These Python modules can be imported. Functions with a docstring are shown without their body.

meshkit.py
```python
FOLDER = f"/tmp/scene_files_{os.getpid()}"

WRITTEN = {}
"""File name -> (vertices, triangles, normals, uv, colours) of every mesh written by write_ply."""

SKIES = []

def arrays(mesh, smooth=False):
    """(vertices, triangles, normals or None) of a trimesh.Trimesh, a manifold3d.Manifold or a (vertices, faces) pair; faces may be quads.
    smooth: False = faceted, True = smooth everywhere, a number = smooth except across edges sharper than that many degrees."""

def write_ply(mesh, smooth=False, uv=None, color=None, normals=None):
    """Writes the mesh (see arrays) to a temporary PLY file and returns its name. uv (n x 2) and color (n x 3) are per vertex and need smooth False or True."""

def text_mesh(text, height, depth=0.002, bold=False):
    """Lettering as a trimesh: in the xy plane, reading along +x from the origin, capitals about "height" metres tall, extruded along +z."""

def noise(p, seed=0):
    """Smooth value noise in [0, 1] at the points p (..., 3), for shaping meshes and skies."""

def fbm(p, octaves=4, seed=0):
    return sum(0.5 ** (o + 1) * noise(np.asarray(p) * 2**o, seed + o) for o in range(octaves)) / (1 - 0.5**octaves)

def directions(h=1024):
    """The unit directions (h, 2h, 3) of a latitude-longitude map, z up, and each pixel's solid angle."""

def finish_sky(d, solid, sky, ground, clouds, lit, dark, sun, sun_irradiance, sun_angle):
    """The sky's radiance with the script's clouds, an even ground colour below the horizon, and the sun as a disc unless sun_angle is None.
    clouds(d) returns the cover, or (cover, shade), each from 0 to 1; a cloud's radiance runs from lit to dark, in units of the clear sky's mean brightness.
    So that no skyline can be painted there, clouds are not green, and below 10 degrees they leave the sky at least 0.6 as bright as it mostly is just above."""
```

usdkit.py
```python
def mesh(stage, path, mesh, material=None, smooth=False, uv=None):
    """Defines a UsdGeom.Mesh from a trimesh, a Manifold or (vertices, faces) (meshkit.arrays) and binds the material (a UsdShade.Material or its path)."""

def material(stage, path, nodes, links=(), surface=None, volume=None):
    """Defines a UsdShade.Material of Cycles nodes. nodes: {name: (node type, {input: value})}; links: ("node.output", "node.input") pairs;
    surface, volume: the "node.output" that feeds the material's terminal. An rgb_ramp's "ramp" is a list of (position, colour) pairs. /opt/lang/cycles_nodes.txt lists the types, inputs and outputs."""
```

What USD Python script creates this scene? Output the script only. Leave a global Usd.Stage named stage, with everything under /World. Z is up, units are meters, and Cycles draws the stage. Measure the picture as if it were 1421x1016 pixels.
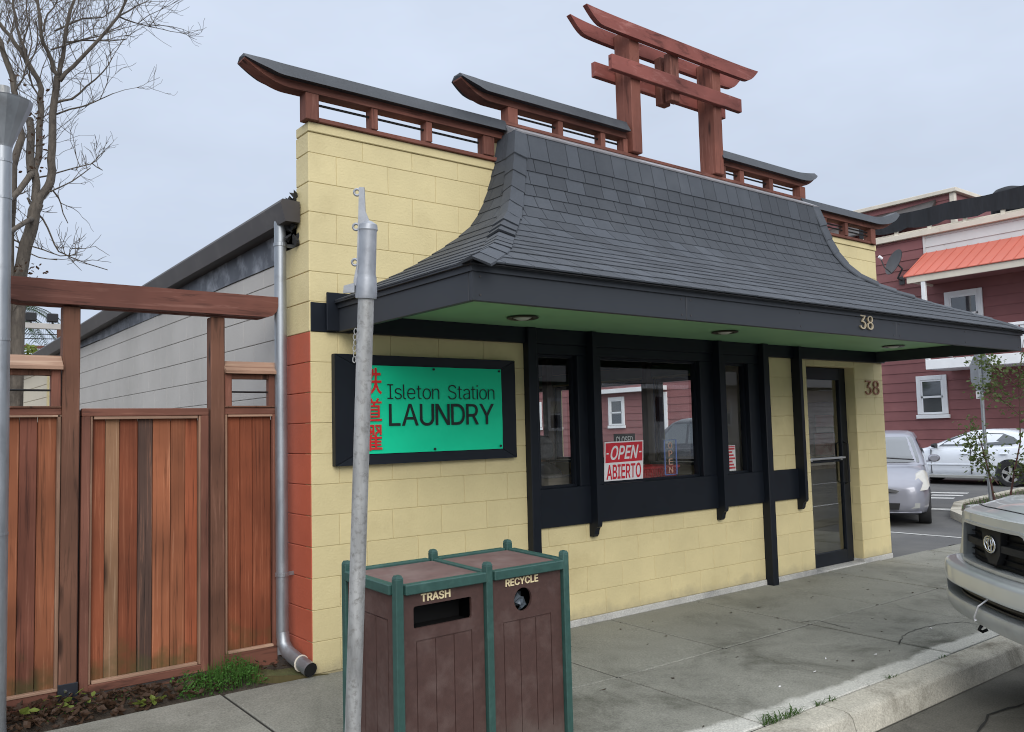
import math, random
import numpy as np, trimesh, usdkit, meshkit
import manifold3d as m3
from scipy.spatial import ConvexHull
from scipy.interpolate import PchipInterpolator
from shapely.geometry import Polygon, LineString, box as sbox
from shapely.ops import unary_union
from shapely import affinity
from pxr import Usd, UsdGeom, UsdLux, UsdShade, Gf, Sdf, Vt

random.seed(7); np.random.seed(7)
RNG = np.random.default_rng(7)
stage = Usd.Stage.CreateInMemory()
UsdGeom.SetStageUpAxis(stage, UsdGeom.Tokens.z); UsdGeom.SetStageMetersPerUnit(stage, 1.0)
UsdGeom.Xform.Define(stage, '/World'); UsdGeom.Scope.Define(stage, '/World/Looks')

# ---------------------------------------------------------------- camera
CAM = np.array([-2.40161, -5.22566, 1.54259]); YAW, PITCH, ROLL = 0.665134, 0.070919, -0.024796
F = np.array([math.sin(YAW)*math.cos(PITCH), math.cos(YAW)*math.cos(PITCH), math.sin(PITCH)])
R = np.array([math.cos(YAW), -math.sin(YAW), 0.0]); U = np.cross(R, F)
R2 = R*math.cos(ROLL) + U*math.sin(ROLL); U2 = -R*math.sin(ROLL) + U*math.cos(ROLL)
cam = UsdGeom.Camera.Define(stage, '/World/camera')
cam.CreateHorizontalApertureAttr(36.0); cam.CreateVerticalApertureAttr(36.0*732/1024)
cam.CreateFocalLengthAttr(36.0*1175.187/1421)
cam.CreateVerticalApertureOffsetAttr(36.0*6.3/1421)
cam.CreateClippingRangeAttr(Gf.Vec2f(0.05, 2000))
m = Gf.Matrix4d(1)
for i, v in enumerate((R2, U2, -F, CAM)):
    m.SetRow(i, Gf.Vec4d(*map(float, v), 1.0 if i == 3 else 0.0))
cam.AddTransformOp().Set(m)
cam.CreateExposureAttr(0.38)

# ---------------------------------------------------------------- overcast sky and the weak, broad light of the hidden sun
SUN_DIR = np.array([-0.42, -0.80, 0.50]); SUN_DIR /= np.linalg.norm(SUN_DIR)
SUN_ELEV = math.asin(SUN_DIR[2]); SUN_ROT = math.atan2(SUN_DIR[0], SUN_DIR[1])
dome = UsdLux.DomeLight.Define(stage, '/World/sky')
dome.GetPrim().SetCustomDataByKey('kind', 'structure')
dome.GetPrim().SetCustomDataByKey('label', 'even pale blue grey overcast sky'); dome.GetPrim().SetCustomDataByKey('category', 'sky')
sky_mat = usdkit.material(stage, '/World/Looks/sky', {
    'tc': ('texture_coordinate', {}), 'sep': ('separate_xyz', {}),
    'sky': ('sky_texture', {'sky_type': 'single_scattering', 'sun_disc': False, 'sun_elevation': SUN_ELEV, 'sun_rotation': SUN_ROT}),
    'grad': ('rgb_ramp', {'ramp': [(0.0, (4.55, 5.2, 6.35)), (0.5, (5.15, 5.8, 6.95)), (0.7, (9.5, 10.3, 11.6)), (1.0, (14.5, 15.2, 16.4))]}),
    'mp': ('mapping', {'scale': (1.6, 1.6, 4.0)}), 'no': ('noise_texture', {'scale': 1.7, 'detail': 5.0, 'roughness': 0.55}),
    'nr': ('map_range', {'from_min': 0.3, 'from_max': 0.7, 'to_min': 0.93, 'to_max': 1.07}),
    'cc': ('combine_color', {}), 'mul': ('mix_color', {'blend_type': 'multiply', 'fac': 1.0, 'use_clamp': False}),
    'mix': ('mix_color', {'blend_type': 'mix', 'fac': 0.96, 'use_clamp': False}),
    'bg': ('background_shader', {'strength': 0.1})},
    [('tc.generated', 'sep.vector'), ('sep.z', 'grad.fac'), ('tc.generated', 'mp.vector'), ('mp.vector', 'no.vector'), ('no.fac', 'nr.value'),
     ('nr.result', 'cc.r'), ('nr.result', 'cc.g'), ('nr.result', 'cc.b'), ('grad.color', 'mul.a'), ('cc.color', 'mul.b'),
     ('sky.color', 'mix.a'), ('mul.result', 'mix.b'), ('mix.result', 'bg.color')], surface='bg.background')
UsdShade.MaterialBindingAPI.Apply(dome.GetPrim()).Bind(sky_mat)
sun = UsdLux.DistantLight.Define(stage, '/World/sun')
sun.CreateNormalizeAttr(True); sun.CreateIntensityAttr(0.40); sun.CreateAngleAttr(40.0); sun.CreateColorAttr(Gf.Vec3f(1.0, 0.97, 0.93))
zx = np.cross([0, 0, 1.0], SUN_DIR); zx /= np.linalg.norm(zx); zy = np.cross(SUN_DIR, zx)
ms = Gf.Matrix4d(1)
for i, v in enumerate((zx, zy, SUN_DIR)):
    ms.SetRow(i, Gf.Vec4d(*map(float, v), 0.0))
sun.AddTransformOp().Set(ms)

# ---------------------------------------------------------------- materials
LK = '/World/Looks/'
def lerp3(a, k): return tuple(float(min(max(c*k, 0), 1)) for c in a)
def mat(name, base, rough=0.7, metal=0.0, amt=0.12, scale=3.0, sv=(1, 1, 1), bump=0.0, bscale=80.0, bdist=0.004, rnd=0.0, spec=0.5, stain=None, sscale=1.2, slo=0.5, shi=0.75, coat=0.0, coord='pos', detail=5.0, rrough=0.0, grime=None, gtop=0.3):
    """Paint or stone: noise in tone, optional larger stains, fine relief, optional tone per object."""
    n = {'geo': ('geometry', {}), 'tc': ('texture_coordinate', {}), 'mp': ('mapping', {'scale': sv}),
         'n1': ('noise_texture', {'scale': scale, 'detail': detail, 'roughness': 0.6}),
         'rp': ('rgb_ramp', {'ramp': [(0.25, lerp3(base, 1-amt)), (0.5, base), (0.75, lerp3(base, 1+amt))]}),
         'p': ('principled_bsdf', {'roughness': rough, 'metallic': metal, 'specular_ior_level': spec, 'coat_weight': coat})}
    src = 'geo.position' if coord == 'pos' else 'tc.object'
    l = [(src, 'mp.vector'), ('mp.vector', 'n1.vector'), ('n1.fac', 'rp.fac')]
    out = 'rp.color'
    if stain is not None:
        n['n2'] = ('noise_texture', {'scale': sscale, 'detail': 6.0, 'roughness': 0.65})
        n['r2'] = ('map_range', {'from_min': slo, 'from_max': shi, 'to_min': 0.0, 'to_max': 1.0, 'clamp': True})
        n['m2'] = ('mix_color', {'blend_type': 'mix', 'b': stain})
        l += [(src, 'n2.vector'), ('n2.fac', 'r2.value'), ('r2.result', 'm2.fac'), (out, 'm2.a')]; out = 'm2.result'
    if grime:      # splashed dirt that thins out upwards from the ground
        n['gs'] = ('separate_xyz', {}); n['gn'] = ('noise_texture', {'scale': 5.0, 'detail': 6.0, 'roughness': 0.65}); n['gm'] = ('math', {'math_type': 'multiply_add', 'value2': -gtop*1.6}); n['gr'] = ('map_range', {'from_min': -gtop*0.25, 'from_max': -gtop*1.05, 'to_min': 0.0, 'to_max': 0.75, 'clamp': True}); n['gx'] = ('mix_color', {'blend_type': 'mix', 'b': grime})
        l += [('geo.position', 'gs.vector'), ('geo.position', 'gn.vector'), ('gn.fac', 'gm.value1'), ('gs.z', 'gm.value3'), ('gm.value', 'gr.value'), ('gr.result', 'gx.fac'), (out, 'gx.a')]; out = 'gx.result'
    if rnd:
        n['oi'] = ('object_info', {}); n['mr'] = ('map_range', {'to_min': 1-rnd, 'to_max': 1+rnd}); n['cc'] = ('combine_color', {})
        n['mm'] = ('mix_color', {'blend_type': 'multiply', 'fac': 1.0})
        l += [('oi.random', 'mr.value'), ('mr.result', 'cc.r'), ('mr.result', 'cc.g'), ('mr.result', 'cc.b'), (out, 'mm.a'), ('cc.color', 'mm.b')]
        n['mm'][1]['use_clamp'] = False; out = 'mm.result'
    l.append((out, 'p.base_color'))
    if rrough:
        n['rr'] = ('map_range', {'from_min': 0.3, 'from_max': 0.7, 'to_min': max(rough-rrough, 0.02), 'to_max': min(rough+rrough, 1)})
        l += [('n1.fac', 'rr.value'), ('rr.result', 'p.roughness')]
    if bump:
        n['nb'] = ('noise_texture', {'scale': bscale, 'detail': 4.0, 'roughness': 0.6}); n['b'] = ('bump', {'strength': bump, 'distance': bdist})
        l += [('mp.vector', 'nb.vector'), ('nb.fac', 'b.height'), ('b.normal', 'p.normal')]
    return usdkit.material(stage, LK+name, n, l, surface='p.BSDF')
def wood(name, dark, mid, light, sv, rnd=0.2, rough=0.75, amt_moss=None, kscale=(7, 7, 1.6), detail=6.0):
    """Stained timber: grain stretched along the board, knots, tone per board; moss rises from the ground where asked."""
    n = {'geo': ('geometry', {}), 'oi': ('object_info', {}), 'mu': ('math', {'math_type': 'multiply', 'value2': 41.0}), 'cx': ('combine_xyz', {}),
         'ad': ('vector_math', {'math_type': 'add'}), 'mp': ('mapping', {'scale': sv}),
         'n1': ('noise_texture', {'scale': 1.0, 'detail': detail, 'roughness': 0.68, 'distortion': 0.6}),
         'rp': ('rgb_ramp', {'ramp': [(0.33, dark), (0.45, mid), (0.56, mid), (0.68, light)]}),
         'mk': ('mapping', {'scale': kscale}), 'vk': ('voronoi_texture', {'scale': 1.0, 'randomness': 1.0}),
         'kr': ('map_range', {'from_min': 0.06, 'from_max': 0.17, 'to_min': 0.9, 'to_max': 0.0, 'clamp': True}),
         'km': ('mix_color', {'blend_type': 'mix', 'b': lerp3(dark, 0.45)}),
         'n3': ('noise_texture', {'scale': 1.7, 'detail': 3.0}), 'r3': ('map_range', {'from_min': 0.3, 'from_max': 0.7, 'to_min': 0.66, 'to_max': 1.28}),
         'mr': ('map_range', {'to_min': 1-rnd, 'to_max': 1+rnd}), 'm2': ('math', {'math_type': 'multiply'}), 'cc': ('combine_color', {}),
         'mm': ('mix_color', {'blend_type': 'multiply', 'fac': 1.0, 'use_clamp': False}),
         'b': ('bump', {'strength': 0.35, 'distance': 0.003}), 'p': ('principled_bsdf', {'roughness': rough, 'specular_ior_level': 0.3})}
    l = [('oi.random', 'mu.value1'), ('mu.result' if False else 'mu.value', 'cx.x'), ('mu.value', 'cx.y'), ('mu.value', 'cx.z'), ('geo.position', 'ad.vector1'), ('cx.vector', 'ad.vector2'),
         ('ad.vector', 'mp.vector'), ('mp.vector', 'n1.vector'), ('n1.fac', 'rp.fac'), ('ad.vector', 'mk.vector'), ('mk.vector', 'vk.vector'), ('vk.distance', 'kr.value'),
         ('kr.result', 'km.fac'), ('rp.color', 'km.a'), ('ad.vector', 'n3.vector'), ('n3.fac', 'r3.value'), ('oi.random', 'mr.value'), ('mr.result', 'm2.value1'), ('r3.result', 'm2.value2'),
         ('m2.value', 'cc.r'), ('m2.value', 'cc.g'), ('m2.value', 'cc.b'), ('km.result', 'mm.a'), ('cc.color', 'mm.b'), ('n1.fac', 'b.height'), ('b.normal', 'p.normal')]
    out = 'mm.result'
    if amt_moss:
        n['sz'] = ('separate_xyz', {}); n['nm'] = ('noise_texture', {'scale': 9.0, 'detail': 5.0}); n['am'] = ('math', {'math_type': 'multiply_add', 'value2': 0.55, 'value3': 0.0})
        n['sm'] = ('math', {'math_type': 'subtract'}); n['rm'] = ('map_range', {'from_min': 0.02, 'from_max': -0.22, 'to_min': 0.0, 'to_max': 0.8, 'clamp': True})
        n['mo'] = ('mix_color', {'blend_type': 'mix', 'b': amt_moss})
        l += [('geo.position', 'sz.vector'), ('geo.position', 'nm.vector'), ('nm.fac', 'am.value1'), ('sz.z', 'sm.value1'), ('am.value', 'sm.value2'), ('sm.value', 'rm.value'), ('rm.result', 'mo.fac'), (out, 'mo.a')]
        out = 'mo.result'
    l.append((out, 'p.base_color'))
    return usdkit.material(stage, LK+name, n, l, surface='p.BSDF')

YEL = (0.65, 0.55, 0.30)
M = {}
M['yellow'] = mat('yellow_paint', YEL, 0.62, amt=0.07, scale=2.6, bump=0.6, bscale=60, bdist=0.005, rnd=0.028, stain=(0.50, 0.41, 0.21), sscale=1.4, slo=0.52, shi=0.85, spec=0.35, grime=(0.34, 0.295, 0.19), gtop=0.16)
M['orange'] = mat('orange_paint', (0.45, 0.105, 0.055), 0.62, amt=0.09, scale=3, bump=0.5, bscale=55, rnd=0.05, spec=0.35, stain=(0.36, 0.10, 0.06), sscale=2.0, slo=0.5, shi=0.8, grime=(0.16, 0.08, 0.05), gtop=0.25)
M['greywall'] = mat('grey_wall_paint', (0.45, 0.43, 0.40), 0.75, amt=0.06, scale=1.6, bump=0.35, bscale=60, rnd=0.02, stain=(0.35, 0.335, 0.305), sscale=0.7, slo=0.5, shi=0.85)
M['creamwall'] = mat('cream_wall_paint', (0.6, 0.54, 0.42), 0.75, amt=0.06, scale=1.6, bump=0.3, bscale=60)
M['navy'] = mat('navy_paint', (0.007, 0.0095, 0.0145), 0.45, amt=0.15, scale=5, bump=0.12, bscale=120, bdist=0.002, spec=0.28)
M['fascia'] = mat('fascia_paint', (0.027, 0.031, 0.037), 0.5, amt=0.10, scale=2, bump=0.1, bscale=70, bdist=0.002, spec=0.45)
M['soffit'] = mat('green_soffit_paint', (0.27, 0.50, 0.27), 0.6, amt=0.08, scale=1.3, bump=0.1, bscale=40)
M['shingle'] = mat('asphalt_shingle', (0.050, 0.057, 0.068), 0.78, amt=0.35, scale=190, bump=0.6, bscale=260, bdist=0.003, rnd=0.22, detail=2.0, spec=0.55, stain=(0.074, 0.082, 0.094), sscale=2.2, slo=0.5, shi=0.8)
M['metalcap'] = mat('dark_cap_metal', (0.028, 0.032, 0.038), 0.5, amt=0.3, scale=90, bump=0.25, bscale=150, bdist=0.002, spec=0.5, stain=(0.05, 0.056, 0.062), sscale=2.5, slo=0.5, shi=0.8)
M['flash'] = mat('galvanised_flashing', (0.36, 0.35, 0.36), 0.5, metal=0.5, amt=0.2, scale=8, rnd=0.1)
M['gutter'] = mat('brown_gutter_paint', (0.052, 0.045, 0.042), 0.5, amt=0.2, scale=3, stain=(0.09, 0.08, 0.072), sscale=3, slo=0.55, shi=0.8)
M['darkflash'] = mat('weathered_flashing_metal', (0.075, 0.08, 0.092), 0.5, metal=0.35, amt=0.35, scale=2.5, sv=(1, 1.6, 0.8), rnd=0.2, stain=(0.30, 0.31, 0.33), sscale=4.0, slo=0.47, shi=0.72)
M['galv'] = mat('galvanised_steel', (0.33, 0.35, 0.37), 0.42, metal=0.75, amt=0.16, scale=14, sv=(1, 1, 0.25), rrough=0.08, bump=0.05, bscale=90, bdist=0.001, stain=(0.26, 0.27, 0.28), sscale=7, slo=0.55, shi=0.75)
M['galvold'] = mat('weathered_galvanised_steel', (0.36, 0.36, 0.35), 0.55, metal=0.35, amt=0.38, scale=26, sv=(1, 1, 0.2), rrough=0.1, bump=0.2, bscale=130, bdist=0.001, stain=(0.22, 0.215, 0.20), sscale=45, slo=0.5, shi=0.7)
M['galvcast'] = mat('cast_galvanised_steel', (0.36, 0.375, 0.40), 0.5, metal=0.55, amt=0.18, scale=20, rrough=0.1, bump=0.3, bscale=70, bdist=0.002)
RW = dict(dark=(0.082, 0.032, 0.023), mid=(0.172, 0.066, 0.047), light=(0.26, 0.118, 0.088))
M['wood_x'] = wood('red_stained_beam_timber', sv=(2.0, 22, 26), kscale=(1.6, 8, 8), **RW)
M['wood_y'] = wood('red_stained_cross_timber', sv=(26, 2.0, 26), kscale=(8, 1.6, 8), **RW)
TW = dict(dark=(0.12, 0.036, 0.028), mid=(0.24, 0.075, 0.06), light=(0.33, 0.135, 0.115))
M['torii_x'] = wood('red_torii_beam_timber', sv=(3.0, 16, 14), kscale=(1.6, 8, 8), **TW)
M['torii_z'] = wood('red_torii_post_timber', sv=(26, 26, 1.8), dark=(0.10, 0.036, 0.025), mid=(0.20, 0.072, 0.05), light=(0.29, 0.125, 0.095))
M['wood_z'] = wood('red_stained_post_timber', sv=(26, 26, 1.8), **RW)
M['post_z'] = wood('brown_stained_post_timber', (0.07, 0.033, 0.02), (0.155, 0.07, 0.043), (0.24, 0.115, 0.075), sv=(30, 30, 1.6), rnd=0.15)
M['frame_z'] = wood('brown_gate_frame_timber', (0.085, 0.034, 0.023), (0.175, 0.070, 0.046), (0.27, 0.12, 0.08), sv=(30, 30, 1.6), rnd=0.12)
M['frame_x'] = wood('brown_gate_rail_timber', (0.085, 0.034, 0.023), (0.175, 0.070, 0.046), (0.27, 0.12, 0.08), sv=(1.6, 30, 30), kscale=(1.6, 7, 7), rnd=0.12)
M['pale_z'] = wood('pale_stop_timber', (0.16, 0.085, 0.052), (0.26, 0.15, 0.098), (0.40, 0.27, 0.18), sv=(30, 30, 1.6), rnd=0.12)
M['pale_x'] = wood('pale_cap_timber', (0.22, 0.12, 0.075), (0.36, 0.22, 0.15), (0.48, 0.33, 0.23), sv=(1.6, 30, 30), kscale=(1.6, 7, 7), rnd=0.1)
MOSS = (0.055, 0.06, 0.018)
BW = [((0.075, 0.021, 0.009), (0.205, 0.057, 0.025), (0.32, 0.112, 0.056)), ((0.10, 0.034, 0.015), (0.25, 0.085, 0.039), (0.40, 0.172, 0.092)),
      ((0.115, 0.055, 0.03), (0.215, 0.115, 0.062), (0.33, 0.21, 0.13)), ((0.026, 0.015, 0.012), (0.085, 0.048, 0.036), (0.24, 0.115, 0.072)),
      ((0.08, 0.028, 0.018), (0.19, 0.066, 0.04), (0.30, 0.125, 0.08))]
M['boards'] = [wood('fence_board_%s' % w, *b, sv=(58, 58, 1.3), detail=8.0, rnd=0.2, amt_moss=MOSS, kscale=(6, 6, 1.2)) for w, b in zip(('red', 'salmon', 'tan', 'charred', 'brown'), BW)]
M['rust_rod'] = mat('black_iron_rod', (0.012, 0.011, 0.011), 0.5)
M['trash_brown'] = mat('brown_recycled_plastic', (0.066, 0.033, 0.027), 0.55, amt=0.16, scale=30, bump=0.35, bscale=240, bdist=0.002, stain=(0.115, 0.075, 0.065), sscale=6, slo=0.5, shi=0.78, grime=(0.13, 0.10, 0.085), gtop=0.25)
M['trash_top'] = mat('dusty_brown_plastic', (0.15, 0.088, 0.078), 0.7, amt=0.2, scale=9, bump=0.35, bscale=200, bdist=0.002, stain=(0.20, 0.14, 0.125), sscale=4, slo=0.5, shi=0.75)
M['trash_green'] = mat('green_recycled_plastic', (0.026, 0.074, 0.062), 0.5, amt=0.18, scale=25, bump=0.3, bscale=240, bdist=0.002, stain=(0.06, 0.13, 0.11), sscale=6, slo=0.55, shi=0.8)
M['cream_letter'] = mat('cream_letter_plastic', (0.78, 0.66, 0.40), 0.5, amt=0.05)
M['black'] = mat('black_void', (0.004, 0.004, 0.004), 0.7, amt=0.1)
M['rubber'] = mat('tyre_rubber', (0.016, 0.016, 0.017), 0.75, amt=0.2, scale=20)
M['blackplastic'] = mat('black_plastic', (0.012, 0.012, 0.013), 0.42, amt=0.2, scale=20)
M['plate'] = mat('black_steel_plate', (0.012, 0.014, 0.02), 0.45)
M['white_paint'] = mat('white_house_paint', (0.76, 0.77, 0.78), 0.55, amt=0.06, scale=2, rnd=0.03)
M['cream_trim'] = mat('cream_trim_paint', (0.66, 0.60, 0.50), 0.6, amt=0.1, scale=1.5, stain=(0.42, 0.36, 0.28), sscale=2, slo=0.6, shi=0.85)
M['red_siding'] = mat('red_siding_paint', (0.225, 0.086, 0.086), 0.7, amt=0.1, scale=1.0, rnd=0.06, stain=(0.29, 0.12, 0.115), sscale=0.6, slo=0.5, shi=0.8, bump=0.2, bscale=40)
M['pink_siding'] = mat('pink_siding_paint', (0.52, 0.235, 0.215), 0.7, amt=0.08, scale=1.0, rnd=0.06, bump=0.2, bscale=40)
M['white_boards'] = mat('peeling_white_paint', (0.60, 0.60, 0.59), 0.7, amt=0.08, scale=1.2, rnd=0.04, stain=(0.36, 0.30, 0.20), sscale=1.3, slo=0.62, shi=0.8)
M['awning'] = mat('orange_metal_roof', (0.54, 0.135, 0.088), 0.5, amt=0.06, scale=1.2, rnd=0.05, stain=(0.50, 0.09, 0.05), sscale=0.8, slo=0.6, shi=0.85)
M['screen'] = mat('black_shade_cloth', (0.012, 0.014, 0.018), 0.8, amt=0.5, scale=2.0, sv=(1, 3, 0.4), bump=0.4, bscale=3, bdist=0.03)
M['dish'] = mat('dish_grey_metal', (0.05, 0.05, 0.052), 0.5)
M['silver'] = mat('silver_car_paint', (0.40, 0.42, 0.415), 0.34, metal=0.35, amt=0.04, scale=2, coat=0.7, bump=0.0, stain=(0.34, 0.355, 0.345), sscale=2.5, slo=0.5, shi=0.8)
M['silver2'] = mat('silver_hatchback_paint', (0.25, 0.255, 0.295), 0.36, metal=0.3, amt=0.04, coat=0.7)
M['whitecar'] = mat('white_car_paint', (0.70, 0.74, 0.80), 0.3, amt=0.03, coat=0.8)
M['blackcar'] = mat('black_car_paint', (0.012, 0.014, 0.02), 0.25, amt=0.05, coat=0.8)
M['bumpergrey'] = mat('dusty_silver_bumper', (0.36, 0.37, 0.355), 0.42, metal=0.25, amt=0.08, scale=3, coat=0.3, stain=(0.25, 0.25, 0.235), sscale=3, slo=0.5, shi=0.8)
M['carglass'] = mat('car_glass', (0.03, 0.037, 0.042), 0.06, amt=0.1, spec=1.0, coat=1.0)
M['chrome'] = mat('chrome', (0.75, 0.76, 0.78), 0.12, metal=1.0, amt=0.03)
M['alloy'] = mat('alloy_wheel', (0.55, 0.56, 0.58), 0.3, metal=0.7, amt=0.06)
M['lamp'] = mat('hazed_headlight_lens', (0.40, 0.385, 0.345), 0.2, amt=0.1, scale=9, coat=0.8)
M['amber'] = mat('amber_lens', (0.65, 0.28, 0.16), 0.25, coat=0.6)
M['sign_back'] = mat('aluminium_sign_back', (0.25, 0.26, 0.27), 0.55, metal=0.4, amt=0.12, scale=6)
M['soil'] = mat('damp_soil', (0.055, 0.042, 0.03), 0.95, amt=0.5, scale=20, bump=0.8, bscale=60, bdist=0.02)
M['bark'] = mat('tree_bark', (0.105, 0.088, 0.07), 0.9, amt=0.4, scale=9, sv=(3, 3, 0.8), bump=0.7, bscale=28, bdist=0.015, stain=(0.05, 0.04, 0.033), sscale=3.5, slo=0.5, shi=0.7)
M['twig'] = mat('red_brown_twig_bark', (0.075, 0.032, 0.026), 0.8, amt=0.3, scale=20)
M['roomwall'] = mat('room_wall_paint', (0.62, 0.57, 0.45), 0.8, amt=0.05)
M['roomfloor'] = mat('room_floor_vinyl', (0.20, 0.19, 0.17), 0.5, amt=0.15)
M['counter'] = mat('counter_laminate', (0.22, 0.19, 0.15), 0.5)
M['alu'] = mat('aluminium', (0.55, 0.56, 0.57), 0.35, metal=0.8, amt=0.06)
M['bannergreen'] = mat('green_vinyl_banner', (0.0, 0.66, 0.345), 0.5, amt=0.05, scale=2.2, bump=0.25, bscale=5, bdist=0.02, spec=0.4)
M['red_ink'] = mat('red_ink', (0.62, 0.018, 0.02), 0.55, amt=0.05)
M['black_ink'] = mat('black_ink', (0.006, 0.014, 0.012), 0.55, amt=0.05)
M['sign_red'] = mat('red_sign_ink', (0.60, 0.02, 0.035), 0.4, amt=0.04)
M['sign_white'] = mat('white_sign_card', (0.80, 0.78, 0.78), 0.4, amt=0.03)
M['brass'] = mat('brass_numerals', (0.55, 0.46, 0.31), 0.4, metal=0.4, amt=0.15, scale=30)
M['bronze'] = mat('rusty_bronze_numerals', (0.30, 0.14, 0.085), 0.55, metal=0.2, amt=0.3, scale=60)
M['fixture'] = mat('soffit_light_trim', (0.10, 0.085, 0.07), 0.4, metal=0.5)
M['lens'] = mat('soffit_light_lens', (0.55, 0.56, 0.50), 0.3)
M['jacket'] = mat('dark_jacket_cloth', (0.018, 0.017, 0.021), 0.9, amt=0.3, scale=14)
M['skin'] = mat('skin', (0.30, 0.17, 0.12), 0.6)
M['hair'] = mat('dark_hair', (0.012, 0.009, 0.008), 0.6, amt=0.3, scale=40)
M['greyhair'] = mat('grey_knit_hat', (0.16, 0.15, 0.15), 0.9, amt=0.3, scale=50)
M['basket'] = mat('red_basket_plastic', (0.42, 0.012, 0.02), 0.4)
M['machine'] = mat('red_machine_paint', (0.35, 0.012, 0.02), 0.35)
M['neonblue'] = mat('blue_neon_tube', (0.12, 0.2, 0.55), 0.3)
M['neonred'] = mat('salmon_neon_tube', (0.7, 0.38, 0.28), 0.3)
M['jeans'] = mat('dark_trouser_cloth', (0.03, 0.035, 0.05), 0.9)
M['weathered_pole'] = wood('weathered_pole_timber', (0.06, 0.046, 0.034), (0.12, 0.095, 0.072), (0.19, 0.155, 0.12), sv=(24, 24, 1.0), rnd=0.05)
M['bottle'] = mat('crumpled_clear_plastic', (0.10, 0.12, 0.14), 0.15, amt=0.3, scale=30, coat=0.6)

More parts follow.
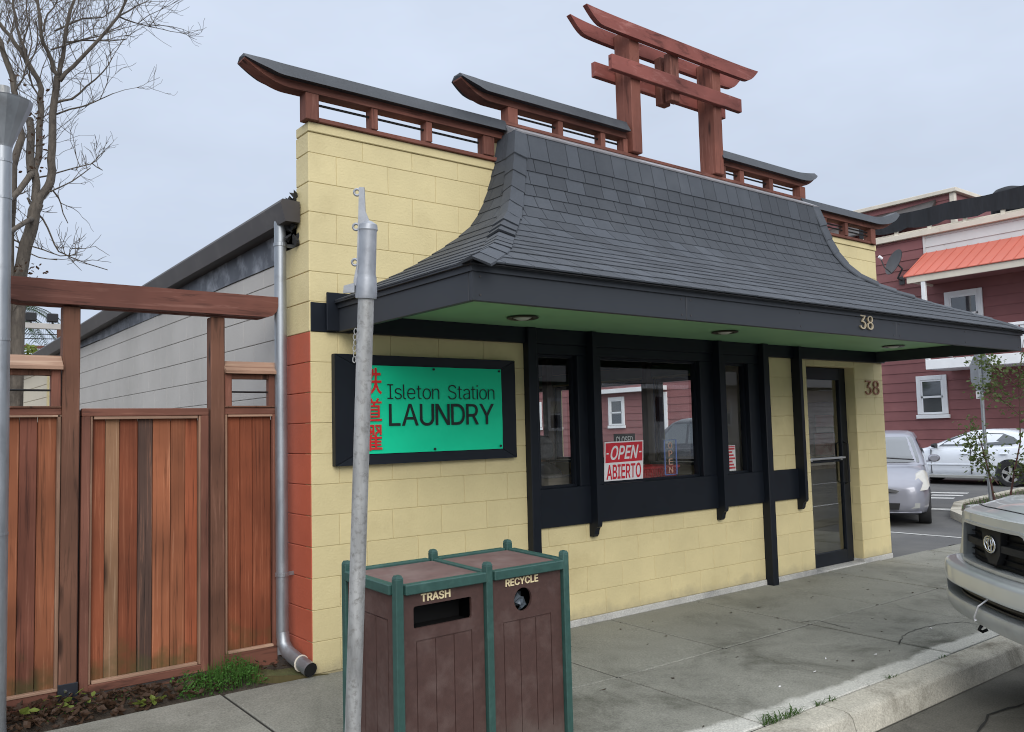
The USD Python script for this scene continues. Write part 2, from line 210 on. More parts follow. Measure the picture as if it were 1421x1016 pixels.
# concrete with blotches, the pale band along the kerb and panel to panel tone
def concrete(name, base, dark, pale, band=False, rnd=0.06):
    n = {'geo': ('geometry', {}), 'n1': ('noise_texture', {'scale': 1.15, 'detail': 8.0, 'roughness': 0.7, 'distortion': 0.5}), 'nf': ('noise_texture', {'scale': 90, 'detail': 3.0, 'roughness': 0.7}),
         'rp': ('rgb_ramp', {'ramp': [(0.36, dark), (0.5, base), (0.66, lerp3(base, 1.3))]}),
         'rf': ('map_range', {'from_min': 0.3, 'from_max': 0.7, 'to_min': 0.68, 'to_max': 1.3}), 'oi': ('object_info', {}), 'mr': ('map_range', {'to_min': 1-rnd, 'to_max': 1+rnd}),
         'mu': ('math', {'math_type': 'multiply'}), 'cc': ('combine_color', {}), 'mm': ('mix_color', {'blend_type': 'multiply', 'fac': 1.0, 'use_clamp': False}),
         'vs': ('voronoi_texture', {'scale': 5.5, 'randomness': 1.0}), 'vr': ('map_range', {'from_min': 0.03, 'from_max': 0.085, 'to_min': 0.72, 'to_max': 0.0, 'clamp': True}),
         'vm': ('mix_color', {'blend_type': 'mix', 'b': (0.035, 0.032, 0.028)}), 'vn': ('noise_texture', {'scale': 0.8, 'detail': 2.0}), 'v2': ('map_range', {'from_min': 0.52, 'from_max': 0.6, 'to_min': 0.0, 'to_max': 1.0, 'clamp': True}), 'vx': ('math', {'math_type': 'multiply'}),
         'nb': ('noise_texture', {'scale': 160, 'detail': 3.0}), 'b': ('bump', {'strength': 0.35, 'distance': 0.004}), 'p': ('principled_bsdf', {'roughness': 0.82, 'specular_ior_level': 0.35})}
    l = [('geo.position', 'n1.vector'), ('n1.fac', 'rp.fac'), ('geo.position', 'nf.vector'), ('nf.fac', 'rf.value'), ('oi.random', 'mr.value'), ('rf.result', 'mu.value1'), ('mr.result', 'mu.value2'),
         ('mu.value', 'cc.r'), ('mu.value', 'cc.g'), ('mu.value', 'cc.b'), ('geo.position', 'vs.vector'), ('vs.distance', 'vr.value'), ('geo.position', 'vn.vector'), ('vn.fac', 'v2.value'), ('vr.result', 'vx.value1'), ('v2.result', 'vx.value2'), ('vx.value', 'vm.fac'),
         ('geo.position', 'nb.vector'), ('nb.fac', 'b.height'), ('b.normal', 'p.normal')]
    out = 'rp.color'
    if band:
        n['sx'] = ('separate_xyz', {}); n['nw'] = ('noise_texture', {'scale': 2.2, 'detail': 5.0, 'roughness': 0.6}); n['ma'] = ('math', {'math_type': 'multiply_add', 'value2': 0.24})
        n['rw'] = ('map_range', {'from_min': -2.03, 'from_max': -2.075, 'to_min': 0.0, 'to_max': 0.95, 'clamp': True}); n['mw'] = ('mix_color', {'blend_type': 'mix', 'b': pale})
        l += [('geo.position', 'sx.vector'), ('geo.position', 'nw.vector'), ('nw.fac', 'ma.value1'), ('sx.y', 'ma.value3'), ('ma.value', 'rw.value'), ('rw.result', 'mw.fac'), (out, 'mw.a')]; out = 'mw.result'
        # the strip nearest the wall is drier and lighter
        n['rq'] = ('map_range', {'from_min': -1.25, 'from_max': -0.9, 'to_min': 0.0, 'to_max': 0.45, 'clamp': True}); n['mq'] = ('mix_color', {'blend_type': 'mix', 'b': lerp3(base, 1.32)})
        l += [('ma.value', 'rq.value'), ('rq.result', 'mq.fac'), (out, 'mq.a')]; out = 'mq.result'
    l += [(out, 'mm.a'), ('cc.color', 'mm.b'), ('mm.result', 'vm.a'), ('vm.result', 'p.base_color')]
    return usdkit.material(stage, LK+name, n, l, surface='p.BSDF')
M['concrete'] = concrete('sidewalk_concrete', (0.205, 0.202, 0.172), (0.09, 0.09, 0.071), (0.50, 0.49, 0.44), band=True)
M['kerb'] = concrete('kerb_concrete', (0.40, 0.375, 0.31), (0.15, 0.135, 0.10), (0.4, 0.4, 0.36))
M['footing'] = concrete('footing_concrete', (0.46, 0.45, 0.42), (0.26, 0.26, 0.26), (0.5, 0.5, 0.5))
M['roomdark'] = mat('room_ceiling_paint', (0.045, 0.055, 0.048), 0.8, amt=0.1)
M['roomgreen'] = mat('green_room_trim', (0.10, 0.19, 0.12), 0.7)
M['gutterpan'] = concrete('stained_gutter_concrete', (0.105, 0.098, 0.08), (0.035, 0.032, 0.027), (0.3, 0.3, 0.3))
M['palehouse'] = mat('pale_house_paint', (0.55, 0.54, 0.50), 0.7)
M['asphalt'] = mat('asphalt', (0.085, 0.085, 0.085), 0.85, amt=0.3, scale=120, bump=0.5, bscale=180, bdist=0.006, stain=(0.13, 0.128, 0.122), sscale=0.7, slo=0.42, shi=0.72, detail=3.0)
M['roadline'] = mat('worn_road_paint', (0.55, 0.55, 0.53), 0.75, amt=0.15, scale=20, stain=(0.2, 0.2, 0.195), sscale=14, slo=0.5, shi=0.7)

def glass(name, f0, tint):
    """pane: clear, with a Schlick mirror share that is the same from both sides."""
    return usdkit.material(stage, LK+name, {'geo': ('geometry', {}), 'd': ('vector_math', {'math_type': 'dot_product'}), 'a': ('math', {'math_type': 'absolute'}), 'o': ('math', {'math_type': 'subtract', 'value1': 1.0}), 'pw': ('math', {'math_type': 'power', 'value2': 5.0}),
                            'ma': ('math', {'math_type': 'multiply_add', 'value2': 1-f0, 'value3': f0}), 't': ('transparent_bsdf', {'color': tint}), 'g': ('glossy_bsdf', {'color': (0.95, 0.95, 0.95), 'roughness': 0.0}), 'm': ('mix_closure', {})},
                           [('geo.incoming', 'd.vector1'), ('geo.normal', 'd.vector2'), ('d.value', 'a.value1'), ('a.value', 'o.value2'), ('o.value', 'pw.value1'), ('pw.value', 'ma.value1'), ('ma.value', 'm.fac'), ('t.BSDF', 'm.closure1'), ('g.BSDF', 'm.closure2')], surface='m.closure')
M['shopglass'] = glass('shop_window_glass', 0.085, (0.95, 0.97, 0.96))
M['doorglass'] = glass('door_glass', 0.20, (0.8, 0.83, 0.82))
M['sideglass'] = glass('side_window_glass', 0.06, (0.96, 0.97, 0.97))
M['houseglass'] = glass('house_window_glass', 0.14, (0.6, 0.62, 0.62))
def leafmat(name, c1, c2):
    return usdkit.material(stage, LK+name, {'oi': ('geometry', {}), 'rp': ('rgb_ramp', {'ramp': [(0.0, c1), (1.0, c2)]}), 'd': ('principled_bsdf', {'roughness': 0.6, 'specular_ior_level': 0.3}), 't': ('translucent_bsdf', {}), 'm': ('mix_closure', {'fac': 0.3})},
                           [('oi.random_per_island', 'rp.fac'), ('rp.color', 'd.base_color'), ('rp.color', 't.color'), ('d.BSDF', 'm.closure1'), ('t.BSDF', 'm.closure2')], surface='m.closure')
M['weed'] = leafmat('weed_leaf', (0.06, 0.15, 0.025), (0.20, 0.32, 0.09))
M['grass'] = leafmat('grass_blade', (0.05, 0.10, 0.02), (0.14, 0.2, 0.06))
M['fallen'] = leafmat('fallen_leaf', (0.07, 0.04, 0.024), (0.44, 0.31, 0.21))
M['yellowleaf'] = leafmat('yellow_green_leaf', (0.16, 0.20, 0.04), (0.36, 0.40, 0.10))
M['bushleaf'] = leafmat('bush_leaf', (0.09, 0.12, 0.04), (0.36, 0.26, 0.12))
M['palmleaf'] = leafmat('palm_leaf', (0.05, 0.08, 0.04), (0.12, 0.16, 0.09))
M['treeleaf'] = leafmat('evergreen_leaf', (0.04, 0.08, 0.03), (0.12, 0.17, 0.06))

# ---------------------------------------------------------------- mesh helpers
class MB:
    """Collects shapes for one mesh."""
    def __init__(s): s.v = []; s.f = []; s.n = 0
    def add(s, v, f):
        v = np.asarray(v, float); f = np.asarray(f, int)
        if f.ndim == 2 and f.shape[1] == 4: f = np.vstack([f[:, [0, 1, 2]], f[:, [0, 2, 3]]])
        s.v.append(v); s.f.append(f + s.n); s.n += len(v); return s
    def tm(s, t): return s.add(t.vertices, t.faces)
    def box(s, x0, x1, y0, y1, z0, z1, ch=0.0):
        x0, x1 = min(x0, x1), max(x0, x1); y0, y1 = min(y0, y1), max(y0, y1); z0, z1 = min(z0, z1), max(z0, z1)
        if ch:
            ch = min(ch, (x1-x0)*.4, (y1-y0)*.4, (z1-z0)*.4)
            P = []
            for x, dx in ((x0, 1), (x1, -1)):
                for y, dy in ((y0, 1), (y1, -1)):
                    for z, dz in ((z0, 1), (z1, -1)):
                        P += [(x, y+dy*ch, z+dz*ch), (x+dx*ch, y, z+dz*ch), (x+dx*ch, y+dy*ch, z)]
            return s.hull(P)
        v = [(x, y, z) for x in (x0, x1) for y in (y0, y1) for z in (z0, z1)]
        return s.add(v, [(0, 1, 3, 2), (4, 6, 7, 5), (0, 4, 5, 1), (2, 3, 7, 6), (0, 2, 6, 4), (1, 5, 7, 3)])
    def hull(s, P):
        P = np.asarray(P, float); h = ConvexHull(P); f = h.simplices.copy(); c = P.mean(0)
        t = P[f]; nn = np.cross(t[:, 1]-t[:, 0], t[:, 2]-t[:, 0]); bad = ((t.mean(1)-c)*nn).sum(1) < 0
        f[bad] = f[bad][:, ::-1]; return s.add(P, f)
    def prism(s, poly, axis, a, b):
        """poly: shapely Polygon or 2-D points in the two other axes (in order x, y, z), extruded along axis from a to b."""
        if not hasattr(poly, 'geom_type'): poly = Polygon(poly)
        for g in getattr(poly, 'geoms', [poly]):
            t = trimesh.creation.extrude_polygon(g, 1.0, engine='earcut'); v = np.asarray(t.vertices); u, w, h = v[:, 0], v[:, 1], a+(b-a)*v[:, 2]
            f = np.asarray(t.faces)
            if axis == 'z': V = np.c_[u, w, h]
            elif axis == 'y': V = np.c_[u, h, w]; f = f[:, ::-1]
            else: V = np.c_[h, u, w]
            if b < a: f = f[:, ::-1]
            s.add(V, f)
        return s
    def tube(s, pts, rad, n=8, cap=True):
        pts = np.asarray(pts, float); k = len(pts); rad = np.broadcast_to(np.asarray(rad, float), (k,))
        t = np.gradient(pts, axis=0); t /= np.linalg.norm(t, axis=1)[:, None]+1e-12
        up = np.array([0, 0, 1.0]) if abs(t[0, 2]) < 0.9 else np.array([1.0, 0, 0]); u = np.cross(t[0], up); u /= np.linalg.norm(u)
        V = []; an = np.arange(n)*2*np.pi/n
        for i in range(k):
            u = u - t[i]*(u@t[i]); u /= np.linalg.norm(u)+1e-12; w = np.cross(t[i], u)
            V.append(pts[i]+rad[i]*(np.cos(an)[:, None]*u+np.sin(an)[:, None]*w))
        V = np.vstack(V); f = []
        for i in range(k-1):
            for j in range(n):
                a, b = i*n+j, i*n+(j+1) % n; f += [(a, b, b+n), (a, b+n, a+n)]
        if cap:
            V = np.vstack([V, pts[0], pts[-1]]); c0, c1 = k*n, k*n+1
            for j in range(n):
                f += [(c0, (j+1) % n, j), (c1, (k-1)*n+j, (k-1)*n+(j+1) % n)]
        return s.add(V, f)
    def lathe(s, prof, c, n=24):
        """prof: (r, z) from bottom to top round the vertical axis at c."""
        V = []; an = np.arange(n)*2*np.pi/n
        for r, z in prof: V.append(np.c_[c[0]+max(r, 1e-4)*np.cos(an), c[1]+max(r, 1e-4)*np.sin(an), np.full(n, c[2]+z)])
        f = []
        for i in range(len(prof)-1):
            for j in range(n):
                a, b = i*n+j, i*n+(j+1) % n; f += [(a, b, b+n), (a, b+n, a+n)]
        return s.add(np.vstack(V), f)
    def loft(s, rings, close=True):
        rings = [np.asarray(r, float) for r in rings]; n = len(rings[0]); f = []
        for i in range(len(rings)-1):
            for j in range(n):
                a, b = i*n+j, i*n+(j+1) % n; f += [(a, b, b+n), (a, b+n, a+n)]
        V = np.vstack(rings)
        if close:
            V = np.vstack([V, rings[0].mean(0), rings[-1].mean(0)]); c0 = len(rings)*n; o = (len(rings)-1)*n
            for j in range(n): f += [(c0, (j+1) % n, j), (c0+1, o+j, o+(j+1) % n)]
        return s.add(V, f)
    def quad(s, a, b, c, d): return s.add([a, b, c, d], [(0, 1, 2, 3)])
    def slab(s, a, b, c, d, nrm, th):
        """a thin plate: the quad a b c d (counter-clockwise seen from its front) with thickness th behind it."""
        P = np.array([a, b, c, d], float); Q = P-np.asarray(nrm, float)*th
        return s.add(np.vstack([P, Q]), [(0, 1, 2, 3), (7, 6, 5, 4), (0, 4, 5, 1), (1, 5, 6, 2), (2, 6, 7, 3), (3, 7, 4, 0)])
    def arr(s): return np.vstack(s.v), np.vstack(s.f)
    def xf(s, fn):
        s.v = [fn(v) for v in s.v]; return s
def rotz(v, a, c=(0, 0, 0)):
    v = np.asarray(v, float)-c; ca, sa = math.cos(a), math.sin(a)
    return np.c_[v[:, 0]*ca-v[:, 1]*sa, v[:, 0]*sa+v[:, 1]*ca, v[:, 2]]+c

COUNT = {}
def numbered(parent, name):
    k = COUNT.get((parent, name), 0); COUNT[(parent, name)] = k+1
    return f'{parent}/{name}' + (f'_{k:03d}' if k else '')
def meta(prim, label=None, cat=None, group=None, kind=None):
    for k, v in (('label', label), ('category', cat), ('group', group), ('kind', kind)):
        if v: prim.SetCustomDataByKey(k, v)
def thing(name, label=None, cat=None, group=None, kind=None):
    p = numbered('/World', name); x = UsdGeom.Xform.Define(stage, p); meta(x.GetPrim(), label, cat, group, kind); return p
def part(parent, name, mb, material, smooth=False, label=None, kind=None):
    p = numbered(parent, name); g = mb.arr() if isinstance(mb, MB) else mb
    g = trimesh.Trimesh(*g, process=False) if isinstance(g, tuple) else g
    o = usdkit.mesh(stage, p, g, material, smooth=smooth); meta(o.GetPrim(), label, None, None, kind); return p
def single(name, mb, material, label=None, cat=None, group=None, kind=None, smooth=False):
    p = part('/World', name, mb, material, smooth); meta(stage.GetPrimAtPath(p), label, cat, group, kind); return p
def text3(text, h, depth=0.003, bold=False, width=None, shear=0.0, sx=1.0):
    t = meshkit.text_mesh(text, h, depth, bold); v = np.array(t.vertices); v[:, 0] -= v[:, 0].min(); v[:, 0] *= sx
    if width: v[:, 0] *= width/v[:, 0].max()
    v[:, 0] += shear*v[:, 1]; return v, np.array(t.faces)
def text4(c, h, depth, fat):
    """one letter with its strokes thinned or thickened."""
    from PIL import Image, ImageDraw, ImageFont
    import glob
    font = ImageFont.truetype(glob.glob('/opt/blender-*/*/datafiles/fonts/Inter.woff2')[0], 192); x0, y0, x1, y1 = font.getbbox(c, anchor='ls'); im = Image.new('L', (x1-x0+8, y1-y0+8)); ImageDraw.Draw(im).text((4-x0, 4-y0), c, 255, font, anchor='ls')
    on_ = np.pad(np.asarray(im) > 127, ((0, 0), (1, 1))).astype(np.int8); rws, st_ = np.nonzero(np.diff(on_, axis=1) == 1); en_ = np.nonzero(np.diff(on_, axis=1) == -1)[1]; k = h/140.0
    shp = unary_union([sbox(a, -r_-1, b, -r_) for r_, a, b in zip(rws, st_, en_)]).buffer(1.2).buffer(-1.2+fat/k).simplify(1.0); shp = affinity.affine_transform(shp, [k, 0, 0, k, -4*k, (4-y0)*k]); mb_ = MB(); mb_.prism(shp, 'z', 0, depth); v, f = mb_.arr(); v[:, 0] -= v[:, 0].min(); return v, f
def place_text(mb, tv, x, y, z):
    """lettering set upright on a wall that faces -y: x to the right, z up."""
    v, f = tv; return mb.add(np.c_[x+v[:, 0], y-v[:, 2], z+v[:, 1]], f)
def sstep(a, b, x):
    t = np.clip((np.asarray(x, float)-a)/(b-a), 0, 1); return t*t*(3-2*t)

# ---------------------------------------------------------------- ground, road, pavement
def gz(x, y): return -0.05*sstep(-0.4, 2.0, x) + 0.018*np.minimum(np.maximum(y, -2.6), 0)
def roadz(x, y): return -0.235 + 0.085*sstep(8.5, 11.5, x)*sstep(-5.0, -1.5, y)
xs = np.r_[-120, -60, -30, np.arange(-14, 30, 0.7), 40, 60, 120, 250]; ys = np.r_[-150, -80, -40, np.arange(-24, 8, 0.6), 12, 18, 24, 60, 120, 300]
gx, gy = np.meshgrid(xs, ys, indexing='ij'); gzz = roadz(gx, gy); gzz = np.where((gy > -1.6) & (gx < 8.0), -0.32, gzz)
nx, ny = gx.shape; idx = np.arange(nx*ny).reshape(nx, ny)
fq = np.stack([idx[:-1, :-1].ravel(), idx[1:, :-1].ravel(), idx[1:, 1:].ravel(), idx[:-1, 1:].ravel()], 1)
single('road', MB().add(np.c_[gx.ravel(), gy.ravel(), gzz.ravel()], fq), M['asphalt'], kind='structure', smooth=True)
# asphalt lot beside the laundry, level with the pavement where they meet
def lotz(x, y): return np.maximum(-0.058 - 0.09*sstep(8.4, 11.5, x) - 0.01*sstep(0, 3, y), roadz(x, y)+0.006)
xs = np.r_[7.36, np.arange(7.6, 23.6, 0.4)]; ys = np.r_[-0.02, 0.14, np.arange(0.5, 12.1, 0.5), 20, 45]
gx, gy = np.meshgrid(xs, ys, indexing='ij'); nx, ny = gx.shape; idx = np.arange(nx*ny).reshape(nx, ny)
fq = np.stack([idx[:-1, :-1].ravel(), idx[1:, :-1].ravel(), idx[1:, 1:].ravel(), idx[:-1, 1:].ravel()], 1)
jy = gy + np.where(gy < 0.0, 0.06*np.sin(gx*5.1)*np.sin(gx*2.3+1), 0)
single('parking_lot', MB().add(np.c_[gx.ravel(), jy.ravel(), lotz(gx, gy).ravel()], fq), M['asphalt'], kind='structure', smooth=True)
# painted lines on the lot
def line_strip(name, a, b, w, label, zf=lotz):
    a = np.array(a, float); b = np.array(b, float); d = (b-a)/np.linalg.norm(b-a); n = np.array([-d[1], d[0]])*w/2; V = []; f = []; K = 12
    for i in range(K+1):
        q = a+(b-a)*i/K
        for s_ in (-1, 1):
            x, y = q+n*s_; V.append((x, y, zf(x, y)+0.005))
    for i in range(K): f.append((2*i, 2*i+2, 2*i+3, 2*i+1))
    single(name, MB().add(V, f), M['roadline'], label, 'road marking', kind='structure')
line_strip('painted_line', (9.85, 1.75), (9.80, -0.02), 0.10, 'long white stall line on the asphalt nearest the laundry wall')
line_strip('painted_line', (13.9, 2.9), (14.0, 1.95), 0.32, 'short white bar on the asphalt behind the planter kerb')
for a, b, w, lb in (((17.6, 4.5), (17.8, 3.75), 0.3, 'farthest of the white stencil strokes on the asphalt by the sedan'), ((16.9, 4.15), (17.1, 3.55), 0.3, 'middle of the white stencil strokes on the asphalt by the sedan'), ((16.2, 3.9), (16.35, 3.4), 0.3, 'nearest of the white stencil strokes on the asphalt by the sedan')):
    line_strip('painted_stencil_stroke', a, b, w, lb)
# lines on the street in front (seen in the door glass)
for yy, lb in ((-4.9, 'white line along the street on the laundry side'), (-8.6, 'white line along the far side of the street')):
    line_strip('street_line', (-10, yy), (30, yy), 0.12, lb, zf=roadz)

# pavement: slabs with open joints, each a piece of the sidewalk
sw = thing('sidewalk', kind='structure')
def slab_piece(x0, x1, y0, y1, top=gz, th=0.1, n=5, jit=0.0, e=0.006):
    mb = MB(); X = np.linspace(x0, x1, n); Y = np.linspace(y0, y1, n); X = np.r_[x0, x0+e, X[1:-1], x1-e, x1]; Y = np.r_[y0, y0+e, Y[1:-1], y1-e, y1]
    gx, gy = np.meshgrid(X, Y, indexing='ij'); z = top(gx, gy)+jit
    edge = np.zeros_like(z); edge[[0, -1], :] = 1; edge[:, [0, -1]] = 1; z = z-edge*0.005
    a, b = gx.shape; idx = np.arange(a*b).reshape(a, b); V = np.c_[gx.ravel(), gy.ravel(), z.ravel()]
    f = np.stack([idx[:-1, :-1].ravel(), idx[1:, :-1].ravel(), idx[1:, 1:].ravel(), idx[:-1, 1:].ravel()], 1)
    mb.add(V, f)
    rim = np.r_[idx[:, 0], idx[-1, 1:], idx[-2::-1, -1], idx[0, -2:0:-1]]; P = V[rim]; Q = P-[0, 0, th]; k = len(P)
    mb.add(np.vstack([P, Q]), [(i, i+k, (i+1) % k+k, (i+1) % k) for i in range(k)])
    return mb
seams = [-2.72, -1.65, -0.585, 0.49, 1.575, 2.66, 3.75, 4.83, 5.92, 7.0, 8.1, 9.25]
g = 0.009
for i in range(len(seams)-1):
    x0, x1 = seams[i]+g, seams[i+1]-g
    back = -0.012 if x0 > -0.6 else 0.005
    if x0 > 7.0: back = -0.06 if x0 > 8 else -0.03
    part(sw, 'slab', slab_piece(x0, x1, -1.195+g, back, jit=random.uniform(-0.003, 0.003)), M['concrete'], smooth=30)
    part(sw, 'slab', slab_piece(x0, x1, -2.310, -1.195-g, jit=random.uniform(-0.003, 0.003)), M['concrete'], smooth=30)
part(sw, 'slab_bed', MB().box(-2.75, 9.2, -2.30, -0.08, -0.3, -0.175), M['soil'])
single('gutter_pan', slab_piece(-8, 30, -3.15, -2.55, top=lambda x, y: roadz(x, y)+0.012+0*x, n=40, e=0.02), M['gutterpan'], kind='structure', smooth=30)
M['crack'] = mat('dark_crack_dirt', (0.02, 0.019, 0.016), 0.95)
def ribbon(pts, w, z=gz):
    mb = MB(); P = np.array(pts, float); V = []
    for i in range(len(P)):
        d = P[min(i+1, len(P)-1)]-P[max(i-1, 0)]; n_ = np.array([-d[1], d[0]])/np.linalg.norm(d)*w*random.uniform(0.5, 1.2)/2
        for s_ in (-1, 1): q = P[i]+n_*s_; V.append((q[0], q[1], float(z(q[0], q[1]))+0.0045))
    return mb.add(V, [(2*i, 2*i+2, 2*i+3, 2*i+1) for i in range(len(P)-1)])
def wander(pts, amp=0.02, per=6):
    out = []; P = np.array(pts, float)
    for i in range(len(P)-1):
        for t in np.arange(per)/per: out.append(P[i]+(P[i+1]-P[i])*t+RNG.normal(0, amp*0.4, 2)*(t > 0))
    return out+[P[-1]]
jf = MB(); lowz = lambda x, y: gz(x, y)-0.0145
random.seed(21)
for x in seams[1:-1]: jf.add(*ribbon([(x, y) for y in np.linspace(-2.30, 0.0 if x > -0.6 else -0.05, 10)], 0.030, lowz).arr())
jf.add(*ribbon([(x, -1.195) for x in np.linspace(-2.7, 9.2, 60)], 0.030, lowz).arr())
jf.add(*ribbon([(x, -2.318) for x in np.linspace(-2.7, 9.2, 60)], 0.030, lambda x, y: gz(x, y)-0.018).arr())
part(sw, 'joint_filler', jf, M['crack'], kind='stuff')
part(sw, 'crack', ribbon(wander([(3.75, -1.12), (3.89, -1.18), (3.86, -1.36), (3.83, -1.5)], 0.012), 0.008), M['crack'])
part(sw, 'crack', ribbon(wander([(3.68, -1.97), (3.92, -1.87), (4.18, -1.84), (4.46, -1.87), (4.70, -1.96), (4.7, -2.11)], 0.012), 0.008), M['crack'])
part(sw, 'crack', ribbon(wander([(0.1, -1.2), (0.28, -1.62), (0.2, -2.0), (0.34, -2.3)]), 0.008), M['crack'])
rq = lambda x, y: roadz(x, y)+0.012
single('road_crack', ribbon(wander([(2.3, -3.0), (3.0, -2.86), (3.6, -2.95), (4.6, -2.8), (6, -2.9)], 0.05), 0.02, rq).add(*ribbon(wander([(0.5, -3.6), (1.8, -3.4), (3.2, -3.7)], 0.05), 0.015, lambda x, y: roadz(x, y)).arr()), M['crack'], kind='structure')
# kerb stones with a battered face and a rounded arris
kb = thing('kerb', kind='structure')
for x0, x1 in ((-3.0, -0.6), (-0.592, 2.1), (2.108, 4.75), (4.758, 7.0), (7.008, 9.25)):
    prof = [(-2.326, -0.094), (-2.46, -0.098), (-2.495, -0.106), (-2.515, -0.124), (-2.555, -0.25), (-2.326, -0.25)]
    mb = MB(); nseg = 24; rings = []
    for i in range(nseg+1):
        x = x0+(x1-x0)*i/nseg; w = [(x, y+0.007*(meshkit.noise(np.array([[x*3.1, k*1.7, 0.3]]))[0]-.5)*(1 if k in (1, 2, 3) else 0), z+0.008*(meshkit.noise(np.array([[x*3.7, k*2.1, 5.3]]))[0]-.5)*(1 if k in (1, 2, 3) else 0)) for k, (y, z) in enumerate(prof)]
        rings.append(w)
    part(kb, 'kerb_stone', mb.loft(rings), M['kerb'], smooth=35)
# soil strip in front of the gate and yard behind
xs = np.linspace(-3.2, 0.02, 40); ys = np.linspace(0.0, 0.5, 14); gx, gy = np.meshgrid(xs, ys, indexing='ij')
z = -0.012+0.05*sstep(0.0, 0.3, gy)+0.03*(meshkit.fbm(np.stack([gx*6, gy*6, gx*0], -1), 4)-0.5)-0.03*sstep(0.06, 0.0, gy)
idx = np.arange(gx.size).reshape(gx.shape); fq = np.stack([idx[:-1, :-1].ravel(), idx[1:, :-1].ravel(), idx[1:, 1:].ravel(), idx[:-1, 1:].ravel()], 1)
def soilz(x, y): return -0.012+0.05*float(sstep(0.0, 0.3, y))
single('soil_strip', MB().add(np.c_[gx.ravel(), gy.ravel(), z.ravel()], fq), M['soil'], kind='structure', smooth=True)
single('yard_ground', MB().box(-30, 0.0, 0.5, 60, -0.3, 0.0), M['soil'], kind='structure')
# planter bed with its kerb
bed = np.array([(11.45, 0.9), (12.65, 1.78), (14.2, 2.42), (18.5, 2.9), (19.0, 0.4), (12.0, 0.15)])
bp = Polygon(bed); ring = bp.difference(bp.buffer(-0.16))
pk = thing('planter_kerb', kind='structure')
part(pk, 'kerb_ring', MB().prism(ring, 'z', -0.25, -0.015), M['kerb'])
single('planter_soil', MB().prism(bp.buffer(-0.155), 'z', -0.25, -0.05), M['soil'], kind='structure')

# ---------------------------------------------------------------- the laundry
CR = 0.2032; W = 7.315
B = thing('laundry_building', 'yellow block laundry with black shingled canopy and red timber torii on its roofline', 'building')
# profile of the canopy roof: forward reach d and left edge x0 at height z
zk = np.array([2.44, 2.47, 2.592, 2.77, 2.966, 3.112, 3.39, 3.67, 3.95])
dP = PchipInterpolator(zk, [1.655, 1.60, 1.378, 0.985, 0.645, 0.47, 0.325, 0.262, 0.215])
xP = PchipInterpolator(zk, [0.155, 0.22, 0.494, 0.836, 1.142, 1.33, 1.49, 1.575, 1.625])
XC = 3.68
def blk(x0, x1, z0, z1, y0=0.0, y1=0.1, ch=0.0026, g=0.001):
    j = random.uniform(-0.0006, 0.0006)
    return MB().box(x0+g, x1-g, y0+j, y1, z0+g, z1-g, ch)
N_ = M['navy']
# front wall: backing, then the blocks
fw = part(B, 'front_wall', MB().box(0.01, 1.86, 0.006, 0.19, -0.12, 3.60).box(1.86, 4.9, 0.006, 0.19, -0.12, 0.76).box(1.86, 7.30, 0.007, 0.19, 2.24, 3.60)
          .box(4.9, 5.72, 0.006, 0.19, -0.12, 2.24).box(6.70, 7.30, 0.006, 0.19, -0.12, 2.24).box(5.72, 6.70, 0.007, 0.19, 2.18, 2.24).box(1.64, 5.74, 0.012, 0.19, 3.60, 3.93), M['yellow'])
def clip_row(segs, x0, x1):
    for a, b in segs:
        a2, b2 = max(a, x0), min(b, x1)
        if b2-a2 > 0.03: yield a2, b2
def row(k, x0, x1, z0=None, z1=None):
    off = 0.0 if k % 2 else CR
    segs = [(off+(i-1)*2*CR, off+i*2*CR) for i in range(-1, 21)]
    for a, b in clip_row(segs, x0, x1):
        part(fw, 'block', blk(a, b, z0 if z0 is not None else k*CR, z1 if z1 is not None else (k+1)*CR), M['yellow'])
for k in range(0, 18):
    z = k*CR
    if k < 11: row(k, 0.0, 1.875)
    elif k == 11: row(k, 0.0, 0.45)
    elif k < 17: row(k, 0.0, min(float(xP(min(z+CR, 3.95)))+0.12, 1.72))
    else: row(k, 0.0, 1.70, z1=3.595)
for k in range(0, 4): row(k, 1.86, 4.9, z1=None if k < 3 else 0.775)
for k in range(0, 11): row(k, 4.9, 5.735)
for k in range(0, 11): row(k, 6.695, W)
row(10, 5.735, 6.695, z0=2.168)
for k in range(13, 18): row(k, 5.6+0.08*(17-k), W, z1=None if k < 17 else 3.595)
part(B, 'coping', MB().box(-0.006, 1.70, -0.012, 0.19, 3.597, 3.662, 0.004), M['yellow'])
part(B, 'coping', MB().box(5.70, W+0.006, -0.012, 0.19, 3.597, 3.662, 0.004), M['yellow'])
part(B, 'footing', MB().box(0.3, 5.74, -0.012, 0.15, -0.13, -0.003, 0.004).box(6.69, W+0.004, -0.012, 0.15, -0.13, -0.003, 0.004), M['footing'])
# left return: orange below, yellow above
rw = part(B, 'return_wall', MB().box(0.006, 0.2, 0.1, 0.38, -0.12, 2.80).box(0.006, 0.2, 0.1, 0.195, 2.8, 3.60), M['orange'])
for k in range(0, 18):
    y1 = 0.39 if k < 14 else 0.2
    part(rw, 'block', MB().box(-0.003, 0.12, 0.0015, y1, k*CR+0.002, ((k+1)*CR if k < 17 else 3.595)-0.002, 0.0035), M['orange'] if k < 11 else M['yellow'])
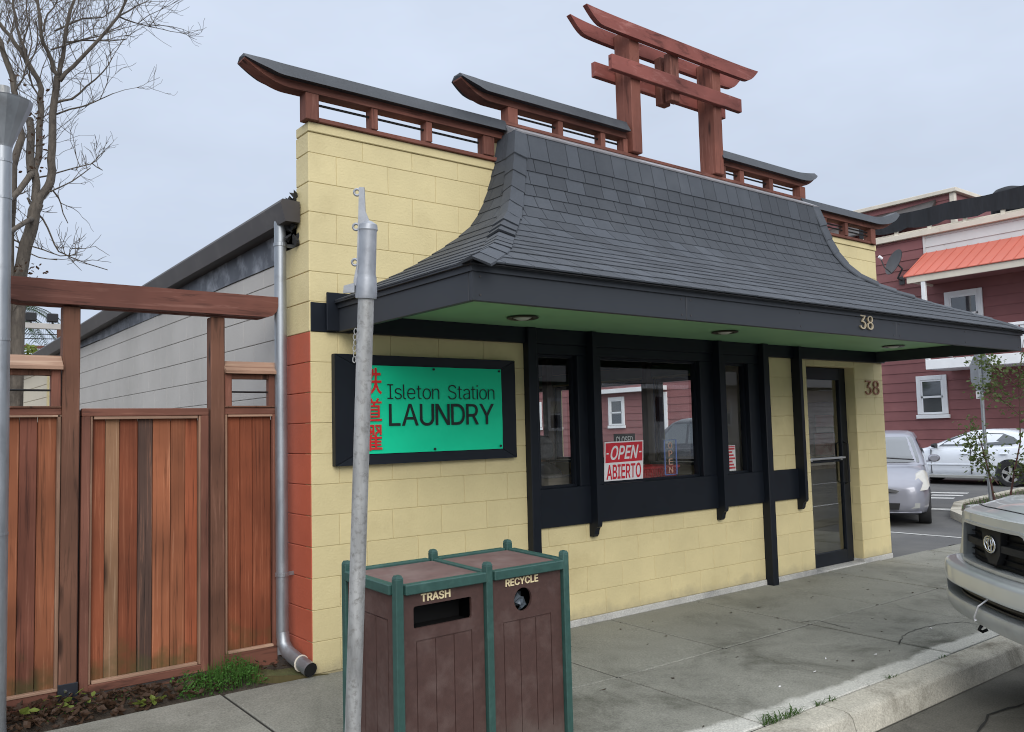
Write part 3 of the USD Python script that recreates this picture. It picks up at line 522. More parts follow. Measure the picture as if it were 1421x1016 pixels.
# right side wall of the shop
OPN = ((2.35, 3.46), (3.66, 5.78), (5.98, 7.7))
mb = MB().box(W-0.2, W, 0.1, 13.2, -0.12, 1.04).box(W-0.2, W, 0.1, 13.2, 2.27, 2.95); yy = 0.1
for a, b in OPN: mb.box(W-0.199, W-0.001, yy, a, 1.04, 2.27); yy = b
mb.box(W-0.199, W-0.001, yy, 13.2, 1.04, 2.27)
part(B, 'right_wall', mb, M['yellow'])
for a, b in OPN:
    w = part(B, 'side_window', MB().box(W-0.215, W-0.06, a-0.20 if a > 3 else a, a+0.05, 1.04, 2.27).box(W-0.16, W-0.06, b-0.05, b, 1.04, 2.27).box(W-0.16, W-0.06, a+0.05, b-0.05, 2.21, 2.27).box(W-0.16, W-0.06, a+0.05, b-0.05, 1.04, 1.08), N_)
    part(w, 'pane', MB().quad((W-0.1, a+0.04, 1.07), (W-0.1, b-0.04, 1.07), (W-0.1, b-0.04, 2.22), (W-0.1, a+0.04, 2.22)), M['sideglass'])
for a, b in ((3.46, 3.555), (5.745, 5.875)): part(B, 'inside_post', MB().box(W-0.36, W-0.225, a, b, -0.04, 2.75, 0.004), M['weathered_pole'])
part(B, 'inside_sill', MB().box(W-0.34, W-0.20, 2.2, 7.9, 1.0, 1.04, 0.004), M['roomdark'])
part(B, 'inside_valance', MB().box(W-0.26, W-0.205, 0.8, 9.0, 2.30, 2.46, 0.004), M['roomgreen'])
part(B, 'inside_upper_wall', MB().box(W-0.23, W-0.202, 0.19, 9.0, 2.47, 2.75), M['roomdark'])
# grey side wall with its own blocks
SY1, SY2 = 9.3, 13.2
sd = part(B, 'side_wall', MB().box(0.008, 0.2, 0.385, SY1, -0.1, 2.78), M['greywall'])
far = MB()
for k in range(0, 14):
    z1 = min((k+1)*CR, 2.775); off = 0.385-(0 if k % 2 else CR)
    y = off
    while y < SY1:
        a, b = max(y, 0.385), min(y+2*CR, SY1); y += 2*CR
        if b-a < 0.05: continue
        mbb = MB().box(0.0, 0.1, a+0.0003, b-0.0003, k*CR+0.0028, z1-0.0028, 0.0026)
        if k >= 8 and b < 5.6: part(sd, 'block', mbb, M['greywall'])
        else: far.add(*mbb.arr())
part(sd, 'far_block', far, M['greywall'], kind='stuff')
cw = part(B, 'rear_wall', MB().box(0.008, 0.2, SY1, SY2, -0.1, 2.95), M['creamwall'])
for k in range(0, 14): part(cw, 'siding_board', MB().box(-0.004, 0.02, SY1+0.1, SY2, k*CR+0.004, (k+1)*CR-0.004, 0.003), M['creamwall'])
part(cw, 'corner_board', MB().box(-0.02, 0.03, SY1-0.02, SY1+0.09, -0.1, 2.85, 0.004), M['yellow'])
part(B, 'end_wall', MB().box(0.0, W, SY2, SY2+0.2, -0.1, 3.0), M['creamwall'])
# flashing panels under the eave, gutter, roof
def eave_z(y): return 3.135-0.02*(y-0.2)
y = 0.39
while y < SY2:
    y2 = min(y+random.uniform(0.9, 1.3), SY2)
    mb = MB(); a, b = y+0.002, y2-0.002; bulge = random.uniform(0.004, 0.014)
    P = [(-0.004-bulge*random.random(), a, 2.775), (-0.004-bulge, b, 2.775+random.uniform(-0.006, 0.006)), (-0.012, b, eave_z(b)-0.1), (-0.012, a, eave_z(a)-0.1)]
    mb.slab(P[0], P[3], P[2], P[1], (-1, 0, 0), 0.004); part(B, 'flashing_panel', mb, M['darkflash']); y = y2
mb = MB()
pr = lambda y: [(-0.012, y, eave_z(y)), (-0.135, y, eave_z(y)+0.005), (-0.15, y, eave_z(y)-0.02), (-0.115, y, eave_z(y)-0.145), (-0.012, y, eave_z(y)-0.145)]
part(B, 'eave_gutter', mb.loft([pr(0.12), pr(4), pr(8), pr(SY2+0.3)]), M['gutter'])
part(B, 'flat_roof', MB().hull([(-0.02, 0.2, 3.14), (-0.02, SY2+0.3, eave_z(SY2+0.3)), (W, 0.2, 3.3), (W, SY2+0.3, 3.1), (-0.02, 0.2, 3.06), (-0.02, SY2+0.3, 2.8), (W, 0.2, 2.95), (W, SY2+0.3, 2.9)]), M['gutter'])
mb = MB()
for i in range(26):      # torn roofing felt where the eave meets the front wall
    c = np.array([random.uniform(-0.06, 0.03), random.uniform(0.14, 0.26), random.uniform(2.86, 3.22)]); mb.hull(c+RNG.normal(0, 0.022, (7, 3)))
part(B, 'torn_felt', mb, M['rubber'])
# black trim on the front
N = M['navy']
part(B, 'band_board', MB().box(0.004, 0.30, -0.008, 0.05, 2.236, 2.432, 0.003), N)
part(B, 'band_board', MB().box(0.18, 7.335, -0.034, 0.05, 2.2365, 2.43, 0.004), N)
part(B, 'trim_post', MB().box(1.815, 1.90, -0.07, 0.05, -0.06, 2.36, 0.005), N)
part(B, 'trim_post', MB().box(4.855, 4.945, -0.092, 0.05, -0.075, 2.36, 0.006), N)
def bracket(x):
    pf = [(0.01, 2.355), (-0.105, 2.355), (-0.105, 0.755), (-0.098, 0.735), (-0.078, 0.722), (-0.068, 0.70), (-0.062, 0.672), (-0.045, 0.65), (0.01, 0.65)]
    part(B, 'bracket', MB().prism(Polygon(pf), 'x', x, x+0.05), N)
for x in (2.475, 4.13, 5.455): bracket(x)
part(B, 'sill_board', MB().box(1.90, 4.855, -0.028, 0.05, 0.762, 1.072, 0.004), N)
part(B, 'sill_board', MB().box(4.945, 5.51, -0.028, 0.05, 0.762, 1.072, 0.004), N)
part(B, 'window_head', MB().box(1.90, 4.855, -0.022, 0.08, 2.155, 2.236, 0.003), N)
for a, b in ((1.90, 1.955), (2.375, 2.645), (3.945, 4.33), (4.69, 4.855)): part(B, 'window_jamb', MB().box(a, b, -0.02, 0.10, 1.072, 2.155, 0.003), N)
for a, b in ((1.955, 2.375), (2.645, 3.945), (4.33, 4.69)):
    w = part(B, 'window', MB().box(a, a+0.02, 0.03, 0.075, 1.072, 2.155).box(b-0.02, b, 0.03, 0.075, 1.072, 2.155).box(a+0.02, b-0.02, 0.03, 0.075, 1.072, 1.09).box(a+0.02, b-0.02, 0.03, 0.075, 2.135, 2.155), N)
    part(w, 'pane', MB().quad((a+0.015, 0.055, 1.085), (b-0.015, 0.055, 1.085), (b-0.015, 0.055, 2.14), (a+0.015, 0.055, 2.14)), M['shopglass'])
# recessed door
D = part(B, 'door', MB().box(5.75, 5.845, 0.12, 0.17, -0.035, 2.165, 0.004).box(6.57, 6.70, 0.12, 0.17, -0.035, 2.165, 0.004).box(5.845, 6.57, 0.122, 0.168, 2.03, 2.165, 0.004).box(5.845, 6.57, 0.122, 0.168, -0.035, 0.11, 0.004).box(5.845, 6.57, 0.124, 0.166, 1.10, 1.135, 0.004), N)
for a, b in ((0.11, 1.10), (1.135, 2.03)): part(D, 'pane', MB().quad((5.84, 0.145, a), (6.575, 0.145, a), (6.575, 0.145, b), (5.84, 0.145, b)), M['doorglass'])
part(D, 'push_bar', MB().box(5.86, 6.56, 0.075, 0.10, 1.136, 1.158, 0.004).box(5.9, 5.93, 0.10, 0.125, 1.12, 1.16).box(6.5, 6.53, 0.10, 0.125, 1.12, 1.16), M['alu'])
part(D, 'pull_handle', MB().tube([(6.60, 0.118, 0.85), (6.60, 0.07, 0.87), (6.60, 0.07, 1.3), (6.60, 0.118, 1.32)], 0.011, 8), M['blackplastic'])
part(B, 'threshold', MB().box(5.735, 6.71, -0.02, 0.2, -0.12, -0.037, 0.004), M['footing'])
# room behind the glass
part(B, 'room_floor', MB().box(0.2, 7.11, 0.19, 9.0, -0.12, -0.04), M['roomfloor'])
part(B, 'room_wall', MB().box(0.2, 7.11, 9.0, 9.1, -0.04, 2.75), M['roomwall'])
part(B, 'room_wall', MB().box(0.2, 0.25, 0.19, 9.0, -0.04, 2.75), M['roomwall'])
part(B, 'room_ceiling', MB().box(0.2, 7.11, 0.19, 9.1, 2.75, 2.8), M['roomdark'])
part(B, 'partition', MB().box(4.95, 5.0, 0.19, 0.72, -0.04, 2.75), M['roomwall'])
part(B, 'window_counter', MB().box(3.2, 4.8, 0.2, 0.75, 0.90, 0.95, 0.004).box(3.25, 4.75, 0.3, 0.7, -0.04, 0.90), M['counter'])

# canopy: fascias, soffit, drip edge, lights
FX0, FX1 = 0.19, 2*XC-0.19
for a, b in ((FX0, 1.905), (1.908, 4.62), (4.623, FX1)): part(B, 'fascia', MB().box(a, b, -1.60+random.uniform(-.0015, .0015), -1.565, 2.238, 2.425, 0.003), M['fascia'])
mb = MB()
for x in (0.24, 1.86, 1.95, 4.57, 4.67, 7.1, 3.2, 5.9):
    for z in (2.27, 2.37): mb.tube([(x, -1.599, z), (x, -1.6035, z)], 0.006, 6)
part(B, 'nail_heads', mb, M['gutter'], kind='stuff')
part(B, 'fascia', MB().box(FX0, FX0+0.035, -1.562, 0.0, 2.238, 2.425, 0.003), M['fascia'])
part(B, 'fascia', MB().box(FX1-0.035, FX1, -1.562, 0.0, 2.238, 2.425, 0.003), M['fascia'])
part(B, 'fascia_corner', MB().box(FX0-0.004, FX0+0.012, -1.606, -1.59, 2.24, 2.43), M['fascia'])
part(B, 'drip_edge', MB().box(FX0-0.03, FX1+0.03, -1.632, -1.56, 2.427, 2.448, 0.002).box(FX0-0.012, FX1+0.012, -1.614, -1.60, 2.395, 2.427), M['fascia'])
part(B, 'drip_edge', MB().box(FX0-0.03, FX0+0.04, -1.558, 0.0, 2.427, 2.4475, 0.002).box(FX0-0.012, FX0, -1.60, 0.0, 2.395, 2.427), M['fascia'])
part(B, 'drip_edge', MB().box(FX1-0.04, FX1+0.03, -1.558, 0.0, 2.427, 2.4475, 0.002).box(FX1, FX1+0.012, -1.60, 0.0, 2.395, 2.427), M['fascia'])
part(B, 'fascia_end_block', MB().box(0.10, 0.42, -0.05, -0.035, 2.24, 2.50, 0.004), N)
part(B, 'soffit', MB().box(FX0+0.03, FX1-0.03, -1.566, -0.002, 2.362, 2.385), M['soffit'])
for x, y in ((1.415, -0.50), (3.60, -0.595), (6.52, -0.575)):
    t = part(B, 'soffit_light', MB().lathe([(0.075, 0.0), (0.112, -0.004), (0.118, -0.012), (0.10, -0.018), (0.08, -0.012), (0.078, 0.0)], (x, y, 2.362), 28), M['fixture'], smooth=40)
    part(t, 'lens', MB().lathe([(0.001, -0.03), (0.03, -0.026), (0.06, -0.012), (0.078, -0.002)], (x, y, 2.362), 20), M['lens'], smooth=True)

# roof deck and shingles
ZTOP = 3.868
zl = np.linspace(2.44, ZTOP, 600); dl = dP(zl); sl = np.r_[0, np.cumsum(np.hypot(np.diff(zl), np.diff(dl)))]; SL = sl[-1]
ZS = lambda s: np.interp(s, sl, zl)
def deck(side):
    mb = MB(); n = 28; V = []
    for i in range(n+1):
        z = float(zl[0]+(zl[-1]-zl[0])*i/n); d, x0 = float(dP(z)), float(xP(z)); x1 = 2*XC-x0
        V += [(x0, 0.0, z-0.012), (x0, -d, z-0.012), (x1, -d, z-0.012), (x1, 0.0, z-0.012)]
    f = []
    for i in range(n):
        for j in range(3):
            a = i*4+j; f.append((a, a+1, a+5, a+4))
    return mb.add(V, f)
rf = part(B, 'canopy_roof', deck(0), M['rubber'])
S_E = np.r_[0, .13, .285, .445, .605, .765, .92, 1.075, 1.225, 1.373, 1.495, 1.608, 1.716, 1.834, 1.946, SL]; NR = len(S_E)-1
def shingle_poly(poly, face, i, lift=None):
    """poly in (u, s) on a face; one shingle with a proud lower edge."""
    c = np.array(poly.exterior.coords[:-1])[::1]
    if Polygon(c).exterior.is_ccw is False: c = c[::-1]
    s0 = S_E[i]; EXP = S_E[i+1]-s0; lo = 0.0065 if lift is None else lift
    V = []; Q = []
    for u, s in c:
        z = float(ZS(min(max(s, 0), SL))); d, x0 = float(dP(z)), float(xP(z))
        e = 1e-3; z2 = float(ZS(min(s+e, SL)-0)); 
        t = np.array([0, -(float(dP(min(z+0.004, ZTOP)))-float(dP(max(z-0.004, 2.44)))), min(z+0.004, ZTOP)-max(z-0.004, 2.44)])
        if face == 'front': P = np.array([u, -d, z]); nrm = np.array([0, -t[2], t[1]])
        else:
            dx = float(xP(min(z+0.004, ZTOP)))-float(xP(max(z-0.004, 2.44))); sg = -1 if face == 'left' else 1
            P = np.array([x0 if face == 'left' else 2*XC-x0, -u, z]); nrm = np.array([sg*t[2], 0, dx])
        nrm = nrm/np.linalg.norm(nrm); k = 1-min(max((s-s0)/EXP, 0), 1.2)
        V.append(P+nrm*(lo*k+0.002)); Q.append(P+nrm*(lo*k-0.007))
    n = len(V); f = [(0, j, j+1) for j in range(1, n-1)]; f += [(n, n+j+1, n+j) for j in range(1, n-1)]
    F4 = [(j, n+j, n+(j+1) % n, (j+1) % n) for j in range(n)]
    V = np.array(V+Q); ff = f+[(a, b, c_) for a, b, c_, d_ in F4]+[(a, c_, d_) for a, b, c_, d_ in F4]; ff = np.array(ff)
    if face in ('front', 'right'): pass
    tri = V[ff[0]]; nn = np.cross(tri[1]-tri[0], tri[2]-tri[0]); want = {'front': (0, -1, .3), 'left': (-1, 0, .3), 'right': (1, 0, .3)}[face]
    if nn@np.array(want) < 0: ff = ff[:, ::-1]
    return V, ff
pieces = []
for i in range(NR):
    s0, s1 = S_E[i], S_E[i+1]+0.012; z0, z1 = float(ZS(s0)), float(ZS(min(s1, SL)))
    for face in ('front', 'left', 'right'):
        if face == 'front': clip = Polygon([(float(xP(z0)), s0), (2*XC-float(xP(z0)), s0), (2*XC-float(xP(z1)), s1), (float(xP(z1)), s1)])
        else: clip = Polygon([(0, s0), (float(dP(z0)), s0), (float(dP(z1)), s1), (0, s1)])
        u = -0.3+(0.08 if i % 2 else 0.0)+0.05*((i*7) % 3)
        umax = clip.bounds[2]
        while u < umax:
            w = 0.17+random.uniform(-0.035, 0.035)
            js = random.uniform(-0.004, 0.004)
            q = sbox(u+0.0018, s0+js, u+w-0.0042, s1).intersection(clip)
            u += w
            for q2 in getattr(q, 'geoms', [q]):
                if q2.geom_type != 'Polygon' or q2.area < 0.0008: continue
                V, f = shingle_poly(q2.simplify(1e-4), face, i)
                dd = np.linalg.norm(V.mean(0)-CAM); pieces.append((q2.area/dd**2*(0 if face == 'right' else 1), V, f))
pieces.sort(key=lambda q: -q[0])
for a, V, f in pieces[:299]: part(rf, 'shingle', (V, f), M['shingle'])
mb = MB()
for a, V, f in pieces[299:]: mb.add(V, f)
part(rf, 'far_shingle', mb, M['shingle'], kind='stuff')
# hip caps, each bent over the hip
for side in (0, 1):
    K = 14; ss = np.linspace(0, SL-0.02, K+1)
    for i in range(K):
        P = []; 
        for s, lift in ((ss[i]-0.045 if i else -0.01, 0.034 if ss[i] > 0.9 else 0.018), (min(ss[i+1]+0.05, SL), 0.008)):
            z = float(ZS(max(s, 0))); d, x0 = float(dP(z)), float(xP(z)); 
            tz = 0.01; ta = np.array([float(xP(min(z+tz, 3.93)))-x0, float(d-dP(min(z+tz, 3.93))), min(z+tz, 3.93)-z+1e-6]); ta /= np.linalg.norm(ta)
            if s < 0: base = np.array([x0, -d, z])+ta*(s)*1.6
            else: base = np.array([x0, -d, z])
            hl = 0.10
            up = np.array([-0.6, -0.6, 0.6]); up = up-ta*(up@ta); up /= np.linalg.norm(up)
            sl_ = np.array([0, 1.0, 0])-0*ta; sf = np.array([1.0, 0, 0])
            nl = np.array([-ta[2], 0, ta[0]]); nl /= np.linalg.norm(nl); nf = np.array([0, -ta[2], ta[1]]); nf /= np.linalg.norm(nf)
            sl_ = sl_-ta*(sl_@ta); sl_ /= np.linalg.norm(sl_); sf = sf-ta*(sf@ta); sf /= np.linalg.norm(sf)
            P.append([base+up*(lift+0.006), base+sl_*hl*0.8+nl*lift*0.8, base+sf*hl+nf*lift*0.8])
        (ra, la, fa), (rb, lb_, fb) = P
        V = []
        for q in (la, ra, fa, lb_, rb, fb): V.append(q)
        dn = np.array([0.4, 0.4, -0.6]); dn /= np.linalg.norm(dn)
        for q in (la, ra, fa, lb_, rb, fb): V.append(q+dn*0.016)
        V = np.array(V); f4 = [(0, 1, 4, 3), (1, 2, 5, 4), (7, 6, 9, 10), (8, 7, 10, 11), (0, 6, 7, 1), (1, 7, 8, 2), (3, 4, 10, 9), (4, 5, 11, 10), (0, 3, 9, 6), (2, 8, 11, 5)]
        if side: V = V*[-1, 1, 1]+[2*XC, 0, 0]; f4 = [q[::-1] for q in f4]
        part(rf, 'hip_cap', MB().add(V, f4), M['shingle'])
part(B, 'roof_flashing', MB().hull([(1.60, -0.242, 3.862), (1.63, -0.062, 3.962), (2*XC-1.60, -0.242, 3.862), (2*XC-1.63, -0.062, 3.962), (1.60, -0.238, 3.85), (2*XC-1.60, -0.238, 3.85), (1.63, -0.05, 3.85), (2*XC-1.63, -0.05, 3.85)]), M['flash'])

# roofline railings
def cap_beam(x0, x1, zb, tipL=0.0, tipR=0.0, zup=0.0, y=0.0, seam=None):
    """timber beam under a dark folded cap; a tip rises in a curve where asked. zb: underside of the beam."""
    rail = part(B, 'ridge_beam', MB(), M['wood_x']) if False else None
    n = 70; X = np.linspace(x0-tipL, x1+tipR, n); Zb = np.full(n, zb); Zt = np.full(n, zb+0.135)
    for k, x in enumerate(X):
        if tipL and x < x0-0.06:
            t = (x0-0.06-x)/(tipL-0.06); Zb[k] += 0.122*t**1.7; Zt[k] += 0.012*t**2+zup*t**2*0.4
        if tipR and x > x1-0.16:
            t = (x-(x1-0.16))/(tipR+0.16); Zb[k] += 0.125*t**2.6+zup*t**1.7; Zt[k] += 0.03*t**2+zup*t**1.7
    Zb = np.minimum(Zb, Zt-0.012)
    rings = [[(x, y-0.055, a), (x, y+0.055, a), (x, y+0.055, b-0.02 if b-a > .03 else b-.004), (x, y-0.055, b-0.02 if b-a > .03 else b-.004)] for x, a, b in zip(X, Zb, Zt)]
    bm = part(B, 'ridge_beam', MB().loft(rings), M['wood_x'])
    rings = []
    for x, a, b in zip(X, Zb, Zt):
        e = min(0.075, max((b-a)*0.6, 0.003)); q_ = 0.5+0.5*min((b-a)/0.1, 1); rings.append([(xx, y+(yy-y)*q_, zz) for xx, yy, zz in [(x, y-0.118, b-e-0.012*min(e/0.07, 1)), (x, y-0.062, b+0.014), (x, y+0.062, b+0.014), (x, y+0.118, b-e-0.012*min(e/0.07, 1)), (x, y+0.06, b-e-0.006*min(e/0.07, 1)), (x, y+0.0, b-e-0.005*min(e/0.07, 1)), (x, y-0.06, b-e-0.006*min(e/0.07, 1))]])
    for nd, (on_, k0, k1) in enumerate(((tipL, 0, 1), (tipR, -1, -2))):
        if on_:
            xx = X[k0]+(X[k0]-X[k1])*0.25; zz_ = Zt[k0]; rr = [(xx, y+q*0.012, zz_-0.002+0.004*h) for q, h in ((-1, 0), (-.6, 1), (.6, 1), (1, 0), (.8, 0), (0, 0), (-.8, 0))]
            rings = [rr]+rings if nd == 0 else rings+[rr]
    n = len(rings)
    segs = [0, n] if seam is None else [0, int(n*seam), n]
    for a, b in zip(segs[:-1], segs[1:]): part(B, 'ridge_cap', MB().loft([np.array(r)+[0, 0, 0.0] for r in rings[a:min(b+1, n)]][::1]), M['metalcap'])
def rpost(x0, x1, z0, z1, d=0.045): part(B, 'rail_post', MB().box(x0, x1, -d, d, z0, z1, 0.004), M['wood_z'])
def rail(x0, x1, z, y0=-0.035): part(B, 'base_rail', MB().box(x0, x1, y0, 0.05, z, z+0.03, 0.003), M['wood_x'])
# left wing
rail(0.057, 1.62, 3.663); cap_beam(-0.10, 1.64, 3.845, tipL=0.36, zup=0.0, seam=0.42)
part(B, 'rail_post', MB().box(-0.04, 0.056, -0.05, 0.05, 3.663, 3.85, 0.004), M['wood_z'])
for a, b in ((0.46, 0.51), (0.915, 0.966), (1.44, 1.545)): rpost(a, b, 3.694, 3.85)
part(B, 'iron_rod', MB().tube([(0.05, 0, 3.79), (1.42, 0, 3.79)], 0.0085, 6), M['rust_rod'])
# raised middle tier, left and right of the torii
rail(1.62, 5.74, 3.966, -0.062)
cap_beam(1.56, 3.02, 4.125, tipL=0.33, zup=0.02, seam=0.36); cap_beam(4.32, 5.78, 4.125, tipR=0.24, zup=0.02)
part(B, 'rail_post', MB().box(1.685, 1.785, -0.05, 0.05, 3.997, 4.13, 0.004), M['wood_z'])
for a, b in ((2.222, 2.275), (2.715, 2.77), (2.995, 3.05), (4.385, 4.44), (4.67, 4.735), (5.165, 5.23)): rpost(a, b, 3.997, 4.13)
part(B, 'rail_post', MB().box(5.715, 5.815, -0.05, 0.05, 3.997, 4.13, 0.004), M['wood_z'])
part(B, 'iron_rod', MB().tube([(1.78, 0, 4.075), (2.96, 0, 4.075)], 0.0085, 6), M['rust_rod']); part(B, 'iron_rod', MB().tube([(4.4, 0, 4.075), (5.64, 0, 4.075)], 0.0085, 6), M['rust_rod'])
# right wing
rail(5.76, 7.28, 3.663); cap_beam(5.70, 7.34, 3.845, tipR=0.46, zup=0.11, seam=0.62)
for a, b in ((5.84, 5.89), (6.165, 6.22), (6.60, 6.66)): rpost(a, b, 3.694, 3.85)
part(B, 'rail_post', MB().box(7.155, 7.255, -0.05, 0.05, 3.663, 3.85, 0.004), M['wood_z'])
for zz in (3.76, 3.80): part(B, 'iron_rod', MB().tube([(5.84, 0, zz), (7.15, 0, zz)], 0.0085, 6), M['rust_rod'])
# torii
T = part(B, 'torii', MB().box(3.058, 3.182, -0.10, 0.10, 4.005, 5.14, 0.006), M['torii_z'], label='red timber torii standing on the roofline')
part(T, 'post', MB().box(4.218, 4.342, -0.10, 0.10, 4.005, 5.14, 0.006), M['torii_z'])
def torii_beam(name, x0, x1, zb, zt, y0, y1, tip, up):
    n = 60; X = np.linspace(x0, x1, n); xc = (x0+x1)/2; h = (x1-x0)/2
    top = []; bot = []
    for x in X:
        t = abs(x-xc)/h; u = max((t-0.84)/0.16, 0); top.append((x, zt+up*t**6)); bot.append((x, min(zb+up*t**6+tip*u**1.7, zt+up*t**6-0.004)))
    part(T, name, MB().prism(Polygon(top+bot[::-1]), 'y', y0, y1), M['torii_x'])
torii_beam('top_beam', 2.49, 4.90, 5.033, 5.163, -0.152, -0.102, 0.13, 0.012)
torii_beam('top_beam', 2.53, 4.96, 5.045, 5.17, 0.102, 0.152, 0.13, 0.03)
part(T, 'tie_beam', MB().box(2.775, 4.60, -0.152, -0.102, 4.676, 4.812, 0.004), M['torii_x'])
part(T, 'tie_beam', MB().box(2.81, 4.67, 0.102, 0.152, 4.706, 4.842, 0.004), M['torii_x'])
part(T, 'strut', MB().box(3.60, 3.72, -0.10, -0.02, 4.60, 5.06, 0.004), M['wood_z'])
part(T, 'strut', MB().box(3.60, 3.72, 0.02, 0.10, 4.60, 5.06, 0.004), M['wood_z'])
# downspout on the corner
dp = [(-0.085, 0.285, 3.02), (-0.085, 0.285, 2.0), (-0.084, 0.285, 1.0), (-0.083, 0.285, 0.24), (-0.08, 0.272, 0.165), (-0.072, 0.225, 0.118), (-0.058, 0.13, 0.088), (-0.035, -0.045, 0.048)]
ds = part(B, 'downspout', MB().tube(dp[:4], 0.041, 18), M['galv'], smooth=40)
part(ds, 'elbow', MB().tube(dp[3:], [0.0425, 0.044, 0.045, 0.046, 0.047], 18, cap=False), M['galv'], smooth=60)
part(ds, 'outlet_mouth', MB().tube([dp[-1]-np.array([0.023, -0.175, -0.04])*0.12, dp[-1]], [0.044, 0.0455], 18), M['black'])
for z in (2.86, 0.62): part(ds, 'strap', MB().lathe([(0.043, -0.014), (0.046, -0.012), (0.046, 0.012), (0.043, 0.014)], (-0.084, 0.285, z), 20).box(-0.05, 0.03, 0.28, 0.292, z-0.012, z+0.012), M['galv'])
part(ds, 'pale_tie', MB().tube([(-0.05+0.049*math.cos(a), 0.06+0.008*math.cos(a), 0.072+0.049*math.sin(a)) for a in np.linspace(0, 6.283, 18)], 0.006, 6), M['cream_trim'])

# ---------------------------------------------------------------- wall signs
S = thing('laundry_sign', 'black framed green vinyl banner lettered Isleton Station LAUNDRY on the yellow wall', 'sign')
fx0, fx1, fz0, fz1, ix0, ix1, iz0, iz1 = 0.15, 1.685, 1.335, 2.088, 0.318, 1.548, 1.412, 2.012
def bev(a0, a1, b0, b1): return [np.array(p, float) for p in (a0, a1, b1, b0)]
O = [(fx0, fz0), (fx1, fz0), (fx1, fz1), (fx0, fz1)]; I = [(ix0, iz0), (ix1, iz0), (ix1, iz1), (ix0, iz1)]
for k in range(4):
    o0, o1, i0, i1 = np.array(O[k]), np.array(O[(k+1) % 4]), np.array(I[k]), np.array(I[(k+1) % 4]); gp = (o1-o0)/np.linalg.norm(o1-o0)*0.0025
    P = []
    for q, y in ((o0+gp, -0.052), (o1-gp, -0.052), (i1-gp, -0.040), (i0+gp, -0.040)): P += [(q[0], y, q[1]), (q[0], -0.005, q[1])]
    part(S, 'frame_board', MB().hull(P), N)
nb = 44; mb = MB(); gx, gzv = np.meshgrid(np.linspace(ix0-0.004, ix1+0.004, nb), np.linspace(iz0-0.004, iz1+0.004, 24), indexing='ij')
u = (gx-ix0)/(ix1-ix0); v = (gzv-iz0)/(iz1-iz0)
gyv = -0.048+0.004*np.sin(u*9+v*5)*np.sin(3.14*v)-0.006*np.sin(3.14*u)*np.sin(3.14*v)+0.003*np.sin((u-v)*14)*(1-np.abs(2*v-1))
idx = np.arange(gx.size).reshape(gx.shape); fq = np.stack([idx[:-1, :-1].ravel(), idx[1:, :-1].ravel(), idx[1:, 1:].ravel(), idx[:-1, 1:].ravel()], 1)
BN = part(S, 'banner', mb.add(np.c_[gx.ravel(), gyv.ravel(), gzv.ravel()], fq), M['bannergreen'], smooth=True)
def spaced(mb, text, x0, x1, z, h, bold, y):
    """letters set one by one so that the line fills x0 to x1."""
    ws = []; 
    for c in text: ws.append(None if c == ' ' else text4(c, h, 0.002, bold))
    wid = [h*0.52 if q is None else q[0][:, 0].max() for q in ws]; gap = (x1-x0-sum(wid))/(len(text)-1); x = x0
    for q, w in zip(ws, wid):
        if q is not None: place_text(mb, q, x, y, z)
        x += w+gap
mb = MB(); spaced(mb, 'Isleton Station', 0.545, 1.475, 1.782, 0.108, -0.0022, -0.0575); part(BN, 'lettering', mb, M['black_ink'], label='thin black words Isleton Station')
mb = MB(); spaced(mb, 'LAUNDRY', 0.555, 1.465, 1.597, 0.152, 0.0012, -0.058); part(BN, 'lettering', mb, M['black_ink'], label='bold black word LAUNDRY')
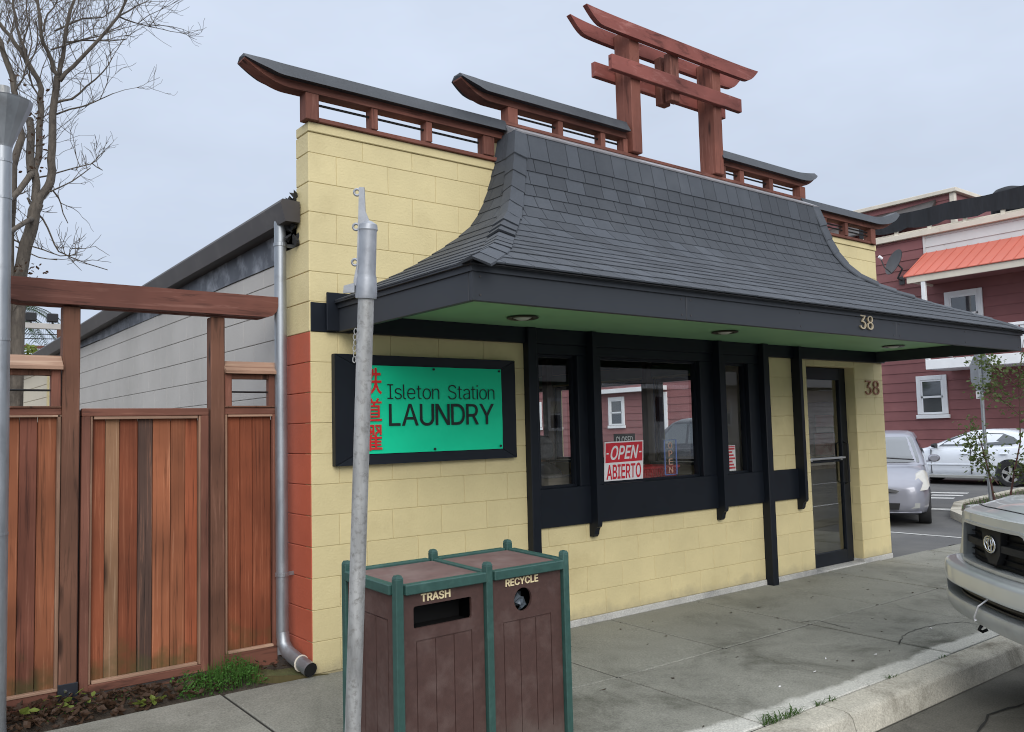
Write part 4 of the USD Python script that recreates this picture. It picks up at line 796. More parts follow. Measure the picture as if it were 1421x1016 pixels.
GLY = [[[[(39,4),(39,7),(50,13),(59,23),(66,39),(66,43),(46,43),(47,51),(67,51),(67,72),(57,71),(51,57),(49,57),(44,60),(44,64),(47,68),(51,79),(53,95),(61,94),(59,80),(67,80),(67,99),(76,99),(77,80),(96,80),(96,72),(77,71),(75,52),(77,51),(99,51),(99,43),(77,43),(77,41),(85,20),(92,12),(100,8),(100,5),(96,0),(90,2),(80,12),(72,29),(67,18),(55,5),(46,0),(43,0),(41,4)]],[[(2,11),(21,16),(21,44),(4,45),(4,53),(21,53),(21,64),(11,64),(10,69),(6,65),(3,65),(0,73),(16,88),(24,100),(26,100),(31,98),(29,93),(42,84),(46,80),(46,77),(44,73),(41,72),(32,81),(24,86),(13,73),(40,72),(39,64),(29,64),(29,53),(44,53),(44,46),(42,45),(29,45),(29,17),(44,20),(45,13),(5,3),(3,3)]],[[(36,19),(31,20),(31,25),(33,29),(35,41),(39,41),(42,40),(42,35)]],[[(11,18),(7,39),(13,40),(17,27),(17,19)]]],[[[(3,0),(0,4),(0,8),(5,13),(15,19),(15,51),(0,52),(0,60),(23,60),(24,19),(29,15),(45,9),(100,10),(98,2),(85,2),(85,1),(41,2),(25,8),(21,12),(15,10),(5,0)]],[[(36,68),(54,69),(57,74),(56,78),(28,78),(28,85),(46,85),(40,98),(46,100),(49,99),(55,88),(53,85),(70,85),(76,96),(77,99),(81,99),(85,98),(86,96),(80,85),(99,85),(99,78),(68,78),(64,71),(65,69),(89,69),(89,17),(36,17)],[(44,25),(81,24),(81,32),(45,32)],[(44,54),(81,54),(81,61),(45,62)],[(45,47),(44,40),(46,38),(81,39),(81,47)]],[[(16,72),(2,90),(2,92),(6,95),(9,95),(25,78),(19,72)]]],[[[(4,5),(3,9),(20,42),(22,42),(26,38),(28,38),(36,48),(43,62),(51,60),(48,52),(65,52),(62,59),(67,61),(66,68),(88,79),(88,91),(66,91),(66,98),(97,98),(97,59),(89,59),(88,70),(81,68),(70,61),(72,60),(74,52),(98,52),(98,45),(73,44),(73,39),(74,38),(95,37),(95,31),(73,31),(73,25),(95,25),(95,19),(73,18),(73,12),(100,11),(100,4),(45,4),(44,0),(37,0),(37,35),(31,29),(27,32),(25,32),(20,20),(11,2),(9,2)],[(44,12),(64,11),(64,18),(45,18)],[(44,26),(46,25),(64,25),(64,31),(45,31)],[(44,39),(46,38),(64,38),(64,44),(45,45)]],[[(81,75),(78,75),(69,84),(72,89),(77,87),(83,82),(83,78)]],[[(30,61),(31,68),(43,73),(33,83),(36,88),(39,88),(48,80),(44,76),(45,74),(52,78),(52,91),(32,91),(30,92),(30,98),(61,98),(61,59),(52,59),(52,70),(33,60)]],[[(6,96),(10,100),(12,100),(28,92),(29,88),(26,83),(22,83),(14,90),(7,92)]],[[(15,53),(0,63),(3,70),(8,70),(22,61),(19,53)]]]]
for gch, (z0, z1) in zip(GLY, ((1.818, 2.0), (1.63, 1.79), (1.43, 1.61))):
    mb = MB(); x0, x1 = 0.345, 0.50
    for rings in gch:
        R_ = [[(x0+a/100*(x1-x0), z0+b/100*(z1-z0)) for a, b in rr] for rr in rings]; mb.prism(Polygon(R_[0], R_[1:]).buffer(0.0008), 'y', -0.057, -0.0585)
    part(BN, 'character', mb, M['red_ink'])
for x, z in ((0.345, 1.995), (0.93, 2.0), (1.525, 2.0), (0.345, 1.43), (0.93, 1.425), (1.525, 1.43)): part(BN, 'grommet', MB().tube([(x, -0.056, z), (x, -0.063, z)], 0.009, 12), M['blackplastic'])

def numeral_thing(name, mat_, x, y, z, h, w, label):
    t = thing(name, label, 'house number')
    for i, c in enumerate('38'):
        mb = MB(); tv = text4(c, h, 0.012, -0.0016); tv[0][:, 0] *= w/tv[0][:, 0].max(); place_text(mb, tv, x+i*w*1.28, y, z); part(t, 'numeral', mb, mat_)
numeral_thing('house_number', M['brass'], 4.02, -1.604, 2.295, 0.115, 0.088, 'small brass numerals 38 on the dark canopy fascia')
numeral_thing('house_number', M['bronze'], 6.90, -0.006, 1.86, 0.165, 0.135, 'rusty bronze numerals 38 on the yellow pier beside the door')

S = thing('open_sign', 'red and white card reading OPEN ABIERTO leaning in the shop window', 'sign')
c0 = (2.715, 0.035, 1.082); tl = 0.052
def card(mb, x0, x1, z0, z1, y): return mb.box(x0, x1, y, y+0.003, z0, z1)
sh = lambda v: v+np.c_[(v[:, 2]-1.082)*0.06, -(v[:, 2]-1.082)*0.0, (v[:, 0]-2.7)*0.012]
part(S, 'card', MB().box(2.70, 3.18, 0.040, 0.044, 1.082, 1.425).xf(sh), M['sign_white'])
part(S, 'red_panel', MB().box(2.712, 3.168, 0.0385, 0.0398, 1.245, 1.414).xf(sh), M['sign_red'])
mb = MB(); place_text(mb, text3('OPEN', 0.112, 0.001, True, width=0.33, shear=0.22), 2.762, 0.0378, 1.272); part(S, 'lettering', mb.xf(sh), M['sign_white'])
for a, b in ((2.722, 2.748), (3.125, 3.155)): part(S, 'dash', MB().box(a, b, 0.0368, 0.0378, 1.318, 1.330).xf(sh), M['sign_white'])
mb = MB(); place_text(mb, text3('ABIERTO', 0.118, 0.001, True, width=0.425), 2.727, 0.0388, 1.105); part(S, 'lettering', mb.xf(sh), M['sign_red'])
S = thing('closed_sign', 'black card reading CLOSED half hidden behind the red OPEN ABIERTO card', 'sign')
part(S, 'card', MB().box(2.875, 3.14, 0.082, 0.085, 1.36, 1.492), M['blackplastic'])
mb = MB(); place_text(mb, text3('CLOSED', 0.055, 0.001, False, width=0.21), 2.90, 0.0805, 1.412); part(S, 'lettering', mb, M['sign_white'])
S = thing('neon_open_sign', 'tall unlit neon sign spelling OPEN downwards inside a blue border', 'sign')
part(S, 'backing', MB().box(3.545, 3.735, 0.125, 0.128, 1.085, 1.435), M['sideglass'])
part(S, 'border_tube', MB().tube([(3.56, 0.115, 1.10), (3.56, 0.115, 1.42), (3.72, 0.115, 1.42), (3.72, 0.115, 1.10), (3.56, 0.115, 1.10)], 0.007, 6), M['neonblue'])
for i, c in enumerate('OPEN'):
    mb = MB(); place_text(mb, text3(c, 0.055, 0.004, False, width=0.05), 3.615, 0.118, 1.342-i*0.075); part(S, 'letter_tube', mb, M['neonred'])
S = thing('window_notice', 'white notice with red lines of print in the narrow right hand window', 'notice')
part(S, 'sheet', MB().box(4.405, 4.535, 0.062, 0.064, 1.095, 1.345), M['sign_white'])
mb = MB()
for i in range(7): mb.box(4.415, 4.525-0.02*(i % 3), 0.0605, 0.0618, 1.115+i*0.031, 1.133+i*0.031)
mb.box(4.413, 4.527, 0.0605, 0.0618, 1.325, 1.338); part(S, 'printed_lines', mb, M['sign_red'])
# red laundry basket on the counter
S = thing('laundry_basket', 'red plastic laundry basket on the counter inside the main window', 'basket')
mb = MB(); x0, x1, y0, y1 = 3.36, 3.93, 0.27, 0.62
for i in range(22):
    t = i/21; x = x0+0.02+(x1-x0-0.04)*t
    for y in (y0, y1): mb.hull([(x-0.009, y, 1.15), (x+0.009, y, 1.15), (x-0.009, y+0.005, 1.15), (x+0.009, y+0.005, 1.15), (3.645+(x-3.645)*0.85-0.007, y+(0.03 if y < .4 else -.03), 0.96), (3.645+(x-3.645)*0.85+0.007, y+(0.03 if y < .4 else -.03), 0.96), (3.645+(x-3.645)*0.85, y+(0.035 if y < .4 else -.025), 0.96)])
part(S, 'slat_side', mb, M['basket'])
part(S, 'rim', MB().box(x0, x1, y0-0.01, y0+0.012, 1.15, 1.175, 0.004).box(x0, x1, y1-0.012, y1+0.01, 1.15, 1.175, 0.004).box(x0-0.01, x0, y0, y1, 1.15, 1.175).box(x1, x1+0.01, y0, y1, 1.15, 1.175), M['basket'])
part(S, 'bottom', MB().box(3.41, 3.88, 0.30, 0.59, 0.952, 0.966), M['basket'])
# red vending machine and extinguisher seen through the door
S = thing('wall_cabinet', 'black wall box with red panels hanging on the wall inside the glass door', 'cabinet')
part(S, 'cabinet', MB().box(6.98, 7.11, 0.44, 0.84, 1.14, 1.80, 0.01), M['blackplastic'])
part(S, 'red_panel', MB().box(6.965, 6.979, 0.46, 0.72, 1.16, 1.42, 0.004), M['machine'])
part(S, 'display_window', MB().box(6.965, 6.979, 0.46, 0.70, 1.50, 1.64, 0.004), M['machine'])
part(S, 'label_plate', MB().box(6.965, 6.979, 0.47, 0.69, 1.43, 1.49), M['sign_white'])
part(S, 'lock', MB().tube([(6.98, 0.80, 1.60), (6.94, 0.80, 1.60)], 0.03, 12), M['chrome'])

# ---------------------------------------------------------------- timber gate and fence
G_ = thing('timber_gate', 'red brown timber gate and fence of upright boards under a long torii style beam', 'gate')
Y0 = 0.30
def fbox(name, mat_, x0, x1, y0, y1, z0, z1, ch=0.004, par=None, **k): return part(par or G_, name, MB().box(x0, x1, y0, y1, z0, z1, ch), mat_, **k)
fbox('gate_post', M['post_z'], -1.418, -1.325, Y0, Y0+0.09, -0.06, 2.345, 0.006)
fbox('gate_post', M['post_z'], -0.552, -0.462, Y0, Y0+0.09, -0.06, 2.335, 0.006)
fbox('post_base_plate', M['plate'], -1.424, -1.319, Y0-0.006, Y0+0.095, -0.03, 0.155, 0.002)
mb = MB()
for x, z in ((-1.385, 0.115), (-1.36, 0.095)): mb.tube([(x, Y0-0.006, z), (x, Y0-0.016, z)], 0.009, 8)
part(G_, 'bolt', mb, M['chrome'])
pf = [(-1.79, 2.49), (-0.11, 2.49), (-0.112, 2.43), (-0.125, 2.39), (-0.15, 2.362), (-0.19, 2.35), (-1.64, 2.35), (-1.70, 2.362), (-1.75, 2.385), (-1.785, 2.425)]
part(G_, 'top_beam', MB().prism(Polygon(pf), 'y', Y0-0.045, Y0+0.045), M['wood_x'])
part(G_, 'top_beam', MB().prism(Polygon(pf), 'y', Y0+0.095, Y0+0.14), M['wood_x'])
bk = dict(r=0, s=1, t=2, c=3, b=4)
def board(x0, x1, z0, z1, kind, y):
    y += random.uniform(-0.003, 0.003); mb = MB().box(x0+0.0015, x1-0.0015, y, y+0.018, z0, z1, 0.003); part(panel, 'board', mb, M['boards'][bk[kind]])
# left panel
panel = fbox('side_panel', M['frame_x'], -2.62, -1.418, Y0+0.02, Y0+0.07, 1.70, 1.745, label='fence panel left of the gate')
fbox('gap_strip', M['plate'], -1.342, -1.29, Y0+0.064, Y0+0.092, -0.05, 1.73)
for a, b, kd in ((-2.25, -2.10, 'r'), (-2.10, -1.96, 's'), (-1.96, -1.83, 'b'), (-1.83, -1.705, 'r'), (-1.705, -1.628, 's'), (-1.628, -1.537, 'b'), (-1.537, -1.424, 's')): board(a, b, 0.11, 1.70, kd, Y0+0.045)
fbox('panel_stop', M['pale_z'], -1.440, -1.422, Y0+0.012, Y0+0.045, 0.12, 1.70, 0.002, panel)
fbox('panel_stop', M['pale_x'], -2.25, -1.42, Y0+0.012, Y0+0.045, 1.688, 1.70, 0.002, panel)
fbox('panel_stop', M['pale_x'], -2.25, -1.42, Y0+0.010, Y0+0.045, 0.118, 0.134, 0.002, panel)
fbox('kick_board', M['frame_x'], -2.25, -1.425, Y0+0.015, Y0+0.06, -0.05, 0.117, 0.003, panel)
# gate leaf
panel = fbox('gate_leaf', M['frame_x'], -1.31, -0.563, Y0+0.012, Y0+0.062, 1.69, 1.738, label='hinged middle leaf of eight boards')
fbox('leaf_stile', M['frame_z'], -1.31, -1.262, Y0+0.012, Y0+0.062, 0.07, 1.69, 0.004, panel); fbox('leaf_stile', M['frame_z'], -0.612, -0.563, Y0+0.012, Y0+0.062, 0.07, 1.69, 0.004, panel)
fbox('leaf_rail', M['frame_x'], -1.262, -0.612, Y0+0.012, Y0+0.062, 0.07, 0.118, 0.004, panel)
for a, b, kd in ((-1.252, -1.172, 'r'), (-1.172, -1.092, 't'), (-1.092, -0.985, 'r'), (-0.985, -0.898, 'c'), (-0.898, -0.79, 's'), (-0.79, -0.700, 's'), (-0.700, -0.622, 'r')): board(a, b, 0.118, 1.69, kd, Y0+0.052)
fbox('leaf_stop', M['pale_z'], -1.262, -1.250, Y0+0.018, Y0+0.05, 0.12, 1.69, 0.002, panel); fbox('leaf_stop', M['pale_z'], -0.624, -0.612, Y0+0.018, Y0+0.05, 0.12, 1.69, 0.002, panel)
fbox('leaf_stop', M['pale_x'], -1.243, -0.632, Y0+0.016, Y0+0.05, 0.119, 0.136, 0.002, panel); fbox('leaf_stop', M['pale_x'], -1.243, -0.632, Y0+0.016, Y0+0.05, 1.672, 1.689, 0.002, panel)
# right panel
panel = fbox('side_panel', M['frame_x'], -0.462, -0.105, Y0+0.018, Y0+0.07, 1.695, 1.74, label='narrow fence panel right of the gate')
for a, b, kd in ((-0.434, -0.345, 'r'), (-0.345, -0.262, 'r'), (-0.262, -0.135, 'r')): board(a, b, 0.14, 1.695, kd, Y0+0.048)
fbox('panel_stop', M['pale_z'], -0.456, -0.442, Y0+0.014, Y0+0.046, 0.15, 1.695, 0.002, panel); fbox('panel_stop', M['frame_z'], -0.133, -0.11, Y0+0.014, Y0+0.046, 0.15, 1.695, 0.002, panel)
fbox('panel_stop', M['pale_x'], -0.436, -0.133, Y0+0.012, Y0+0.046, 0.15, 0.166, 0.002, panel); fbox('panel_stop', M['pale_x'], -0.436, -0.133, Y0+0.014, Y0+0.046, 1.68, 1.694, 0.002, panel)
fbox('kick_board', M['frame_x'], -0.46, -0.105, Y0+0.014, Y0+0.06, 0.0, 0.149, 0.003, panel)
panel = stage.GetPrimAtPath(G_+'/gate_leaf').GetPath().pathString
for x0, x1, pp in ((-2.25, -1.43, G_+'/side_panel'), (-1.25, -0.615, G_+'/gate_leaf'), (-0.45, -0.112, G_+'/side_panel_001')): part(pp, 'backing_board', MB().box(x0, x1, Y0+0.076, Y0+0.086, 0.14, 1.66), M['post_z'])
# little roofed openings above the side panels
for x0, x1, lb in ((-2.25, -1.42, 'left'), (-0.462, -0.105, 'right')):
    op = part(G_, 'opening_cap', MB().hull([(x0, Y0-0.03, 1.965), (x1, Y0-0.03, 1.965), (x0, Y0-0.03, 1.985), (x1, Y0-0.03, 1.985), (x0+(-0.02 if lb == 'right' else 0), Y0+0.045, 2.05), (x1, Y0+0.045, 2.05), (x0, Y0+0.045, 1.965), (x1, Y0+0.045, 1.965)]), M['pale_x'])
    part(op, 'opening_stud', MB().box(x1-0.055, x1-0.005, Y0+0.01, Y0+0.06, 1.742, 1.964, 0.003), M['frame_z']); 
    if lb == 'right': part(op, 'opening_stud', MB().box(x0+0.005, x0+0.05, Y0+0.01, Y0+0.06, 1.742, 1.964, 0.003), M['frame_z'])
    part(op, 'opening_lintel', MB().box(x0, x1-0.056, Y0+0.014, Y0+0.055, 1.93, 1.963, 0.003), M['post_z'])
    part(op, 'iron_rod', MB().tube([(x0, Y0+0.035, 1.845), (x1-0.03, Y0+0.035, 1.845)], 0.007, 6), M['rust_rod'])
    part(op, 'opening_sill', MB().box(x0, x1-0.001, Y0+0.008, Y0+0.066, 1.741, 1.752, 0.002), M['post_z'])
fbox('threshold_board', M['post_z'], -1.32, -0.56, Y0+0.03, Y0+0.075, -0.06, 0.045, 0.004)
# mossy splash box below the downspout
S = thing('splash_box', 'mossy timber edged splash box below the galvanised downspout', 'splash box')
part(S, 'edging', MB().hull([(-0.36, 0.10, -0.06), (-0.30, 0.08, -0.06), (-0.36, 0.10, 0.045), (-0.30, 0.08, 0.045), (-0.335, 0.29, -0.06), (-0.29, 0.29, -0.06), (-0.335, 0.29, 0.055), (-0.29, 0.29, 0.055)]), M['boards'][2])
part(S, 'edging', MB().hull([(-0.34, 0.075, -0.06), (-0.34, 0.10, -0.06), (0.16, -0.055, -0.06), (0.16, -0.03, -0.06), (-0.34, 0.075, 0.036), (-0.34, 0.10, 0.036), (0.16, -0.055, -0.012), (0.16, -0.03, -0.012)]), M['boards'][2])
M['mossbed'] = mat('mossy_bed', (0.10, 0.095, 0.035), 0.95, amt=0.5, scale=18, bump=0.8, bscale=60, bdist=0.01, stain=(0.06, 0.075, 0.02), sscale=9, slo=0.45, shi=0.7)
part(S, 'moss_bed', MB().hull([(-0.31, 0.09, -0.06), (0.02, 0.02, -0.06), (-0.30, 0.29, -0.06), (-0.02, 0.29, -0.06), (-0.31, 0.09, 0.03), (-0.002, 0.012, 0.002), (-0.30, 0.29, 0.04), (-0.005, 0.29, 0.03)]), M['mossbed'])

# ---------------------------------------------------------------- weeds and leaf litter
def leaf_quad(mb, c, size, yaw, tilt, roll, curl=0.25):
    L = size; P = np.array([(-L/2, 0, 0), (-L*0.1, -L*0.32, L*curl*0.4), (L*0.25, -L*0.22, L*curl*0.25), (L/2, 0, L*curl*0.5), (L*0.25, L*0.22, L*curl*0.25), (-L*0.1, L*0.32, L*curl*0.4), (0.05*L, 0, -L*curl*0.15)])
    a = roll; P = P@np.array([[1, 0, 0], [0, math.cos(a), math.sin(a)], [0, -math.sin(a), math.cos(a)]]); a = tilt; P = P@np.array([[math.cos(a), 0, math.sin(a)], [0, 1, 0], [-math.sin(a), 0, math.cos(a)]])
    P = rotz(P, yaw)+np.asarray(c); mb.add(P, [(0, 1, 6), (1, 2, 6), (2, 3, 6), (3, 4, 6), (4, 5, 6), (5, 0, 6)])
U_ = random.uniform
mb = MB()
for i in range(1500):
    t = random.random(); x = -0.86+0.62*random.betavariate(1.6, 1.3); y = 0.03+0.25*random.random(); 
    hmax = (0.10*math.exp(-((x+0.44)/0.17)**2)+0.055*math.exp(-((x+0.72)/0.13)**2))*(0.45+1.1*float(meshkit.noise(np.array([[x*14, y*14, 2.5]]))[0])); 
    if hmax < 0.03 or y < 0.02+0.08*abs(x+0.45): continue
    leaf_quad(mb, (x, y, soilz(x, y)+random.random()**0.7*hmax), U_(0.009, 0.024), U_(0, 6.3), U_(-0.9, 0.9), U_(-0.8, 0.8))
for i in range(420):
    x, y = U_(-0.8, -0.3), U_(0.05, 0.28); h = U_(0.03, 0.15)*math.exp(-((x+0.46)/0.25)**2); mb.tube([(x, y, soilz(x, y)-0.01), (x+U_(-.02, .02), y+U_(-.02, .02), soilz(x, y)+h)], 0.0012, 3, cap=False)
for i in range(160):
    x, y = U_(-1.55, -0.95), U_(0.12, 0.3); leaf_quad(mb, (x, y, soilz(x, y)+U_(0, 0.025)), U_(0.01, 0.022), U_(0, 6.3), U_(-0.9, 0.9), U_(-0.8, 0.8))
single('weeds', mb, M['weed'], 'bright green chickweed growing below the timber gate', 'weeds', kind='stuff')
mb = MB()
for i in range(1000):
    x = -2.6+2.3*random.betavariate(1.5, 1.6); y = U_(0.0, 0.29) if x < -1.0 else U_(0.05, 0.28); 
    if x > -0.95 and random.random() < 0.55: continue
    leaf_quad(mb, (x, y, soilz(x, y)+0.012+random.random()*0.03*(1 if x > -1.2 else 1.8)), U_(0.02, 0.065), U_(0, 6.3), U_(-0.6, 0.6), U_(-0.6, 0.6), U_(0.1, 0.7))
for i in range(26): leaf_quad(mb, (U_(-0.3, -0.02), U_(0.14, 0.29), U_(0.05, 0.09)), U_(0.03, 0.06), U_(0, 6.3), U_(-0.5, 0.5), U_(-0.5, 0.5), 0.3)
single('fallen_leaves', mb, M['fallen'], 'brown fallen leaves heaped along the foot of the timber fence', 'leaves', kind='stuff')
mb = MB()
for cx, cy in ((-1.39, 0.16), (-1.3, 0.2), (-1.47, 0.2), (-1.05, 0.06), (-0.93, 0.07), (-0.99, 0.045), (-1.62, 0.1)):
    for k in range(4): leaf_quad(mb, (cx+U_(-.05, .05), cy+U_(-.03, .03), soilz(cx, cy)+U_(0.03, 0.10 if cx < -1.2 else 0.05)), U_(0.04, 0.08), U_(0, 6.3), U_(-0.9, 0.3), U_(-0.6, 0.6), 0.2)
single('seedling_leaves', mb, M['yellowleaf'], 'pale yellow green seedling leaves poking through the leaf litter', 'seedlings', kind='stuff')
mb = MB()
def tuft(cx, cy, n, L, spread):
    for i in range(n):
        a = U_(0, 6.28); l = L*U_(0.5, 1); x, y = cx+U_(-spread, spread), cy+U_(-0.012, 0.012); z = float(gz(np.array(x), np.array(y)))-0.004; w = 0.0022
        p = [np.array([x, y, z]), np.array([x+math.cos(a)*l*0.4, y+math.sin(a)*l*0.4, z+l*0.45]), np.array([x+math.cos(a)*l, y+math.sin(a)*l, z+l*0.35])]; s_ = np.array([-math.sin(a), math.cos(a), 0])*w
        mb.add([p[0]-s_, p[0]+s_, p[1]+s_, p[1]-s_, p[2]], [(0, 1, 2), (0, 2, 3), (3, 2, 4)])
tuft(1.72, -2.322, 90, 0.11, 0.16); tuft(2.15, -2.322, 34, 0.06, 0.10); tuft(2.9, -2.322, 16, 0.05, 0.05); tuft(3.6, -2.322, 10, 0.04, 0.05); tuft(1.1, -2.322, 20, 0.05, 0.1)
for i in range(500):
    x, y = U_(11.8, 18), U_(0.5, 2.7)
    if bp.buffer(-0.15).contains(LineString([(x, y), (x, y+.01)])): 
        a = U_(0, 6.28); l = U_(0.05, 0.16); s_ = np.array([-math.sin(a), math.cos(a), 0])*0.012; p0 = np.array([x, y, -0.06]); p1 = p0+[math.cos(a)*l*.6, math.sin(a)*l*.6, l]; mb.add([p0-s_, p0+s_, p1], [(0, 1, 2)])
single('grass_tufts', mb, M['grass'], 'thin grass in the kerb seam and the planter bed', 'grass', kind='stuff')
mb = MB()
for i in range(70):
    x, y = U_(0.9, 8.5), U_(-2.25, -0.1); z = float(gz(np.array(x), np.array(y))); s_ = U_(0.004, 0.016); mb.hull(np.array([x, y, z+0.003])+RNG.normal(0, 1, (6, 3))*[s_, s_*0.6, 0.002])
single('pavement_debris', mb, M['soil'], 'dark crumbs of leaf and grit scattered on the pavement', 'debris', kind='stuff')
mb = MB()
for x, y in ((2.62, -1.95), (2.95, -1.82), (2.2, -1.98), (4.3, -1.9), (3.3, -2.0)):
    z = float(gz(np.array(x), np.array(y))); mb.hull(np.array([x, y, z+0.004])+RNG.normal(0, 1, (7, 3))*[0.011, 0.006, 0.003])
single('paper_scraps', mb, M['sign_white'], 'tiny white scraps of paper on the dark pavement', 'litter', kind='stuff')

# ---------------------------------------------------------------- litter bin pair
TB = thing('litter_bin', 'brown and green double litter bin lettered TRASH and RECYCLE on the pavement', 'litter bin')
bw, bd, hb = 0.512, 0.462, 0.905
ORG = np.array([-0.443, -1.858, 0.0]); BYAW = math.radians(1.9); TILT = math.radians(2.4)
def bt(v):
    v = np.asarray(v, float); z = v[:, 2]+math.tan(TILT)*v[:, 1]; q = np.c_[v[:, 0], v[:, 1], z]; return rotz(q, BYAW)+ORG
def bpart(par, name, mb, mt, **k): return part(par, name, mb.xf(bt), mt, **k)
zb0 = -0.085
for i in range(3):
    for j in range(2):
        x, y = i*bw, j*bd; ht = hb-0.012; mb = MB().box(x-0.020, x+0.020, y-0.020, y+0.020, zb0, ht, 0.004)
        mb.hull([(x+a, y+b, ht) for a in (-.019, .019) for b in (-.019, .019)]+[(x+a, y+b, ht+0.014) for a in (-.012, .012) for b in (-.012, .012)]); bpart(TB, 'corner_post', mb, M['trash_green'])
rz0, rz1 = hb-0.088, hb-0.042
for i in range(2):
    a, b = i*bw+0.026, (i+1)*bw-0.026
    for y0, y1 in ((-0.03, 0.012), (bd-0.012, bd+0.03)): bpart(TB, 'top_rail', MB().box(a, b, y0, y1, rz0, rz1, 0.004), M['trash_green'])
for i in range(3): bpart(TB, 'top_rail', MB().box(i*bw-(0.03 if i == 0 else 0.015), i*bw+(0.03 if i == 2 else 0.015), 0.026, bd-0.026, rz0, rz1, 0.004), M['trash_green'])
for i in range(2): bpart(TB, 'lid', MB().box(i*bw+0.012, (i+1)*bw-0.012, 0.010, bd-0.010, rz0+0.01, rz1-0.012, 0.003), M['trash_top'])
# front panels with their openings cut through
def rrect(x0, x1, z0, z1, r): return sbox(x0+r, z0+r, x1-r, z1-r).buffer(r, quad_segs=5)
pz0, pz1 = zb0+0.06, rz0+0.004
def grooves(x0, x1, zt, n):
    """line work of a three board panel pressed into the plastic."""
    h = []; w = 0.0045
    for k in range(n+1):
        x = x0+(x1-x0)*k/n; h.append(sbox(x-w/2, pz0+0.06, x+w/2, zt))
    h.append(sbox(x0, zt-0.006, x1, zt)); return unary_union(h)
for i, holes in ((0, rrect(0.085, 0.415, 0.655, 0.755, 0.012)), (1, None)):
    x0, x1 = i*bw+0.024, (i+1)*bw-0.024
    if i: holes = affinity.translate(affinity.scale(LineString([(0, 0), (0.0001, 0)]).buffer(0.058, quad_segs=12), 1, 1), bw+0.228, 0.695)
    gr = grooves(x0+0.075, x1-0.075, 0.60, 3)
    fpn = bpart(TB, 'front_panel', MB().prism(sbox(x0, pz0, x1, pz1).difference(holes).difference(gr), 'y', 0.004, 0.018), M['trash_brown'])
    bpart(fpn, 'panel_board', MB().box(x0, x1, 0.0085, 0.0175, pz0, 0.603), M['trash_brown'])
    if i == 0: bpart(TB, 'bin_liner', MB().box(x0+0.01, x1-0.01, 0.06, bd-0.03, pz0, 0.62).box(x0+0.005, x1-0.005, 0.20, 0.21, 0.6, pz1), M['black'])
    else:
        ln = bpart(TB, 'bin_liner', MB().box(x0+0.01, x1-0.01, 0.20, bd-0.03, pz0, pz1), M['black']); mb = MB()
        for k in range(7): c = np.array([bw+0.235+U_(-.03, .04), 0.09+U_(-.03, .03), 0.665+U_(-.02, .03)]); mb.hull(c+RNG.normal(0, 0.018, (9, 3)))
        bpart(ln, 'clear_bag', mb, M['bottle'])
for i in (0, 1):
    x = 0.0 if i == 0 else 2*bw; s_ = -1 if i == 0 else 1; gr = grooves(0.075, bd-0.075, 0.70, 3)
    sp = bpart(TB, 'side_panel', MB().prism(sbox(0.024, pz0, bd-0.024, pz1).difference(gr), 'x', x-0.008, x+0.008), M['trash_brown'])
    bpart(sp, 'panel_board', MB().box(x-0.003, x+0.003, 0.03, bd-0.03, pz0, 0.703), M['trash_brown'])
bpart(TB, 'back_panel', MB().box(0.024, 2*bw-0.024, bd-0.014, bd-0.004, pz0, pz1), M['trash_brown'])
mb = MB(); place_text(mb, text3('TRASH', 0.034, 0.004, True, width=0.165), 0.125, 0.004, 0.772); bpart(TB, 'lettering', mb, M['cream_letter'], label='cream letters TRASH')
mb = MB(); place_text(mb, text3('RECYCLE', 0.034, 0.004, True, width=0.215), bw+0.115, 0.004, 0.772); bpart(TB, 'lettering', mb, M['cream_letter'], label='cream letters RECYCLE')

# ---------------------------------------------------------------- posts near the kerb
GP = thing('galvanised_post', 'bare galvanised sign post with a cast bracket on top in front of the litter bin', 'post')
p0, p1 = np.array([-0.945, -2.335, -0.10]), np.array([-0.966, -2.568, 2.035])
part(GP, 'pole', MB().tube([p0+(p1-p0)*t for t in np.linspace(0, 1, 12)], 0.0285, 20), M['galvold'], smooth=40)
ax = (p1-p0)/np.linalg.norm(p1-p0); lf = np.array([-math.cos(YAW), math.sin(YAW), 0]); lf -= ax*(lf@ax); lf /= np.linalg.norm(lf)
def on(h): return p1+ax*h
br = part(GP, 'cast_sleeve', MB().tube([on(-0.012), on(0.0), on(0.03), on(0.06), on(0.075), on(0.225), on(0.232), on(0.25), on(0.262)], [0.037, 0.0385, 0.0375, 0.035, 0.0315, 0.0305, 0.034, 0.031, 0.012], 22), M['galvcast'], smooth=35)
fl = MB()
def plate(pts, th): # pts along (left offset, height)
    nrm = np.cross(lf, ax); P = []
    for a, h in pts:
        for s_ in (-th, th): P.append(on(h)+lf*a+nrm*s_)
    return P
fl.hull(plate([(0.008, 0.06), (0.036, 0.06), (0.036, 0.38), (0.018, 0.38), (0.008, 0.25)], 0.006)); fl.hull(plate([(-0.005, 0.26), (0.018, 0.26), (0.018, 0.31)], 0.005))
part(br, 'fin', fl, M['galvcast'])
fl = MB(); fl.hull(plate([(0.02, 0.02), (0.036, 0.10), (0.045, 0.045), (0.02, 0.005)], 0.012)); fl.hull(plate([(0.04, 0.008), (0.04, 0.042), (0.078, 0.03), (0.08, 0.004)], 0.012)); part(br, 'side_lug', fl, M['galvcast'])
for h in (0.115, 0.24, 0.362):
    c = on(h)+lf*0.043; nrm = np.cross(lf, ax); part(br, 'eye', MB().tube([c+(lf*math.cos(a)+ax*math.sin(a))*0.011 for a in np.linspace(0, 6.283, 15)], 0.0045, 6, cap=False), M['galvcast'], smooth=True)
mb = MB()
